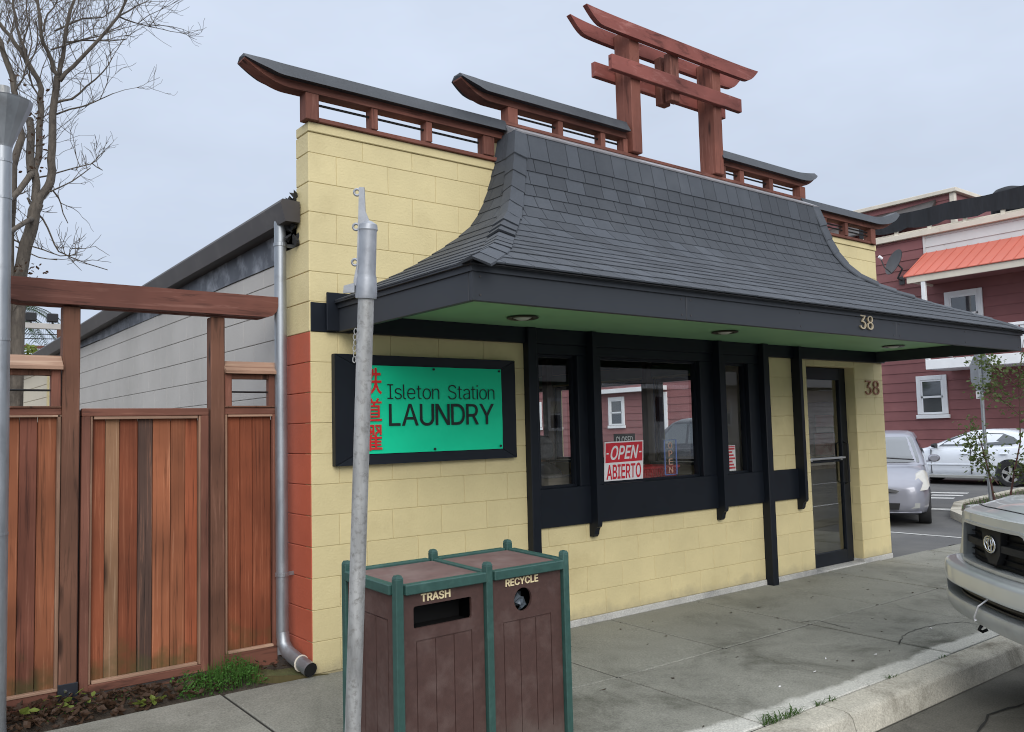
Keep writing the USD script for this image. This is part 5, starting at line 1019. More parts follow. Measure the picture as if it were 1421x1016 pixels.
for k in range(6): c = on(-0.13-0.02*k)+lf*(0.033+0.002*(k % 2)); mb.tube([c+(lf*math.cos(a)*0.006+ax*math.sin(a)*0.011) for a in np.linspace(0, 6.283, 9)], 0.002, 5, cap=False)
part(GP, 'chain', mb, M['galvold'])
FP = thing('funnel_pipe', 'galvanised pipe with a flared funnel head at the left edge by the timber fence', 'pipe')
b0, b1 = np.array([-1.757, 0.03, 0.0]), np.array([-1.785, -0.05, 3.315])
Q = lambda t: b0+(b1-b0)*t
part(FP, 'pipe', MB().tube([Q(0.0), Q(0.03), Q(0.5), Q(0.945)], [0.05, 0.046, 0.045, 0.0445], 22), M['galv'], smooth=40)
part(FP, 'base_collar', MB().tube([Q(-0.02), Q(0.0), Q(0.004)], [0.072, 0.07, 0.05], 20), M['blackplastic'])
for t in (0.32, 0.63, 0.86, 0.92): part(FP, 'seam_band', MB().tube([Q(t), Q(t+0.004)], 0.0475, 22), M['galv'])
part(FP, 'funnel', MB().tube([Q(0.945), Q(0.95), Q(1.012), Q(1.02)], [0.046, 0.05, 0.135, 0.142], 14, cap=False).tube([Q(1.022), Q(1.018), Q(0.955)], [0.142, 0.135, 0.04], 14, cap=False), M['galv'], smooth=20)
part(FP, 'inlet_stub', MB().tube([Q(0.99), Q(1.045)], 0.03, 14), M['galvold'])

# ---------------------------------------------------------------- red house across the side street
H = thing('red_house', 'two storey red clapboard house with white balcony and orange metal awning', 'house')
HX = 23.5
hw = part(H, 'wall', MB().box(HX+0.03, HX+9, -9, 31, -0.3, 7.2), M['red_siding'])
def sboard(par, mt, y0, y1, z0, z1, x=HX, name='siding_board'):
    part(par, name, MB().hull([(x-0.022, y0, z0), (x-0.022, y1, z0), (x-0.002, y0, z1), (x-0.002, y1, z1), (x+0.04, y0, z0), (x+0.04, y1, z0), (x+0.04, y0, z1), (x+0.04, y1, z1)]), mt)
z = -0.2; k = 0
while z < 7.15:
    z1 = min(z+0.293, 7.19); yy = 7.12
    if z > 6.25: sboard(hw, M['white_boards'], -9, yy-0.003, z, z1-0.004); sboard(hw, M['red_siding'], yy+0.003, 31, z, z1-0.004)
    else:
        cuts = [-9, random.uniform(-3, 4), random.uniform(10, 19), 31]
        for a, b in zip(cuts[:-1], cuts[1:]): sboard(hw, M['red_siding'], a+0.002, b-0.002, z, z1-0.004)
    z = z1; k += 1
part(H, 'white_corner', MB().box(HX-0.035, HX-0.02, 7.09, 7.15, 6.3, 7.19), M['white_boards'])
part(H, 'cornice', MB().box(HX-0.13, HX+0.1, -9, 31, 7.195, 7.36, 0.01), M['cream_trim'])
part(H, 'roof', MB().box(HX+0.1, HX+9, -9, 31, 7.2, 7.3), M['gutter'])
def house_window(par, x, y0, y1, z0, z1, f=0.12, xs=-1, trim=M['white_paint'], rails=True):
    """sash window in a wall that faces -x (xs=-1)."""
    w = part(par, 'window', MB().box(x-0.05, x, y0, y0+f, z0+f, z1, 0.006).box(x-0.05, x, y1-f, y1, z0+f, z1, 0.006).box(x-0.055, x, y0+f, y1-f, z1-f, z1, 0.006).box(x-0.075, x, y0-0.04, y1+0.04, z0, z0+f*0.9, 0.006), trim)
    zm = (z0+f+z1-f)/2
    part(w, 'sash', MB().box(x-0.035, x-0.005, y0+f, y1-f, zm-0.03, zm+0.03).box(x-0.035, x-0.005, y0+f, y0+f+0.05, z0+f, z1-f).box(x-0.035, x-0.005, y1-f-0.05, y1-f, z0+f, z1-f).box(x-0.036, x-0.004, y0+f+.05, y1-f-.05, z1-f-0.05, z1-f).box(x-0.036, x-0.004, y0+f+.05, y1-f-.05, z0+f, z0+f+0.06), trim)
    part(w, 'pane', MB().quad((x-0.02, y0+f+.05, z0+f+.05), (x-0.02, y0+f+.05, z1-f-.05), (x-0.02, y1-f-.05, z1-f-.05), (x-0.02, y1-f-.05, z0+f+.05)), M['carglass'])
    part(w, 'curtain', MB().box(x-0.003, x+0.0, y0+f, y1-f, z0+f, z1-f), M['roomwall'])
house_window(H, HX-0.02, 6.68, 7.60, 1.60, 2.90, 0.13); house_window(H, HX-0.02, 5.52, 6.60, 3.95, 5.36, 0.14); house_window(H, HX-0.02, 1.2, 2.3, 3.95, 5.36, 0.14); house_window(H, HX-0.02, 2.2, 3.1, 1.6, 2.9, 0.13)
for y0, y1 in ((20.1, 21.05), (24.1, 25.03), (25.55, 26.48)): house_window(H, HX-0.02, y0, y1, 1.54, 2.87, 0.13)
dr = part(H, 'door', MB().box(HX-0.07, HX, 17.72, 17.86, -0.1, 2.95, 0.006).box(HX-0.07, HX, 18.74, 18.88, -0.1, 2.95, 0.006).box(HX-0.07, HX, 17.86, 18.74, 2.80, 2.95, 0.006), M['white_paint'])
part(dr, 'leaf', MB().box(HX-0.05, HX-0.01, 17.87, 18.73, -0.1, 1.75).box(HX-0.05, HX-0.01, 17.87, 18.0, 1.75, 2.79).box(HX-0.05, HX-0.01, 18.6, 18.73, 1.75, 2.79).box(HX-0.05, HX-0.01, 18.0, 18.6, 2.65, 2.79), M['white_paint']); part(dr, 'pane', MB().box(HX-0.04, HX-0.02, 18.0, 18.6, 1.75, 2.65), M['counter'])
part(H, 'porch_fascia', MB().box(HX-0.35, HX-0.03, 17.7, 23.2, 3.03, 3.21, 0.008), M['white_paint'])
# balcony
bl = part(H, 'balcony', MB().box(22.0, HX-0.03, -9, 6.58, 3.0, 3.28, 0.01), M['white_paint'])
part(bl, 'bottom_rail', MB().box(22.02, 22.07, -9, 6.54, 3.40, 3.47), M['white_paint']); part(bl, 'top_rail', MB().box(22.0, 22.1, -9, 6.56, 4.02, 4.10, 0.008), M['white_paint'])
mb = MB(); i = 0; y = 6.5
while y > -2.6:
    part(bl, 'baluster', MB().box(22.03, 22.06, y-0.1, y, 3.47, 4.02, 0.004), M['white_paint']); y -= 0.145
for y in (6.47, 2.6, -1.4): part(bl, 'post', MB().box(22.0, 22.12, y, y+0.11, 3.28, 5.6, 0.008), M['white_paint'])
part(bl, 'end_rail', MB().box(22.1, HX-0.03, 6.46, 6.52, 4.02, 4.10).box(22.1, HX-0.03, 6.46, 6.52, 3.40, 3.47), M['white_paint'])
part(bl, 'utensil', MB().tube([(22.04, 5.95, 4.1), (22.04, 5.95, 4.26)], 0.03, 8), M['white_paint'])
# awning of ribbed orange metal
aw = part(H, 'awning', MB().hull([(21.95, -9, 5.78), (21.95, 7.06, 5.78), (HX-0.03, 7.13, 6.66), (HX-0.03, -9, 6.66), (21.95, -9, 5.755), (21.95, 7.06, 5.755), (HX-0.03, 7.13, 6.6), (HX-0.03, -9, 6.6)]), M['awning'])
y = 7.05
while y > -3:
    part(aw, 'metal_rib', MB().hull([(21.94, y-0.02, 5.79), (21.94, y, 5.79), (21.94, y-0.01, 5.805), (HX-0.04, y-0.02, 6.668), (HX-0.04, y, 6.668), (HX-0.04, y-0.01, 6.684)]), M['awning']); y -= 0.30
part(aw, 'awning_fascia', MB().box(21.99, 22.05, -9, 6.98, 5.56, 5.752, 0.006).box(22.05, HX-0.05, 6.9, 6.98, 5.6, 5.74, 0.006), M['cream_trim'])
part(aw, 'awning_ceiling', MB().box(22.05, HX-0.03, -9, 6.9, 5.66, 5.68), M['red_siding'])
# roof terrace: posts, rail and black shade cloth
dk = part(H, 'roof_rail', MB().box(HX+0.02, HX+0.09, -9, 9.2, 7.40, 7.44), M['cream_trim'])
y = 9.1
while y > -3: part(dk, 'post', MB().box(HX+0.0, HX+0.1, y-0.1, y, 7.36, 8.0, 0.006), M['cream_trim']); y -= 1.05
nb_ = 80; Y_ = np.linspace(9.2, -9, nb_); V = []
for i, y in enumerate(Y_):
    for j in range(5):
        t = j/4; ph = math.sin(y*2.9)*0.02+math.sin(y*7.3)*0.012; top = 8.08-0.05*abs(math.sin(y*1.5)); bot = 7.5+0.035*math.sin(y*5.2)+0.02*math.sin(y*11); V.append((HX-0.03+ph*(1-t*0.6), y, bot+(top-bot)*t))
f = []
for i in range(nb_-1):
    for j in range(4): a = i*5+j; f.append((a, a+5, a+6, a+1))
part(dk, 'shade_cloth', MB().add(V, f), M['screen'], smooth=True)
part(H, 'roof_vent', MB().lathe([(0.5, 0), (0.5, 0.7), (0.47, 0.82), (0.36, 0.93), (0.18, 0.99), (0.001, 1.0)], (HX+0.7, 4.9, 7.3), 20), M['screen'], smooth=40)
rb = part(H, 'roof_room', MB().box(25.5, 30, 7.05, 14, 7.3, 8.86), M['red_siding'])
z = 7.35
while z < 8.8: sboard(rb, M['red_siding'], 7.1, 14, z, z+0.26, 25.5); z += 0.264
part(rb, 'eave_trim', MB().box(25.35, 30.2, 6.9, 14.2, 8.86, 8.99, 0.01), M['cream_trim']); part(rb, 'corner_trim', MB().box(25.44, 25.6, 7.0, 7.16, 7.3, 8.86, 0.01), M['cream_trim'])
part(rb, 'lean_to_roof', MB().hull([(24.6, 7.6, 7.95), (24.6, 12, 7.95), (25.46, 7.6, 8.75), (25.46, 12, 8.5), (24.6, 7.6, 7.9), (24.6, 12, 7.9), (25.46, 7.6, 8.6), (25.46, 12, 8.4)]), M['gutter'])
# satellite dish
SD = thing('satellite_dish', 'dark satellite dish fixed to the red clapboard wall', 'satellite dish')
c = np.array([22.85, 7.72, 6.40]); ax_ = np.array([-0.75, 0.42, 0.36]); ax_ /= np.linalg.norm(ax_); u_ = np.cross(ax_, [0, 0, 1]); u_ /= np.linalg.norm(u_); w_ = np.cross(u_, ax_); V = []; f = []
for sgn, off in ((1, 0), (1, -0.012)):
    for i in range(6):
        r = 0.40*i/5
        for j in range(24): a = j/24*6.2832; V.append(c+u_*r*math.cos(a)*0.92+w_*r*math.sin(a)*1.05+ax_*(0.5*r*r+off))
for q in (0, 144):
    for i in range(5):
        for j in range(24): a, b = q+i*24+j, q+i*24+(j+1) % 24; f.append((a, b, b+24, a+24))
part(SD, 'reflector', MB().add(V, f), M['dish'], smooth=True)
part(SD, 'feed_arm', MB().tube([c-w_*0.36, c-w_*0.28+ax_*0.3, c+ax_*0.52-w_*0.05], 0.018, 6), M['dish']); part(SD, 'feed_horn', MB().tube([c+ax_*0.46-w_*0.06, c+ax_*0.58-w_*0.03], 0.045, 10), M['white_paint'])
part(SD, 'mast', MB().tube([c-ax_*0.04, c-ax_*0.2+[0.05, 0, -0.1], (23.2, 7.86, 5.98), (23.48, 7.86, 5.92)], 0.03, 8), M['dish']); part(SD, 'wall_plate', MB().box(23.44, 23.478, 7.78, 7.94, 5.8, 6.05), M['dish'])

# ---------------------------------------------------------------- vehicles
def frame(nose, heading):
    h = np.array([math.cos(heading), math.sin(heading), 0]); l = np.array([-h[1], h[0], 0]); n0 = np.array(nose, float)
    return lambda v: n0-np.asarray(v, float)[:, :1]*h+np.asarray(v, float)[:, 1:2]*l+np.asarray(v, float)[:, 2:3]*np.array([0, 0, 1.0])
def body_ring(x, w, zb, zm, zs, zt, crown=0.03):
    half = [(0, zb), (w*0.80, zb), (w*0.94, zb+0.05), (w*0.985, (zb+zm)/2), (w, zm), (w*0.985, (zm+zs)/2), (w*0.95, zs), (w*0.86, zt-crown*0.6), (w*0.6, zt-crown*0.15), (0, zt)]
    return [(x, y, z) for y, z in half]+[(x, -y, z) for y, z in half[-2:0:-1]]
def spline_stations(st, n=44):
    st = np.array(st, float); X = np.unique(np.r_[np.linspace(st[0, 0], st[-1, 0], n), st[:, 0]]); return [[x]+[float(PchipInterpolator(st[:, 0], st[:, k])(x)) for k in range(1, st.shape[1])] for x in X]
def carve(mb, cuts):
    v, f = mb.arr(); mm = m3.Manifold(m3.Mesh(np.ascontiguousarray(v, dtype=np.float32), np.ascontiguousarray(f, dtype=np.uint32)))
    if mm.is_empty() or mm.volume() < 0: mm = m3.Manifold(m3.Mesh(np.ascontiguousarray(v, dtype=np.float32), np.ascontiguousarray(f[:, ::-1], dtype=np.uint32)))
    if mm.is_empty(): return mb
    for c_ in cuts: mm = mm-c_
    me = mm.to_mesh(); return MB().add(me.vert_properties[:, :3], me.tri_verts)
def arch(x, w, r, zc, y0): 
    c_ = m3.Manifold.cylinder(0.42, r, r, 36).rotate([90, 0, 0])
    return [c_.translate([x, y0+0.42+0.0, zc]), c_.translate([x, -y0, zc])]
def wheel(par, tf, x, y, zc, r, wd, side, rimk=0.66, spokes=5):
    def rot(v): return np.c_[x+v[:, 0], y+side*v[:, 2], zc+v[:, 1]]
    def lathe2(prof, n=32): 
        m_ = MB().lathe(prof, (0, 0, 0), n); return m_.xf(rot).xf(tf)
    w = part(par, 'wheel', lathe2([(r*rimk, -wd/2), (r*0.93, -wd/2), (r, -wd*0.36), (r, wd*0.36), (r*0.93, wd/2), (r*rimk, wd/2), (r*rimk, wd*0.3)]), M['rubber'], smooth=40)
    part(w, 'rim', lathe2([(0.001, wd*0.05), (r*rimk*0.88, wd*0.05), (r*rimk*0.95, wd*0.42), (r*rimk*1.02, wd*0.5)]), M['blackplastic'] if spokes else M['alloy'], smooth=30)
    if spokes:
        m_ = MB(); 
        for k in range(spokes):
            a = k*2*math.pi/spokes+0.3; d = np.array([math.cos(a), math.sin(a), 0]); n_ = np.array([-d[1], d[0], 0]); zz = np.array([0, 0, 1.0])
            m_.hull([d*r*0.08+n_*r*0.09+zz*wd*.42, d*r*0.08-n_*r*0.09+zz*wd*.42, d*r*rimk+n_*r*0.13+zz*wd*.42, d*r*rimk-n_*r*0.13+zz*wd*.42, d*r*0.08+n_*r*0.09+zz*wd*.2, d*r*0.08-n_*r*0.09+zz*wd*.2, d*r*rimk+n_*r*0.15+zz*wd*.2, d*r*rimk-n_*r*0.15+zz*wd*.2])
        m_.lathe([(r*rimk*0.9, wd*0.3), (r*rimk*1.0, wd*0.46), (r*rimk*1.04, wd*0.5), (r*rimk*1.04, wd*0.3)], (0, 0, 0), 32).lathe([(r*0.17, wd*0.3), (r*0.17, wd*0.44), (0.001, wd*0.46)], (0, 0, 0), 16)
        part(w, 'spokes', m_.xf(rot).xf(tf), M['alloy'])
def rrect_ring(x0, x1, w, z, r, n=5, wf=None):
    """plan outline of the cabin at height z: front at x0, back at x1, half width w."""
    P = []; wf = wf or w
    for cx, cy, a0 in ((x0+r, -wf+r, math.pi), (x1-r, -w+r, 1.5*math.pi), (x1-r, w-r, 0), (x0+r, wf-r, 0.5*math.pi)):
        for k in range(n): a = a0+k/(n-1)*math.pi/2; P.append((cx+r*math.cos(a), cy+r*math.sin(a), z))
    return P
def cabin(par, tf, levels, paint, front=None, rear=None, sides=()):
    """levels: (z, x0, x1, w, r) from the belt up. Panes are set just proud of it."""
    part(par, 'cabin', MB().loft([rrect_ring(x0, x1, w, z, r) for z, x0, x1, w, r in levels]).xf(tf), paint, smooth=50)
    L = np.array(levels); X0 = lambda z: float(np.interp(z, L[:, 0], L[:, 1])); X1 = lambda z: float(np.interp(z, L[:, 0], L[:, 2])); WW = lambda z: float(np.interp(z, L[:, 0], L[:, 3]))
    if front:
        za, zb_, ma, mb_ = front; P = []
        zr_ = np.unique(np.r_[np.linspace(za, zb_, 6), L[(L[:, 0] > za) & (L[:, 0] < zb_), 0]])
        for z in zr_:
            w = WW(z)-(ma+(mb_-ma)*(z-za)/(zb_-za)); 
            for t in np.linspace(-1, 1, 9): r_ = float(np.interp(z, L[:, 0], L[:, 4])); ov = max(abs(t*w)-(WW(z)-r_), 0); P.append((X0(z)-0.016+r_-math.sqrt(max(r_*r_-min(ov, r_*.98)**2, 0)), t*w, z))
        f = [(i*9+j, i*9+j+1, i*9+j+10, i*9+j+9) for i in range(len(zr_)-1) for j in range(8)]; part(par, 'windscreen', MB().add(P, f).xf(tf), M['carglass'], smooth=True)
    if rear:
        za, zb_, m_ = rear; P = [(X1(z)+0.01, s_*(WW(z)-m_), z) for z in (za, zb_) for s_ in (-1, 1)]; part(par, 'rear_window', MB().add(P, [(0, 1, 3, 2)]).xf(tf), M['carglass'])
    for poly in sides:
        for s_ in (-1, 1):
            c_ = [(x, s_*(WW(z)+0.008), z) for x, z in poly]; k = len(c_); part(par, 'side_window', MB().add(c_+[(x, y-s_*0.02, z) for x, y, z in c_], [(0, i, i+1) for i in range(1, k-1)]).xf(tf), M['carglass'])
def mirror(par, tf, x, y, z, s_, paint, k=1.0):
    mb = MB(); P = []
    for a in np.linspace(0, 6.283, 14)[:-1]:
        for d, q in ((0, 1), (0.05, 1), (-0.07, 0.7)): P.append((x+d*k, y+s_*(0.13+0.10*math.cos(a)*q)*k, z+0.07*math.sin(a)*q*k))
    part(par, 'side_mirror', mb.hull(P).hull([(x, y, z-0.07), (x+0.04, y, z-0.07), (x, y+s_*0.1, z-0.05), (x+0.03, y+s_*0.1, z-0.05), (x, y, z-0.03), (x+.03, y+s_*.1, z-0.02)]).xf(tf), paint, smooth=50)

# hatchback, nosed in towards the laundry
tf = frame((10.64, 2.06, -0.155), math.pi+0.45)
C = thing('hatchback_car', 'silver hatchback parked nose in beside the laundry wall', 'car')
st = [(0.0, 0.50, 0.30, 0.42, 0.60, 0.64), (0.05, 0.64, 0.24, 0.42, 0.62, 0.68), (0.18, 0.755, 0.20, 0.44, 0.68, 0.755), (0.45, 0.825, 0.18, 0.48, 0.76, 0.86), (0.9, 0.84, 0.18, 0.52, 0.86, 0.97), (1.2, 0.84, 0.18, 0.54, 0.90, 1.02), (2.6, 0.84, 0.18, 0.55, 0.92, 1.02), (3.5, 0.83, 0.2, 0.55, 0.94, 1.04), (3.78, 0.78, 0.28, 0.55, 0.92, 1.02), (3.85, 0.66, 0.34, 0.55, 0.88, 0.95)]
mb = MB().loft([body_ring(*q) for q in spline_stations(st)]); mb = carve(mb, arch(0.75, 0.84, 0.335, 0.29, 0.62)+arch(3.2, 0.84, 0.335, 0.29, 0.62)); part(C, 'body', mb.xf(tf), M['silver2'], smooth=38)
cabin(C, tf, [(0.95, 0.90, 3.80, 0.79, 0.2), (1.1, 1.12, 3.76, 0.755, 0.22), (1.38, 1.62, 3.64, 0.655, 0.22), (1.47, 1.84, 3.52, 0.60, 0.22), (1.515, 2.1, 3.35, 0.50, 0.2), (1.525, 2.3, 3.2, 0.35, 0.15)], M['silver2'], front=(1.0, 1.42, 0.08, 0.05), rear=(1.05, 1.38, 0.12), sides=([(1.35, 1.03), (2.35, 1.04), (2.3, 1.39), (1.75, 1.39)], [(2.42, 1.04), (3.3, 1.08), (3.1, 1.39), (2.38, 1.39)]))
part(C, 'wiper', MB().tube([(0.93, 0.62, 1.045), (0.95, 0.2, 1.075), (0.94, -0.25, 1.06)], 0.012, 5).xf(tf), M['blackplastic'])
for s_ in (-1, 1):
    P = [(0.10, s_*0.50, 0.58), (0.13, s_*0.60, 0.56), (0.24, s_*0.765, 0.585), (0.34, s_*0.80, 0.64), (0.62, s_*0.79, 0.83), (0.60, s_*0.75, 0.875), (0.40, s_*0.70, 0.835), (0.2, s_*0.60, 0.72)]
    P = [(x-0.028, y*1.025, z+0.012) for x, y, z in P]
    part(C, 'headlight', MB().hull(P+[(x+0.06, y*0.9, z) for x, y, z in P]+[(x-0.022, y*1.02, z) for x, y, z in P[1:4]]).xf(tf), M['lamp'], smooth=50)
    part(C, 'indicator_lens', MB().hull([(0.095, s_*0.545, 0.583), (0.12, s_*0.64, 0.58), (0.11, s_*0.60, 0.625), (0.09, s_*0.55, 0.612), (0.16, s_*0.6, 0.6)]).xf(tf), M['amber'])
    mirror(C, tf, 1.18, s_*0.80, 1.06, s_, M['silver2'], 0.95)
    part(C, 'fog_recess', MB().hull([(0.06, s_*0.40, 0.30), (0.11, s_*0.68, 0.315), (0.11, s_*0.69, 0.395), (0.06, s_*0.40, 0.385), (0.12, s_*0.4, 0.3), (0.17, s_*0.66, 0.39)]).xf(lambda v: v-[0.055, 0, 0]).xf(tf), M['bumpergrey'])
    for x in (0.75, 3.2): wheel(C, tf, x, s_*0.74, 0.29, 0.29, 0.19, s_)
part(C, 'grille', MB().hull([(0.0, -0.36, 0.555), (0.0, 0.36, 0.555), (0.03, -0.42, 0.60), (0.03, 0.42, 0.60), (0.03, -0.36, 0.625), (0.03, 0.36, 0.625), (-0.012, 0, 0.56), (-0.012, 0, 0.61)]).xf(lambda v: v-[0.018, 0, 0]).xf(tf), M['blackplastic'])
part(C, 'lower_grille', MB().hull([(-0.014, -0.38, 0.29), (-0.014, 0.38, 0.29), (-0.012, -0.40, 0.395), (-0.012, 0.40, 0.395), (0.05, -0.38, 0.3), (0.05, 0.38, 0.3), (.05, -.4, .39), (.05, .4, .39)]).xf(tf), M['blackplastic'])
part(C, 'bumper_lip', MB().loft([[(0.02+0.16*abs(t)**3-0.03, t*0.70, z) for z in (0.255,)]+[(0.02+0.16*abs(t)**3-0.05, t*0.70, 0.24), (0.02+0.16*abs(t)**3+0.05, t*0.70, 0.235)] for t in np.linspace(-1, 1, 15)]).xf(tf), M['silver2'], smooth=40)
# sedan along the red house
tf = frame((21.16, 7.35, -0.155), math.pi/2)
C = thing('sedan_car', 'white sedan parked along the red house, seen from its side', 'car')
st = [(0.0, 0.55, 0.34, 0.48, 0.60, 0.66), (0.12, 0.76, 0.24, 0.50, 0.66, 0.72), (0.5, 0.88, 0.21, 0.54, 0.76, 0.84), (1.2, 0.92, 0.2, 0.58, 0.87, 0.95), (1.6, 0.92, 0.2, 0.60, 0.92, 1.0), (3.2, 0.92, 0.2, 0.6, 0.95, 1.02), (4.1, 0.91, 0.22, 0.62, 0.98, 1.06), (4.75, 0.86, 0.28, 0.64, 0.98, 1.04), (4.98, 0.74, 0.36, 0.62, 0.92, 0.98)]
mb = MB().loft([body_ring(*q) for q in spline_stations(st)]); mb = carve(mb, arch(0.92, 0.92, 0.37, 0.32, 0.70)+arch(3.55, 0.92, 0.37, 0.32, 0.70)); part(C, 'body', mb.xf(tf), M['whitecar'], smooth=38)
cabin(C, tf, [(0.96, 1.35, 4.45, 0.84, 0.25), (1.12, 1.75, 4.25, 0.79, 0.28), (1.30, 2.18, 3.95, 0.70, 0.28), (1.40, 2.5, 3.6, 0.62, 0.25), (1.44, 2.8, 3.3, 0.48, 0.2)], M['whitecar'], front=(1.02, 1.36, 0.08, 0.06), rear=(1.04, 1.36, 0.12), sides=([(1.80, 1.01), (2.58, 1.02), (2.74, 1.34), (2.42, 1.32), (2.05, 1.19)], [(2.66, 1.02), (3.55, 1.04), (3.78, 1.10), (3.62, 1.23), (3.35, 1.33), (2.82, 1.345)]))
for s_ in (-1, 1):
    mirror(C, tf, 1.75, s_*0.85, 1.03, s_, M['blackplastic'], 0.9)
    for x in (0.92, 3.55): wheel(C, tf, x, s_*0.82, 0.32, 0.325, 0.2, s_)
    for x in (2.48, 3.42): part(C, 'door_handle', MB().box(x-0.09, x+0.09, s_*0.905, s_*0.945, 0.80, 0.835, 0.01).xf(tf), M['whitecar'])
    for x in (1.62, 2.63): part(C, 'door_gap', MB().box(x-0.006, x+0.006, s_*0.88, s_*0.9225, 0.30, 0.93).xf(tf), M['blackplastic'])
    part(C, 'sill', MB().box(1.35, 3.1, s_*0.80, s_*0.915, 0.19, 0.27, 0.01).xf(tf), M['bumpergrey']); part(C, 'side_moulding', MB().box(1.35, 3.15, s_*0.90, s_*0.93, 0.52, 0.56, 0.006).xf(tf), M['whitecar'])
    part(C, 'headlight', MB().hull([(0.10, s_*0.45, 0.55), (0.10, s_*0.5, 0.66), (0.35, s_*0.82, 0.68), (0.3, s_*0.80, 0.58), (0.4, s_*0.7, 0.6)]).xf(tf), M['lamp'])
# dark SUV in the side lot, seen through the shop and its far windows
tf = frame((16.0, 12.6, -0.16), math.pi/2)
C = thing('dark_suv', 'black sport utility vehicle in the side lot, seen through the main shop window', 'car')
st = [(0.0, 0.70, 0.42, 0.66, 0.92, 1.0), (0.1, 0.88, 0.34, 0.68, 1.0, 1.08), (0.6, 0.97, 0.32, 0.7, 1.06, 1.14), (1.4, 1.0, 0.32, 0.72, 1.10, 1.18), (5.0, 1.0, 0.32, 0.74, 1.14, 1.2), (5.35, 0.94, 0.4, 0.74, 1.1, 1.16)]
mb = MB().loft([body_ring(*q) for q in spline_stations(st)]); mb = carve(mb, arch(1.0, 1.0, 0.46, 0.4, 0.76)+arch(4.1, 1.0, 0.46, 0.4, 0.76)); part(C, 'body', mb.xf(tf), M['blackcar'], smooth=38)
cabin(C, tf, [(1.14, 1.35, 5.3, 0.93, 0.18), (1.4, 1.72, 5.27, 0.88, 0.2), (1.80, 2.25, 5.15, 0.78, 0.2), (1.90, 2.5, 5.0, 0.7, 0.2), (1.94, 2.8, 4.8, 0.55, 0.18)], M['blackcar'], front=(1.22, 1.78, 0.1, 0.06), rear=(1.25, 1.75, 0.12), sides=([(1.95, 1.24), (2.9, 1.25), (2.9, 1.77), (2.4, 1.76)], [(2.98, 1.25), (3.9, 1.25), (3.9, 1.77), (2.98, 1.77)], [(3.98, 1.25), (5.0, 1.26), (4.9, 1.76), (3.98, 1.77)]))
for s_ in (-1, 1):
    mirror(C, tf, 1.95, s_*0.93, 1.28, s_, M['blackcar'], 1.2)
    for x in (1.0, 4.1): wheel(C, tf, x, s_*0.88, 0.4, 0.4, 0.25, s_)
    part(C, 'chrome_strip', MB().box(1.5, 3.9, s_*0.985, s_*1.012, 0.60, 0.66, 0.006).xf(tf), M['chrome'])

# ---------------------------------------------------------------- pickup truck nosed over the kerb
tf = None
TY = 0.78
lt = np.array([math.sin(TY), math.cos(TY), 0]); bk_ = np.array([math.cos(TY), -math.sin(TY), 0]); E0 = np.array([2.93, -2.97, -0.235])
tf = lambda v: E0+np.asarray(v, float)[:, :1]*bk_+np.asarray(v, float)[:, 1:2]*lt+np.asarray(v, float)[:, 2:3]*np.array([0, 0, 1.0])   # x back from the grille, y towards the pavement side, z up
C = thing('pickup_truck', 'silver pickup truck parked at an angle with its nose over the kerb', 'pickup truck')
# front clip, hood and wings as one skin
st = []
def sw_(t, k=0.20): return k*abs(t)**2.6
mb = MB(); rings = []
T_ = np.r_[np.linspace(-1, -0.6, 9), np.linspace(-0.5, 0.5, 9), np.linspace(0.6, 1, 9)]
def hood_z(x, t): return 1.20+0.075*sstep(0, 0.35, x)+0.03*x*0.5+0.014*(1-t*t)-0.05*abs(t)**3+0.012*math.exp(-((abs(t)-0.62)/0.12)**2)
V = []; X_ = [-0.005, 0.0, 0.012, 0.04, 0.09, 0.16, 0.3, 0.6, 1.0, 1.35]
for i, x in enumerate(X_):
    for t in T_:
        drop = (0.040, 0.018, 0.006, 0, 0, 0, 0, 0, 0, 0)[i]
        w = 0.80*(0.985+0.03*min(x/0.5, 1)); V.append((x+sw_(t, 0.17), t*w, float(hood_z(x, t))-drop))
nT = len(T_); f = [(i*nT+j, i*nT+j+1, (i+1)*nT+j+1, (i+1)*nT+j) for i in range(len(X_)-1) for j in range(nT-1)]
part(C, 'hood', MB().add(V, f).xf(tf), M['silver'], smooth=50)
part(C, 'hood_gap', MB().tube([(0.105+sw_(t, 0.17), t*0.80, float(hood_z(0.105, t))+0.0005) for t in np.linspace(-0.98, 0.98, 31)], 0.0045, 6).xf(tf), M['black'])
# nose panel with the grille opening cut out (bent round the front)
def bend(v, k=0.17, w=0.80, off=0.0): return np.c_[v[:, 0]+k*np.abs(v[:, 1]/w)**2.6+off, v[:, 1], v[:, 2]]
def dense(poly, axis, a, b, step=0.03):
    mb_ = MB()
    for g_ in getattr(poly, 'geoms', [poly]): mb_.prism(g_.segmentize(step), axis, a, b)
    v, f_ = mb_.arr(); t_ = trimesh.Trimesh(v, f_, process=True).subdivide_to_size(step*2.0, 12); return MB().add(t_.vertices, t_.faces)
part(C, 'bumper_gap', dense(sbox(-0.56, 0.858, 0.56, 0.885), 'x', -0.006, 0.04, 0.06).xf(lambda v: np.c_[v[:, 0]+0.17*np.abs(v[:, 1]/0.80)**2.6+0.012, v[:, 1], v[:, 2]]).xf(tf), M['black'])
gp = Polygon([(-0.395, 1.125), (-0.41, 1.09), (-0.475, 0.915), (-0.46, 0.895), (0.46, 0.895), (0.475, 0.915), (0.41, 1.09), (0.395, 1.125), (0.36, 1.135), (-0.36, 1.135)])
sp_ = Polygon([(-0.47, 1.185), (-0.55, 0.90), (-0.545, 0.865), (0.545, 0.865), (0.55, 0.90), (0.47, 1.185), (0.40, 1.20), (-0.40, 1.20)])
part(C, 'grille_surround', dense(sp_.difference(gp), 'x', -0.015, 0.05).xf(bend).xf(tf), M['silver'], smooth=30)
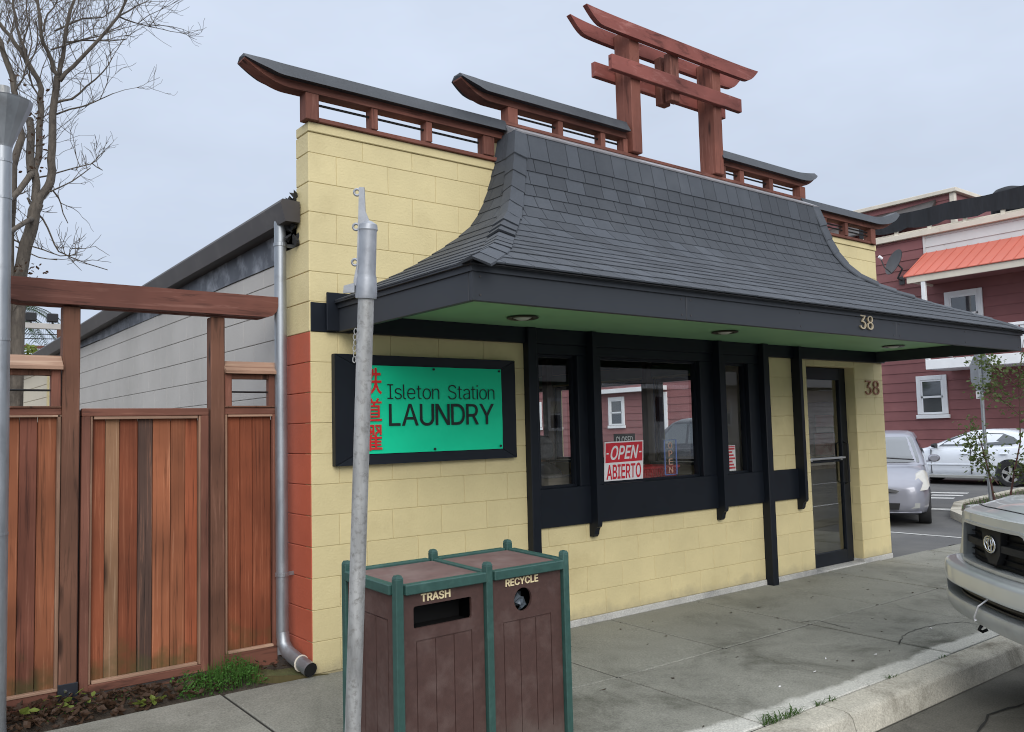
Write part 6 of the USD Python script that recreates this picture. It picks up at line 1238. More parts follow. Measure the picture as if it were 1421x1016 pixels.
part(C, 'grille_lip', dense(gp.buffer(0.014).difference(gp.buffer(-0.004)), 'x', -0.022, 0.0, 0.04).xf(bend).xf(tf), M['bumpergrey'], smooth=30)
gr = part(C, 'grille', dense(gp.buffer(0.01), 'x', 0.05, 0.06, 0.06).xf(bend).xf(tf), M['black'])
for k in range(6):
    z = 0.92+k*0.038; part(gr, 'grille_slat', dense(sbox(-0.455+0.010*k, z, 0.455-0.010*k, z+0.005), 'x', 0.03, 0.05, 0.06).xf(bend).xf(tf), M['black'])
for s_ in (-1, 1): part(gr, 'grille_bar', dense(sbox(min(s_*0.10, s_*0.435), 1.005, max(s_*0.10, s_*0.435), 1.045), 'x', 0.004, 0.045, 0.05).xf(bend).xf(tf), M['black'])
part(gr, 'emblem_shield', dense(Polygon([(-0.13, 1.125), (0.13, 1.125), (0.105, 0.99), (0.05, 0.925), (-0.05, 0.925), (-0.105, 0.99)]), 'x', 0.0, 0.04, 0.05).xf(bend).xf(tf), M['black'])
em = MB()
def ell(cy, cz, ry, rz, r): em.tube([(-0.008, cy+ry*math.cos(a), cz+rz*math.sin(a)) for a in np.linspace(0, 2*math.pi, 33)], r, 8, cap=False)
ell(0, 1.04, 0.070, 0.047, 0.0065); ell(0, 1.052, 0.046, 0.0225, 0.005); ell(0, 1.036, 0.020, 0.040, 0.005)
part(gr, 'emblem', em.xf(tf), M['chrome'], smooth=True, label='chrome emblem of three crossing ovals')
# headlights and wings
for s_ in (-1, 1):
    P = [(0.12, s_*0.57, 0.92), (0.105, s_*0.52, 1.165), (0.19, s_*0.775, 1.175), (0.21, s_*0.80, 0.95), (0.30, s_*0.80, 1.16)]
    part(C, 'headlight', MB().hull(P+[(x+0.08, y*0.97, z) for x, y, z in P]).xf(tf), M['lamp'])
    wing = [(0.14, 0.865), (0.20, 1.19), (0.6, 1.225), (1.4, 1.25), (1.4, 0.55), (1.30, 0.55), (1.27, 0.72), (1.16, 0.86), (1.02, 0.915), (0.86, 0.915), (0.72, 0.86), (0.61, 0.72), (0.58, 0.55), (0.30, 0.55), (0.22, 0.62)]
    part(C, 'wing', MB().prism(Polygon([(x, z) for x, z in wing]), 'y', s_*0.78, s_*0.845).xf(tf), M['silver'], smooth=30)
    part(C, 'arch_flare', MB().loft([[(0.94+r_*math.cos(a), s_*y_, 0.50+r_*math.sin(a)) for r_, y_ in ((0.40, 0.84), (0.40, 0.885), (0.455, 0.875), (0.47, 0.84))] for a in np.linspace(-0.1, math.pi+0.1, 20)], close=True).xf(tf), M['silver'], smooth=40)
    part(C, 'wheel_well', MB().box(0.55, 1.4, s_*0.45, s_*0.77, 0.5, 1.1).xf(tf), M['black'])
    wheel(C, tf, 0.94, s_*0.76, 0.37, 0.37, 0.25, s_); wheel(C, tf, 4.1, s_*0.76, 0.37, 0.37, 0.25, s_)
# bumper: upper bar, dark slot, lower valance, swept round the corners
def swept(prof, w, k, n=37, tmax=1.0):
    R_ = []
    for t in np.linspace(-tmax, tmax, n):
        b_ = k*abs(t)**3.2+0.10*max(abs(t)-0.86, 0)/0.14*max(abs(t)-0.86, 0)/0.14; R_.append([(x+b_, t*w, z-0.0*abs(t)) for x, z in prof])
    return MB().loft(R_)
part(C, 'bumper_bar', swept([(-0.075, 0.742), (-0.098, 0.748), (-0.103, 0.757), (-0.098, 0.838), (-0.088, 0.858), (-0.065, 0.867), (0.0, 0.873), (0.12, 0.873), (0.12, 0.742)], 0.87, 0.17).xf(tf), M['silver'], smooth=40)
part(C, 'bumper_slot', swept([(-0.02, 0.66), (-0.02, 0.75), (0.1, 0.75), (0.1, 0.66)], 0.80, 0.16).xf(tf), M['black'])
for z in (0.685, 0.715): part(C, 'slot_bar', swept([(-0.045, z-0.006), (-0.045, z+0.006), (-0.015, z+0.006), (-0.015, z-0.006)], 0.70, 0.16, tmax=0.9).xf(tf), M['blackplastic'])
part(C, 'valance', swept([(-0.045, 0.555), (-0.075, 0.565), (-0.095, 0.61), (-0.10, 0.652), (-0.09, 0.668), (-0.03, 0.676), (0.1, 0.676), (0.1, 0.555), (0.0, 0.55)], 0.862, 0.17).xf(tf), M['bumpergrey'], smooth=40)
for s_ in (-1, 1):
    m_ = MB(); rg = []
    for t in np.linspace(0.78, 1.0, 7): b_ = 0.17*t**3.2+0.10*(max(t-0.86, 0)/0.14)**2; rg.append([(x+b_, s_*t*0.867, z) for x, z in ((-0.088, 0.66), (-0.092, 0.76), (0.08, 0.76), (0.08, 0.66))])
    part(C, 'bumper_corner', m_.loft(rg).xf(tf), M['bumpergrey'], smooth=40)
    m_ = MB(); m_.tube([(0.06, s_*0.30, 0.53), (0.03, s_*0.30, 0.49), (0.02, s_*0.30, 0.475), (0.04, s_*0.30, 0.462), (0.07, s_*0.30, 0.475)], 0.010, 8); part(C, 'tow_hook', m_.xf(tf), M['blackplastic'])
part(C, 'loose_wire', MB().tube([(-0.07, -0.08, 0.735), (-0.115, -0.055, 0.69), (-0.118, 0.0, 0.62), (-0.11, 0.02, 0.60), (-0.115, 0.0, 0.59), (-0.12, -0.02, 0.603)], 0.005, 6).xf(tf), M['sign_white'])
part(C, 'chassis', MB().box(0.3, 4.9, -0.45, 0.45, 0.38, 0.6).box(0.1, 0.35, -0.5, 0.5, 0.48, 0.66).xf(tf), M['black'])
part(C, 'engine_bay', MB().box(0.12, 1.38, -0.7, 0.7, 0.62, 1.13).xf(tf), M['black'])
cabin(C, tf, [(1.18, 1.28, 3.05, 0.80, 0.12), (1.35, 1.5, 3.03, 0.77, 0.15), (1.68, 1.98, 2.96, 0.66, 0.15), (1.74, 2.1, 2.9, 0.6, 0.15), (1.77, 2.3, 2.75, 0.45, 0.12)], M['silver'], front=(1.27, 1.66, 0.08, 0.05), rear=(1.28, 1.62, 0.12), sides=([(1.75, 1.28), (2.4, 1.28), (2.4, 1.65), (2.08, 1.65)], [(2.46, 1.28), (2.92, 1.28), (2.88, 1.65), (2.46, 1.65)]))
part(C, 'cab_side', MB().box(1.405, 3.05, -0.835, 0.835, 0.5, 1.19, 0.03).xf(tf), M['silver']); part(C, 'cargo_bed', MB().box(3.08, 5.0, -0.82, -0.76, 0.55, 1.2, 0.02).box(3.08, 5.0, 0.76, 0.82, 0.55, 1.2, 0.02).box(4.94, 5.02, -0.75, 0.75, 0.55, 1.2, 0.02).box(3.08, 3.14, -0.75, 0.75, 0.6, 1.2, 0.02).box(3.14, 4.93, -0.755, 0.755, 0.55, 0.65).xf(tf), M['silver'])
for s_ in (-1, 1): mirror(C, tf, 1.72, s_*0.82, 1.27, s_, M['blackplastic'], 1.1)

# ---------------------------------------------------------------- stop sign seen from behind, shrub
SS = thing('stop_sign', 'eight sided stop sign seen from behind on a galvanised pole in the planter bed', 'road sign')
c = np.array([15.4, 2.30, 2.485]); octo = [(math.cos(a)*0.42*1.03, math.sin(a)*0.42*1.03) for a in np.arange(8)*math.pi/4+math.pi/8]
def oz(v): return rotz(np.asarray(v)-0, -0.70)+c
part(SS, 'sign_plate', MB().prism(Polygon(octo), 'x', -0.002, 0.002).xf(oz), M['sign_back'])
part(SS, 'sign_face', MB().prism(Polygon(octo).buffer(-0.01), 'x', 0.003, 0.005).xf(oz), M['sign_red'])
mb = MB(); v, f = text3('STOP', 0.25, 0.002, True, width=0.58); mb.add(np.c_[0.0052+v[:, 2]*0.5, -0.29+v[:, 0], -0.125+v[:, 1]], f).xf(oz); part(SS, 'lettering', mb, M['sign_white'])
part(SS, 'pole', MB().tube([(15.33, 2.23, -0.1), (15.35, 2.28, 1.4), (15.36, 2.285, 2.98)], 0.035, 12), M['galv'], smooth=40)
part(SS, 'small_plate', MB().box(15.37, 15.374, 2.32, 2.40, 1.95, 2.1), M['sign_white'])
def limb_mb(mb, pts, r0, r1, n=6): pts = np.asarray(pts, float); mb.tube(pts, np.linspace(r0, r1, len(pts)), n); return pts
BS = thing('young_shrub', 'thin young shrub with two red brown stems and sparse leaves in the planter bed', 'shrub')
stems = [[(14.8, 1.93, -0.1), (14.75, 2.0, 0.6), (14.8, 2.12, 1.1), (14.82, 2.3, 1.55)], [(14.82, 1.70, -0.1), (14.8, 1.58, 0.45), (14.8, 1.42, 1.1), (14.8, 1.38, 2.2), (14.8, 1.25, 3.0)], [(14.8, 1.85, 0.3), (14.7, 2.15, 0.75), (14.7, 2.35, 1.2)], [(14.8, 1.6, 0.4), (14.85, 1.35, 0.62), (14.9, 1.2, 0.75)], [(14.8, 1.38, 2.1), (14.7, 1.7, 2.5), (14.65, 2.05, 2.68)], [(14.8, 1.40, 1.6), (14.7, 1.75, 2.0), (14.7, 2.1, 2.2)], [(14.8, 1.4, 1.9), (14.9, 1.2, 2.3), (14.9, 1.1, 2.6)]]
lf_ = MB()
for i, s_ in enumerate(stems):
    m_ = MB(); pts = limb_mb(m_, s_, 0.022 if i < 2 else 0.010, 0.005); part(BS, 'stem', m_, M['twig'])
    for k in range(210 if i != 1 else 130):
        t = U_(0.25, 1.0)*(len(pts)-1); a = int(min(t, len(pts)-2)); p_ = pts[a]+(pts[a+1]-pts[a])*(t-a); d = RNG.normal(0, 0.11, 3)
        leaf_quad(lf_, p_+d, U_(0.045, 0.10), U_(0, 6.3), U_(-1, 1), U_(-1, 1), 0.2)
part(BS, 'leaves', lf_, M['bushleaf'])

# ---------------------------------------------------------------- bare tree behind the gate
TREE = [([(-0.61,8.0,2.87),(-0.6,8.0,3.36),(-0.59,8.0,3.81),(-0.55,8.0,4.11),(-0.48,8.0,4.43),(-0.44,8.0,4.65),(-0.39,8.0,4.88)],0.091,0.079),([(-0.39,8.0,4.88),(-0.31,7.99,5.05),(-0.24,7.97,5.21),(-0.24,7.94,5.51),(-0.23,7.92,5.96),(-0.22,7.89,6.33),(-0.19,7.86,6.7)],0.062,0.045),([(-0.19,7.86,6.7),(-0.16,7.82,6.64),(-0.0,7.76,6.87),(0.32,7.69,7.33),(0.55,7.61,7.7),(0.64,7.53,7.94),(0.76,7.44,8.27)],0.034,0.011),([(-0.19,7.86,6.7),(-0.16,7.87,6.82),(-0.1,7.89,7.24),(-0.05,7.91,7.61),(0.03,7.94,7.93),(0.11,7.96,8.4)],0.036,0.014),([(-0.19,7.86,6.7),(-0.25,7.82,6.77),(-0.33,7.75,6.99),(-0.43,7.67,7.17),(-0.5,7.59,7.62),(-0.55,7.5,7.97)],0.034,0.014),([(-0.39,8.0,4.88),(-0.41,8.04,5.02),(-0.41,8.1,5.31),(-0.4,8.18,5.46),(-0.34,8.26,5.76),(-0.31,8.34,6.35),(-0.3,8.43,6.7),(-0.39,8.53,6.96),(-0.55,8.63,7.29),(-0.66,8.73,7.5),(-0.79,8.84,7.71),(-0.91,8.95,7.91)],0.057,0.023),([(-0.39,8.53,6.96),(-0.47,8.55,7.12),(-0.56,8.58,7.44),(-0.63,8.61,7.8),(-0.65,8.65,8.03),(-0.69,8.69,8.47)],0.029,0.011),([(-0.7,8.0,2.86),(-0.69,8.01,3.66),(-0.72,8.01,4.36),(-0.69,8.03,5.37),(-0.59,8.04,5.8),(-0.66,8.05,6.3),(-0.71,8.06,6.64),(-0.84,8.08,7.01),(-0.9,8.09,7.19),(-0.98,8.1,7.59)],0.062,0.028),([(-0.46,8.1,5.33),(-0.44,8.33,5.81),(-0.41,8.67,6.29)],0.057,0.051),([(-0.44,8.1,5.33),(-0.51,7.99,5.22),(-0.77,7.83,4.79),(-0.92,7.65,4.59)],0.045,0.034),([(-0.46,8.0,4.67),(-0.53,7.83,4.58),(-0.76,7.57,4.35),(-0.95,7.28,4.18)],0.036,0.028),([(-0.41,8.1,5.26),(-0.24,8.15,5.34),(0.1,8.23,5.53),(0.37,8.32,5.67),(0.53,8.41,5.62)],0.014,0.006),([(-0.27,7.99,5.05),(-0.24,7.93,5.06),(0.01,7.84,5.22),(0.23,7.74,5.43)],0.014,0.006),([(-0.22,7.93,5.08),(-0.1,8.0,4.92),(0.01,8.09,4.67)],0.011,0.006),([(-0.51,8.04,4.95),(-0.48,8.05,4.88),(-0.31,8.07,4.68),(-0.2,8.09,4.45),(-0.1,8.11,4.25),(0.03,8.13,4.2),(0.28,8.15,4.12),(0.56,8.17,4.06)],0.015,0.006),([(-0.71,8.01,4.34),(-0.33,7.89,4.21),(-0.15,7.71,4.11),(0.09,7.49,4.11)],0.012,0.005),([(-0.65,8.01,4.24),(-0.38,7.91,4.1),(-0.18,7.76,4.06)],0.011,0.006),([(-0.22,7.89,6.32),(-0.01,7.8,6.4),(0.15,7.67,6.58),(0.33,7.52,6.78),(0.42,7.36,6.96)],0.018,0.006),([(-0.21,8.0,6.18),(-0.01,7.92,6.29),(0.25,7.8,6.4),(0.5,7.65,6.55)],0.014,0.006),([(-0.1,7.89,7.24),(0.15,7.94,7.36),(0.53,8.01,7.48),(0.78,8.09,7.61)],0.015,0.006),([(0.55,7.61,7.7),(0.84,7.99,7.85),(1.45,8.53,8.12)],0.014,0.005),([(0.55,7.61,7.7),(0.83,7.72,7.99),(1.08,7.89,8.25)],0.015,0.006),([(-0.29,7.75,7.03),(-0.03,7.89,7.24),(0.4,8.09,7.55),(0.82,8.33,7.95)],0.015,0.006),([(-0.21,8.0,7.42),(0.17,8.08,7.75),(0.47,8.19,7.9),(0.68,8.32,8.2)],0.015,0.006),([(0.03,8.13,4.2),(0.03,7.79,4.29)],0.007,0.003),([(0.03,8.13,4.2),(0.12,7.71,3.93)],0.007,0.003),([(-0.4,7.67,7.22),(-0.37,7.59,7.45),(-0.27,7.45,7.63),(-0.24,7.3,7.88)],0.014,0.007),([(-0.53,8.63,7.29),(-0.45,8.61,7.69),(-0.49,8.59,8.05)],0.014,0.007),([(-0.7,8.73,7.39),(-0.58,9.03,7.93),(-0.59,9.47,8.63)],0.015,0.007),([(-0.31,8.34,6.48),(-0.43,8.31,6.66),(-0.49,8.26,6.95),(-0.39,8.2,7.27),(-0.42,8.14,7.56)],0.014,0.006),([(-0.69,8.05,6.41),(-0.6,7.97,6.61),(-0.51,7.86,7.11),(-0.57,7.73,7.45)],0.015,0.006)]
BT = thing('bare_tree', 'tall bare tree with many fine twigs behind the timber gate', 'tree')
rt = random.Random(11); tw = MB(); segs = []
for i, (pts, a, b) in enumerate(TREE):
    P = np.array(pts, float)
    # extra points along each limb with a little wander
    Q_ = []
    for k in range(len(P)-1):
        for t in (0, 0.5): Q_.append(P[k]+(P[k+1]-P[k])*t+(np.array([rt.uniform(-1, 1), rt.uniform(-1, 1), 0])*0.02 if t else 0))
    Q_.append(P[-1]); Q_ = np.array(Q_); r = np.interp(np.linspace(0, 1, len(Q_)), [0, 1], [a, b])
    if i == 0: Q_ = np.vstack([[(-0.63, 8.0, -0.1), (-0.64, 8.0, 1.4)], Q_]); r = np.r_[0.15, 0.115, r]
    if i == 7: Q_ = np.vstack([[(-0.70, 8.05, -0.1), (-0.75, 8.05, 1.4)], Q_]); r = np.r_[0.10, 0.085, r]
    nm = 'trunk' if i in (0, 7) else 'branch'
    part(BT, nm, MB().tube(Q_, r, 9 if a > 0.03 else 6), M['bark'], smooth=60)
    segs.append((Q_, r))
def grow(p, d, L, r, depth):
    n = 4; P = [p]; d = np.array(d)
    for k in range(n):
        d = d+np.array([rt.gauss(0, 0.16), rt.gauss(0, 0.16), rt.gauss(0.05, 0.14)]); d /= np.linalg.norm(d); P.append(P[-1]+d*L/n)
    tw.tube(P, np.linspace(r, max(r*0.45, 0.0025), n+1), 4, cap=False)
    if depth:
        for _ in range(rt.choice((2, 3, 3))):
            k = rt.randint(1, n); e = d+np.array([rt.gauss(0, 0.6), rt.gauss(0, 0.6), rt.gauss(0.15, 0.5)]); e /= np.linalg.norm(e); grow(P[k], e, L*rt.uniform(0.45, 0.75), r*0.62, depth-1)
for Q_, r in segs:
    L = float(np.linalg.norm(np.diff(Q_, axis=0), axis=1).sum()); cnt = int(L*(6.0 if r[0] < 0.06 else 1.8))
    for _ in range(cnt):
        t = rt.uniform(0.12, 1)*(len(Q_)-1); k = int(min(t, len(Q_)-2)); p = Q_[k]+(Q_[k+1]-Q_[k])*(t-k)
        if p[2] < 3.0: continue
        ax0 = Q_[k+1]-Q_[k]; ax0 /= np.linalg.norm(ax0); e = ax0*0.6+np.array([rt.gauss(0, 0.75), rt.gauss(0, 0.75), rt.gauss(0.7, 0.4)]); e /= np.linalg.norm(e)
        big = p[2] > 5.4; grow(p, e, rt.uniform(0.35, 0.9) if big else rt.uniform(0.15, 0.4), rt.uniform(0.0045, 0.0075), 2 if big else 1)
part(BT, 'twigs', tw, M['bark'], kind='stuff')
lm = MB()
for _ in range(160): leaf_quad(lm, (rt.uniform(-0.8, -0.25), 8+rt.uniform(-0.3, 0.3), rt.choice((rt.uniform(3.6, 4.0), rt.uniform(5.2, 6.6)))), rt.uniform(0.05, 0.09), rt.uniform(0, 6.3), rt.uniform(-1, 1), rt.uniform(-1, 1))
part(BT, 'dry_leaves', lm, M['fallen'])
# building, rail and trees far behind the gate
BH = thing('back_building', 'low building far behind the gate with a grey beam carrying two black floodlights', 'building')
part(BH, 'wall', MB().box(-6, 6, 22, 30, -0.2, 3.6), M['creamwall']); part(BH, 'roof', MB().box(-6.2, 6.2, 21.8, 30.2, 3.6, 3.75), M['gutter'])
part(BH, 'beam', MB().box(-1.0, 3.2, 20.0, 20.12, 4.55, 4.70, 0.01), M['greywall'])
for x in (0.95, 2.0, 3.0): part(BH, 'beam_post', MB().box(x-0.05, x+0.05, 20.01, 20.11, 3.4, 4.55), M['post_z'])
part(BH, 'red_rail', MB().box(-1.0, 3.2, 20.02, 20.1, 4.02, 4.10), M['wood_x'])
for z in (4.3, 4.42): part(BH, 'wire', MB().tube([(-1, 20.06, z), (0.6, 20.06, z-0.04), (2, 20.06, z), (3.2, 20.06, z-0.02)], 0.012, 5), M['rust_rod'])
for x in (1.32, 1.83): part(BH, 'floodlight', MB().box(x-0.13, x+0.13, 19.95, 20.15, 4.74, 4.97, 0.02).box(x-0.02, x+0.02, 20.0, 20.05, 4.69, 4.75), M['blackplastic'])
PT = thing('palm_tree', 'palm with drooping fronds far behind the timber gate', 'palm tree')
pc = np.array([1.3, 25.0, 5.6]); part(PT, 'trunk', MB().tube([(1.3, 25, -0.2), (1.35, 25, 3), pc], [0.25, 0.2, 0.18], 10), M['bark'])
for k in range(20):
    a = k*2.4; up = U_(0.1, 0.8); L = U_(1.3, 1.9); mb = MB(); P = []
    for t in np.linspace(0, 1, 8): P.append(pc+np.array([math.cos(a)*L*t, math.sin(a)*L*t, up*L*t-1.1*L*t*t*0.75]))
    mb.tube(P, np.linspace(0.02, 0.006, 8), 4, cap=False); P = np.array(P)
    for j in range(1, 8):
        for q in range(4):
            p = P[j-1]+(P[j]-P[j-1])*q/4; sd = np.array([-math.sin(a), math.cos(a), 0])
            for s_ in (-1, 1): mb.add([p, p+np.array([0, 0, 0.02])+sd*s_*0.02, p+sd*s_*0.28+np.array([math.cos(a)*0.12, math.sin(a)*0.12, -0.22])], [(0, 1, 2)])
    part(PT, 'frond', mb, M['palmleaf'])
def leafy(name, label, c, r, n, h, mt=M['treeleaf']):
    t_ = thing(name, label, 'tree'); part(t_, 'trunk', MB().tube([(c[0], c[1], -0.2), (c[0]+0.1, c[1], h*0.4), tuple(c)], [0.14, 0.1, 0.05], 8), M['bark']); mb = MB()
    for _ in range(n):
        d = RNG.normal(0, 1, 3); d /= np.linalg.norm(d); k = U_(0.3, 1)**0.5; p = np.array(c)+d*k*np.array(r)*(0.8+0.35*math.sin(d[0]*5+d[2]*4)); leaf_quad(mb, p, U_(0.08, 0.16), U_(0, 6.3), U_(-1, 1), U_(-1, 1))
    part(t_, 'crown', mb, mt)
leafy('evergreen_tree', 'dark leafy tree far behind the left end of the timber gate', (0.45, 23.5, 4.9), (0.8, 0.8, 0.8), 1500, 4.9)
leafy('olive_shrub', 'yellowish green shrub below the grey beam far behind the gate', (1.2, 18.5, 3.6), (0.9, 0.5, 0.42), 900, 3.6, M['yellowleaf'])
NH = thing('neighbour_shed', 'pale board shed far behind the left opening of the fence', 'shed')
part(NH, 'wall', MB().box(-6, -0.2, 17, 19, -0.2, 2.9), M['greywall'])
for k in range(15): part(NH, 'siding_board', MB().hull([(-6, 16.97, k*0.19), (-0.2, 16.97, k*0.19), (-6, 16.99, k*0.19+0.187), (-0.2, 16.99, k*0.19+0.187), (-6, 17.02, k*0.19), (-0.2, 17.02, k*0.19), (-6, 17.02, k*.19+.187), (-.2, 17.02, k*.19+.187)]), M['greywall'])
part(NH, 'roof', MB().box(-6.2, 0.0, 16.8, 19.2, 2.9, 3.0), M['gutter'])

# ---------------------------------------------------------------- across the street (mirrored faintly in the glass)
PHY = -16.0
PH = thing('opposite_house', 'pale clapboard house across the street, mirrored faintly in the door glass', 'house')
pw = part(PH, 'wall', MB().box(2, 34, PHY-9, PHY-0.03, -0.2, 3.0), M['palehouse'])
z = 0.62
while z < 3.0:
    z1 = min(z+0.24, 3.0); part(pw, 'siding_board', MB().hull([(2, PHY+0.02, z), (34, PHY+0.02, z), (2, PHY, z1-0.004), (34, PHY, z1-0.004), (2, PHY-0.04, z), (34, PHY-0.04, z), (2, PHY-0.04, z1-.004), (34, PHY-0.04, z1-.004)]), M['palehouse']); z = z1
part(PH, 'foundation', MB().box(1.9, 34.1, PHY-0.03, PHY+0.10, -0.3, 0.56).box(1.9, 34.1, PHY-0.03, PHY+0.12, 0.561, 0.617), M['kerb'])
def pwin(x0, x1, z0, z1, f=0.1):
    y = PHY+0.02; w = part(PH, 'window', MB().box(x0, x0+f, y, y+0.05, z0, z1).box(x1-f, x1, y, y+0.05, z0, z1).box(x0+f, x1-f, y, y+0.05, z1-f, z1).box(x0-0.03, x1+0.03, y, y+0.08, z0-0.03, z0+f-.03).box(x0+f, x1-f, y, y+0.035, (z0+z1)/2-0.03, (z0+z1)/2+0.03), M['white_paint'])
    part(w, 'pane', MB().box(x0+f, x1-f, y-0.02, y+0.015, z0+f-.03, z1-f), M['carglass']); part(w, 'blind', MB().box(x0+f, x1-f, y+0.016, y+0.02, (z0+z1)/2+0.05, z1-f), M['roomwall'])
for x0, x1 in ((8.0, 8.95), (11.6, 12.5), (14.3, 14.95), (15.75, 16.4), (18.45, 19.3), (24.5, 25.4), (27, 27.9)): pwin(x0, x1, 1.53, 2.58)
dr = part(PH, 'door', MB().box(20.75, 20.87, PHY+0.02, PHY+0.08, 0.6, 2.78).box(21.43, 21.55, PHY+0.02, PHY+0.08, 0.6, 2.78).box(20.87, 21.43, PHY+0.02, PHY+0.08, 2.66, 2.78), M['white_paint'])
part(dr, 'leaf', MB().box(20.87, 21.43, PHY+0.02, PHY+0.05, 0.6, 1.75).box(20.87, 20.95, PHY+0.02, PHY+0.05, 1.75, 2.66).box(21.35, 21.43, PHY+0.02, PHY+0.05, 1.75, 2.66), M['white_paint']); part(dr, 'pane', MB().box(20.95, 21.35, PHY+0.02, PHY+0.04, 1.75, 2.66), M['carglass'])
part(PH, 'eave_board', MB().box(17.3, 22.3, PHY+0.02, PHY+0.6, 2.92, 3.08, 0.01), M['white_paint']); part(PH, 'eave_board', MB().box(1.8, 17.25, PHY+0.02, PHY+0.3, 3.0, 3.12, 0.01).box(22.35, 34, PHY+0.02, PHY+0.3, 3.0, 3.12, 0.01), M['gutter'])
part(PH, 'roof', MB().hull([(1.6, PHY+0.6, 3.1), (34.4, PHY+0.6, 3.1), (1.6, PHY-4.5, 5.2), (34.4, PHY-4.5, 5.2), (1.6, PHY-9.6, 3.1), (34.4, PHY-9.6, 3.1)]), M['gutter'])
PS = thing('far_sidewalk', kind='structure'); part(PS, 'slab', MB().box(-40, 60, PHY-0.5, -13.0, -0.3, -0.08), M['kerb']); part(PS, 'front_yard', MB().box(-40, 60, -60, PHY-0.5, -0.3, -0.1), M['soil'])
# ---------------------------------------------------------------- people behind the glass
def figure(joints, bones):
    """one continuous surface from hulls of spheres at the joints."""
    J = {k: m3.Manifold.sphere(r, 20).translate(list(p)) for k, (p, r) in joints.items()}; parts_ = []
    for b_ in bones: parts_.append(m3.Manifold.batch_hull([J[q] for q in b_]))
    mm = m3.Manifold.batch_boolean(parts_, m3.OpType.Add).refine_to_length(0.025); me = mm.to_mesh(); t_ = trimesh.Trimesh(me.vert_properties[:, :3], me.tri_verts, process=True); trimesh.smoothing.filter_taubin(t_, iterations=14); return t_
def seated(name, label, at, face, hat, mt_top, k=1.0):
    """sitting person; face: direction looked in (radians)."""
    def W(v): return rotz(np.asarray(v, float)*k, face)+np.array(at)     # local x forward, z up, seat at z = 0.46
    t_ = thing(name, label, 'person')
    body = figure({'pel': ((0, 0, 0.52), 0.135), 'pl': ((0, 0.09, 0.50), 0.10), 'pr': ((0, -0.09, 0.50), 0.10), 'wa': ((0.0, 0, 0.68), 0.12), 'ch': ((0.03, 0, 0.86), 0.14), 'sl': ((0.03, 0.17, 0.95), 0.065), 'sr': ((0.03, -0.17, 0.95), 0.065), 'nk': ((0.04, 0, 1.03), 0.055), 'hd0': ((0.06, 0, 1.10), 0.052),
                  'el': ((0.10, 0.24, 0.70), 0.048), 'er': ((0.10, -0.24, 0.70), 0.048), 'hl': ((0.33, 0.13, 0.66), 0.036), 'hr': ((0.33, -0.13, 0.66), 0.036), 'kl': ((0.43, 0.11, 0.50), 0.066), 'kr': ((0.43, -0.11, 0.50), 0.066), 'al': ((0.42, 0.11, 0.10), 0.045), 'ar': ((0.42, -0.11, 0.10), 0.045), 'tl': ((0.56, 0.12, 0.045), 0.035), 'tr': ((0.56, -0.12, 0.045), 0.035),
                  'h1': ((0.055, 0, 1.16), 0.078), 'h2': ((0.03, 0, 1.215), 0.090), 'h3': ((0.075, 0, 1.20), 0.078), 'no': ((0.155, 0, 1.165), 0.012), 'nb': ((0.14, 0, 1.20), 0.010), 'jw': ((0.105, 0, 1.105), 0.04)},
                 [('pel', 'pl', 'pr', 'wa'), ('wa', 'ch'), ('ch', 'sl', 'sr', 'wa'), ('ch', 'nk', 'sl', 'sr'), ('nk', 'hd0'), ('hd0', 'h1', 'jw'), ('h1', 'h2', 'h3'), ('h3', 'jw', 'h1'), ('no', 'nb', 'h3'), ('sl', 'el'), ('sr', 'er'), ('el', 'hl'), ('er', 'hr'), ('pl', 'kl'), ('pr', 'kr'), ('kl', 'al'), ('kr', 'ar'), ('al', 'tl'), ('ar', 'tr')])
    body.vertices = W(body.vertices); part(t_, 'body', body, M['skin'], smooth=True)
    jk = figure({'pel': ((0, 0, 0.55), 0.155), 'wa': ((0.0, 0, 0.68), 0.145), 'ch': ((0.03, 0, 0.86), 0.16), 'sl': ((0.03, 0.175, 0.95), 0.08), 'sr': ((0.03, -0.175, 0.95), 0.08), 'nk': ((0.03, 0, 1.02), 0.075), 'el': ((0.10, 0.24, 0.70), 0.066), 'er': ((0.10, -0.24, 0.70), 0.066), 'hl': ((0.29, 0.14, 0.665), 0.05), 'hr': ((0.29, -0.14, 0.665), 0.05)}, [('pel', 'wa'), ('wa', 'ch'), ('ch', 'sl', 'sr', 'wa'), ('ch', 'nk', 'sl', 'sr'), ('sl', 'el'), ('sr', 'er'), ('el', 'hl'), ('er', 'hr')])
    jk.vertices = W(jk.vertices); part(t_, 'jacket', jk, mt_top, smooth=True)
    tr = figure({'pl': ((0, 0.09, 0.50), 0.115), 'pr': ((0, -0.09, 0.50), 0.115), 'kl': ((0.43, 0.11, 0.50), 0.08), 'kr': ((0.43, -0.11, 0.50), 0.08), 'al': ((0.42, 0.11, 0.13), 0.062), 'ar': ((0.42, -0.11, 0.13), 0.062)}, [('pl', 'pr'), ('pl', 'kl'), ('pr', 'kr'), ('kl', 'al'), ('kr', 'ar')])
    tr.vertices = W(tr.vertices); part(t_, 'trousers', tr, M['jeans'], smooth=True)
    hr_ = figure({'a': ((0.01, 0, 1.235), 0.094), 'b': ((0.05, 0, 1.25), 0.085), 'c': ((-0.015, 0, 1.17), 0.078)}, [('a', 'b'), ('a', 'c')]); hr_.vertices = W(hr_.vertices); part(t_, 'hat' if hat == 'greyhair' else 'hair', hr_, M[hat], smooth=True)
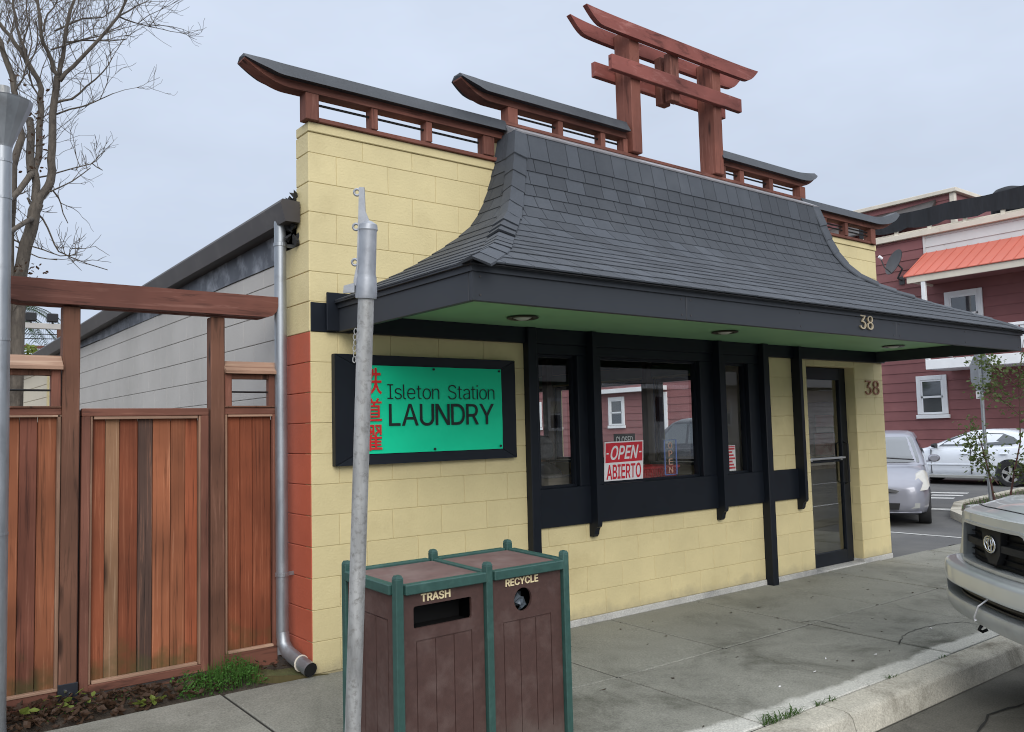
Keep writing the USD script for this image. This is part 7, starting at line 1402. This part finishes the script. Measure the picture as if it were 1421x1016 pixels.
    for s_ in (-1, 1):
        for q in range(5):
            a = (q-2)*0.22; p0 = np.array([0.34, s_*0.13+0.012*(q-2), 0.655]); p1 = p0+np.array([0.05*math.cos(a), 0.05*math.sin(a), -0.012]); p2 = p1+np.array([0.025*math.cos(a), 0.025*math.sin(a), -0.028])
            m_ = MB().tube([p0, p1, p2], [0.0095, 0.0085, 0.007], 7); m_.xf(W); part(t_, 'finger', m_, M['skin'], smooth=True)
def chair(at, face, label):
    W = lambda v: rotz(np.asarray(v, float), face)+np.array(at); t_ = thing('chair', label, 'chair')
    part(t_, 'seat', MB().box(-0.2, 0.24, -0.22, 0.22, 0.345, 0.385, 0.01).xf(W), M['blackplastic']); part(t_, 'backrest', MB().box(-0.24, -0.21, -0.2, 0.2, 0.5, 0.82, 0.01).xf(W), M['blackplastic'])
    for x, y in ((-0.2, -0.2), (-0.2, 0.2), (0.2, -0.2), (0.2, 0.2)): part(t_, 'leg', MB().tube([(x, y, 0), (x, y, 0.345 if x > 0 else 0.8)], 0.013, 6).xf(W), M['alu'])
fl_ = -0.04
seated('person', 'person in a dark jacket on a stool inside behind the narrow left window', (2.78, 0.92, fl_+0.20), math.radians(100), 'greyhair', M['jacket'])
t_ = thing('stool', 'black stool under the person behind the narrow left window', 'stool'); part(t_, 'seat', MB().lathe([(0.001, 0.55), (0.17, 0.55), (0.18, 0.575), (0.17, 0.60), (0.001, 0.602)], (2.78, 0.92, fl_-0.03), 20), M['blackplastic'])
for a in (0.7, 2.27, 3.84, 5.41): part(t_, 'leg', MB().tube([(2.78+0.2*math.cos(a), 0.92+0.2*math.sin(a), fl_), (2.78+0.12*math.cos(a), 0.92+0.12*math.sin(a), fl_+0.54)], 0.012, 6), M['alu'])
t_ = thing('cardboard_box', 'grey box on a small table inside the narrow left window', 'box'); part(t_, 'box_body', MB().box(2.30, 2.56, 0.30, 0.52, 0.985, 1.13, 0.004), M['counter']); part(t_, 'lid', MB().box(2.29, 2.57, 0.29, 0.53, 1.13, 1.15, 0.004), M['greyhair'])
t_ = thing('side_table', 'small dark table below the narrow left window', 'table'); part(t_, 'tabletop', MB().box(2.0, 2.62, 0.25, 0.58, 0.955, 0.984, 0.004), M['counter'])
for x in (2.04, 2.58):
    for y in (0.29, 0.54): part(t_, 'leg', MB().box(x-0.02, x+0.02, y-0.02, y+0.02, fl_, 0.955), M['counter'])
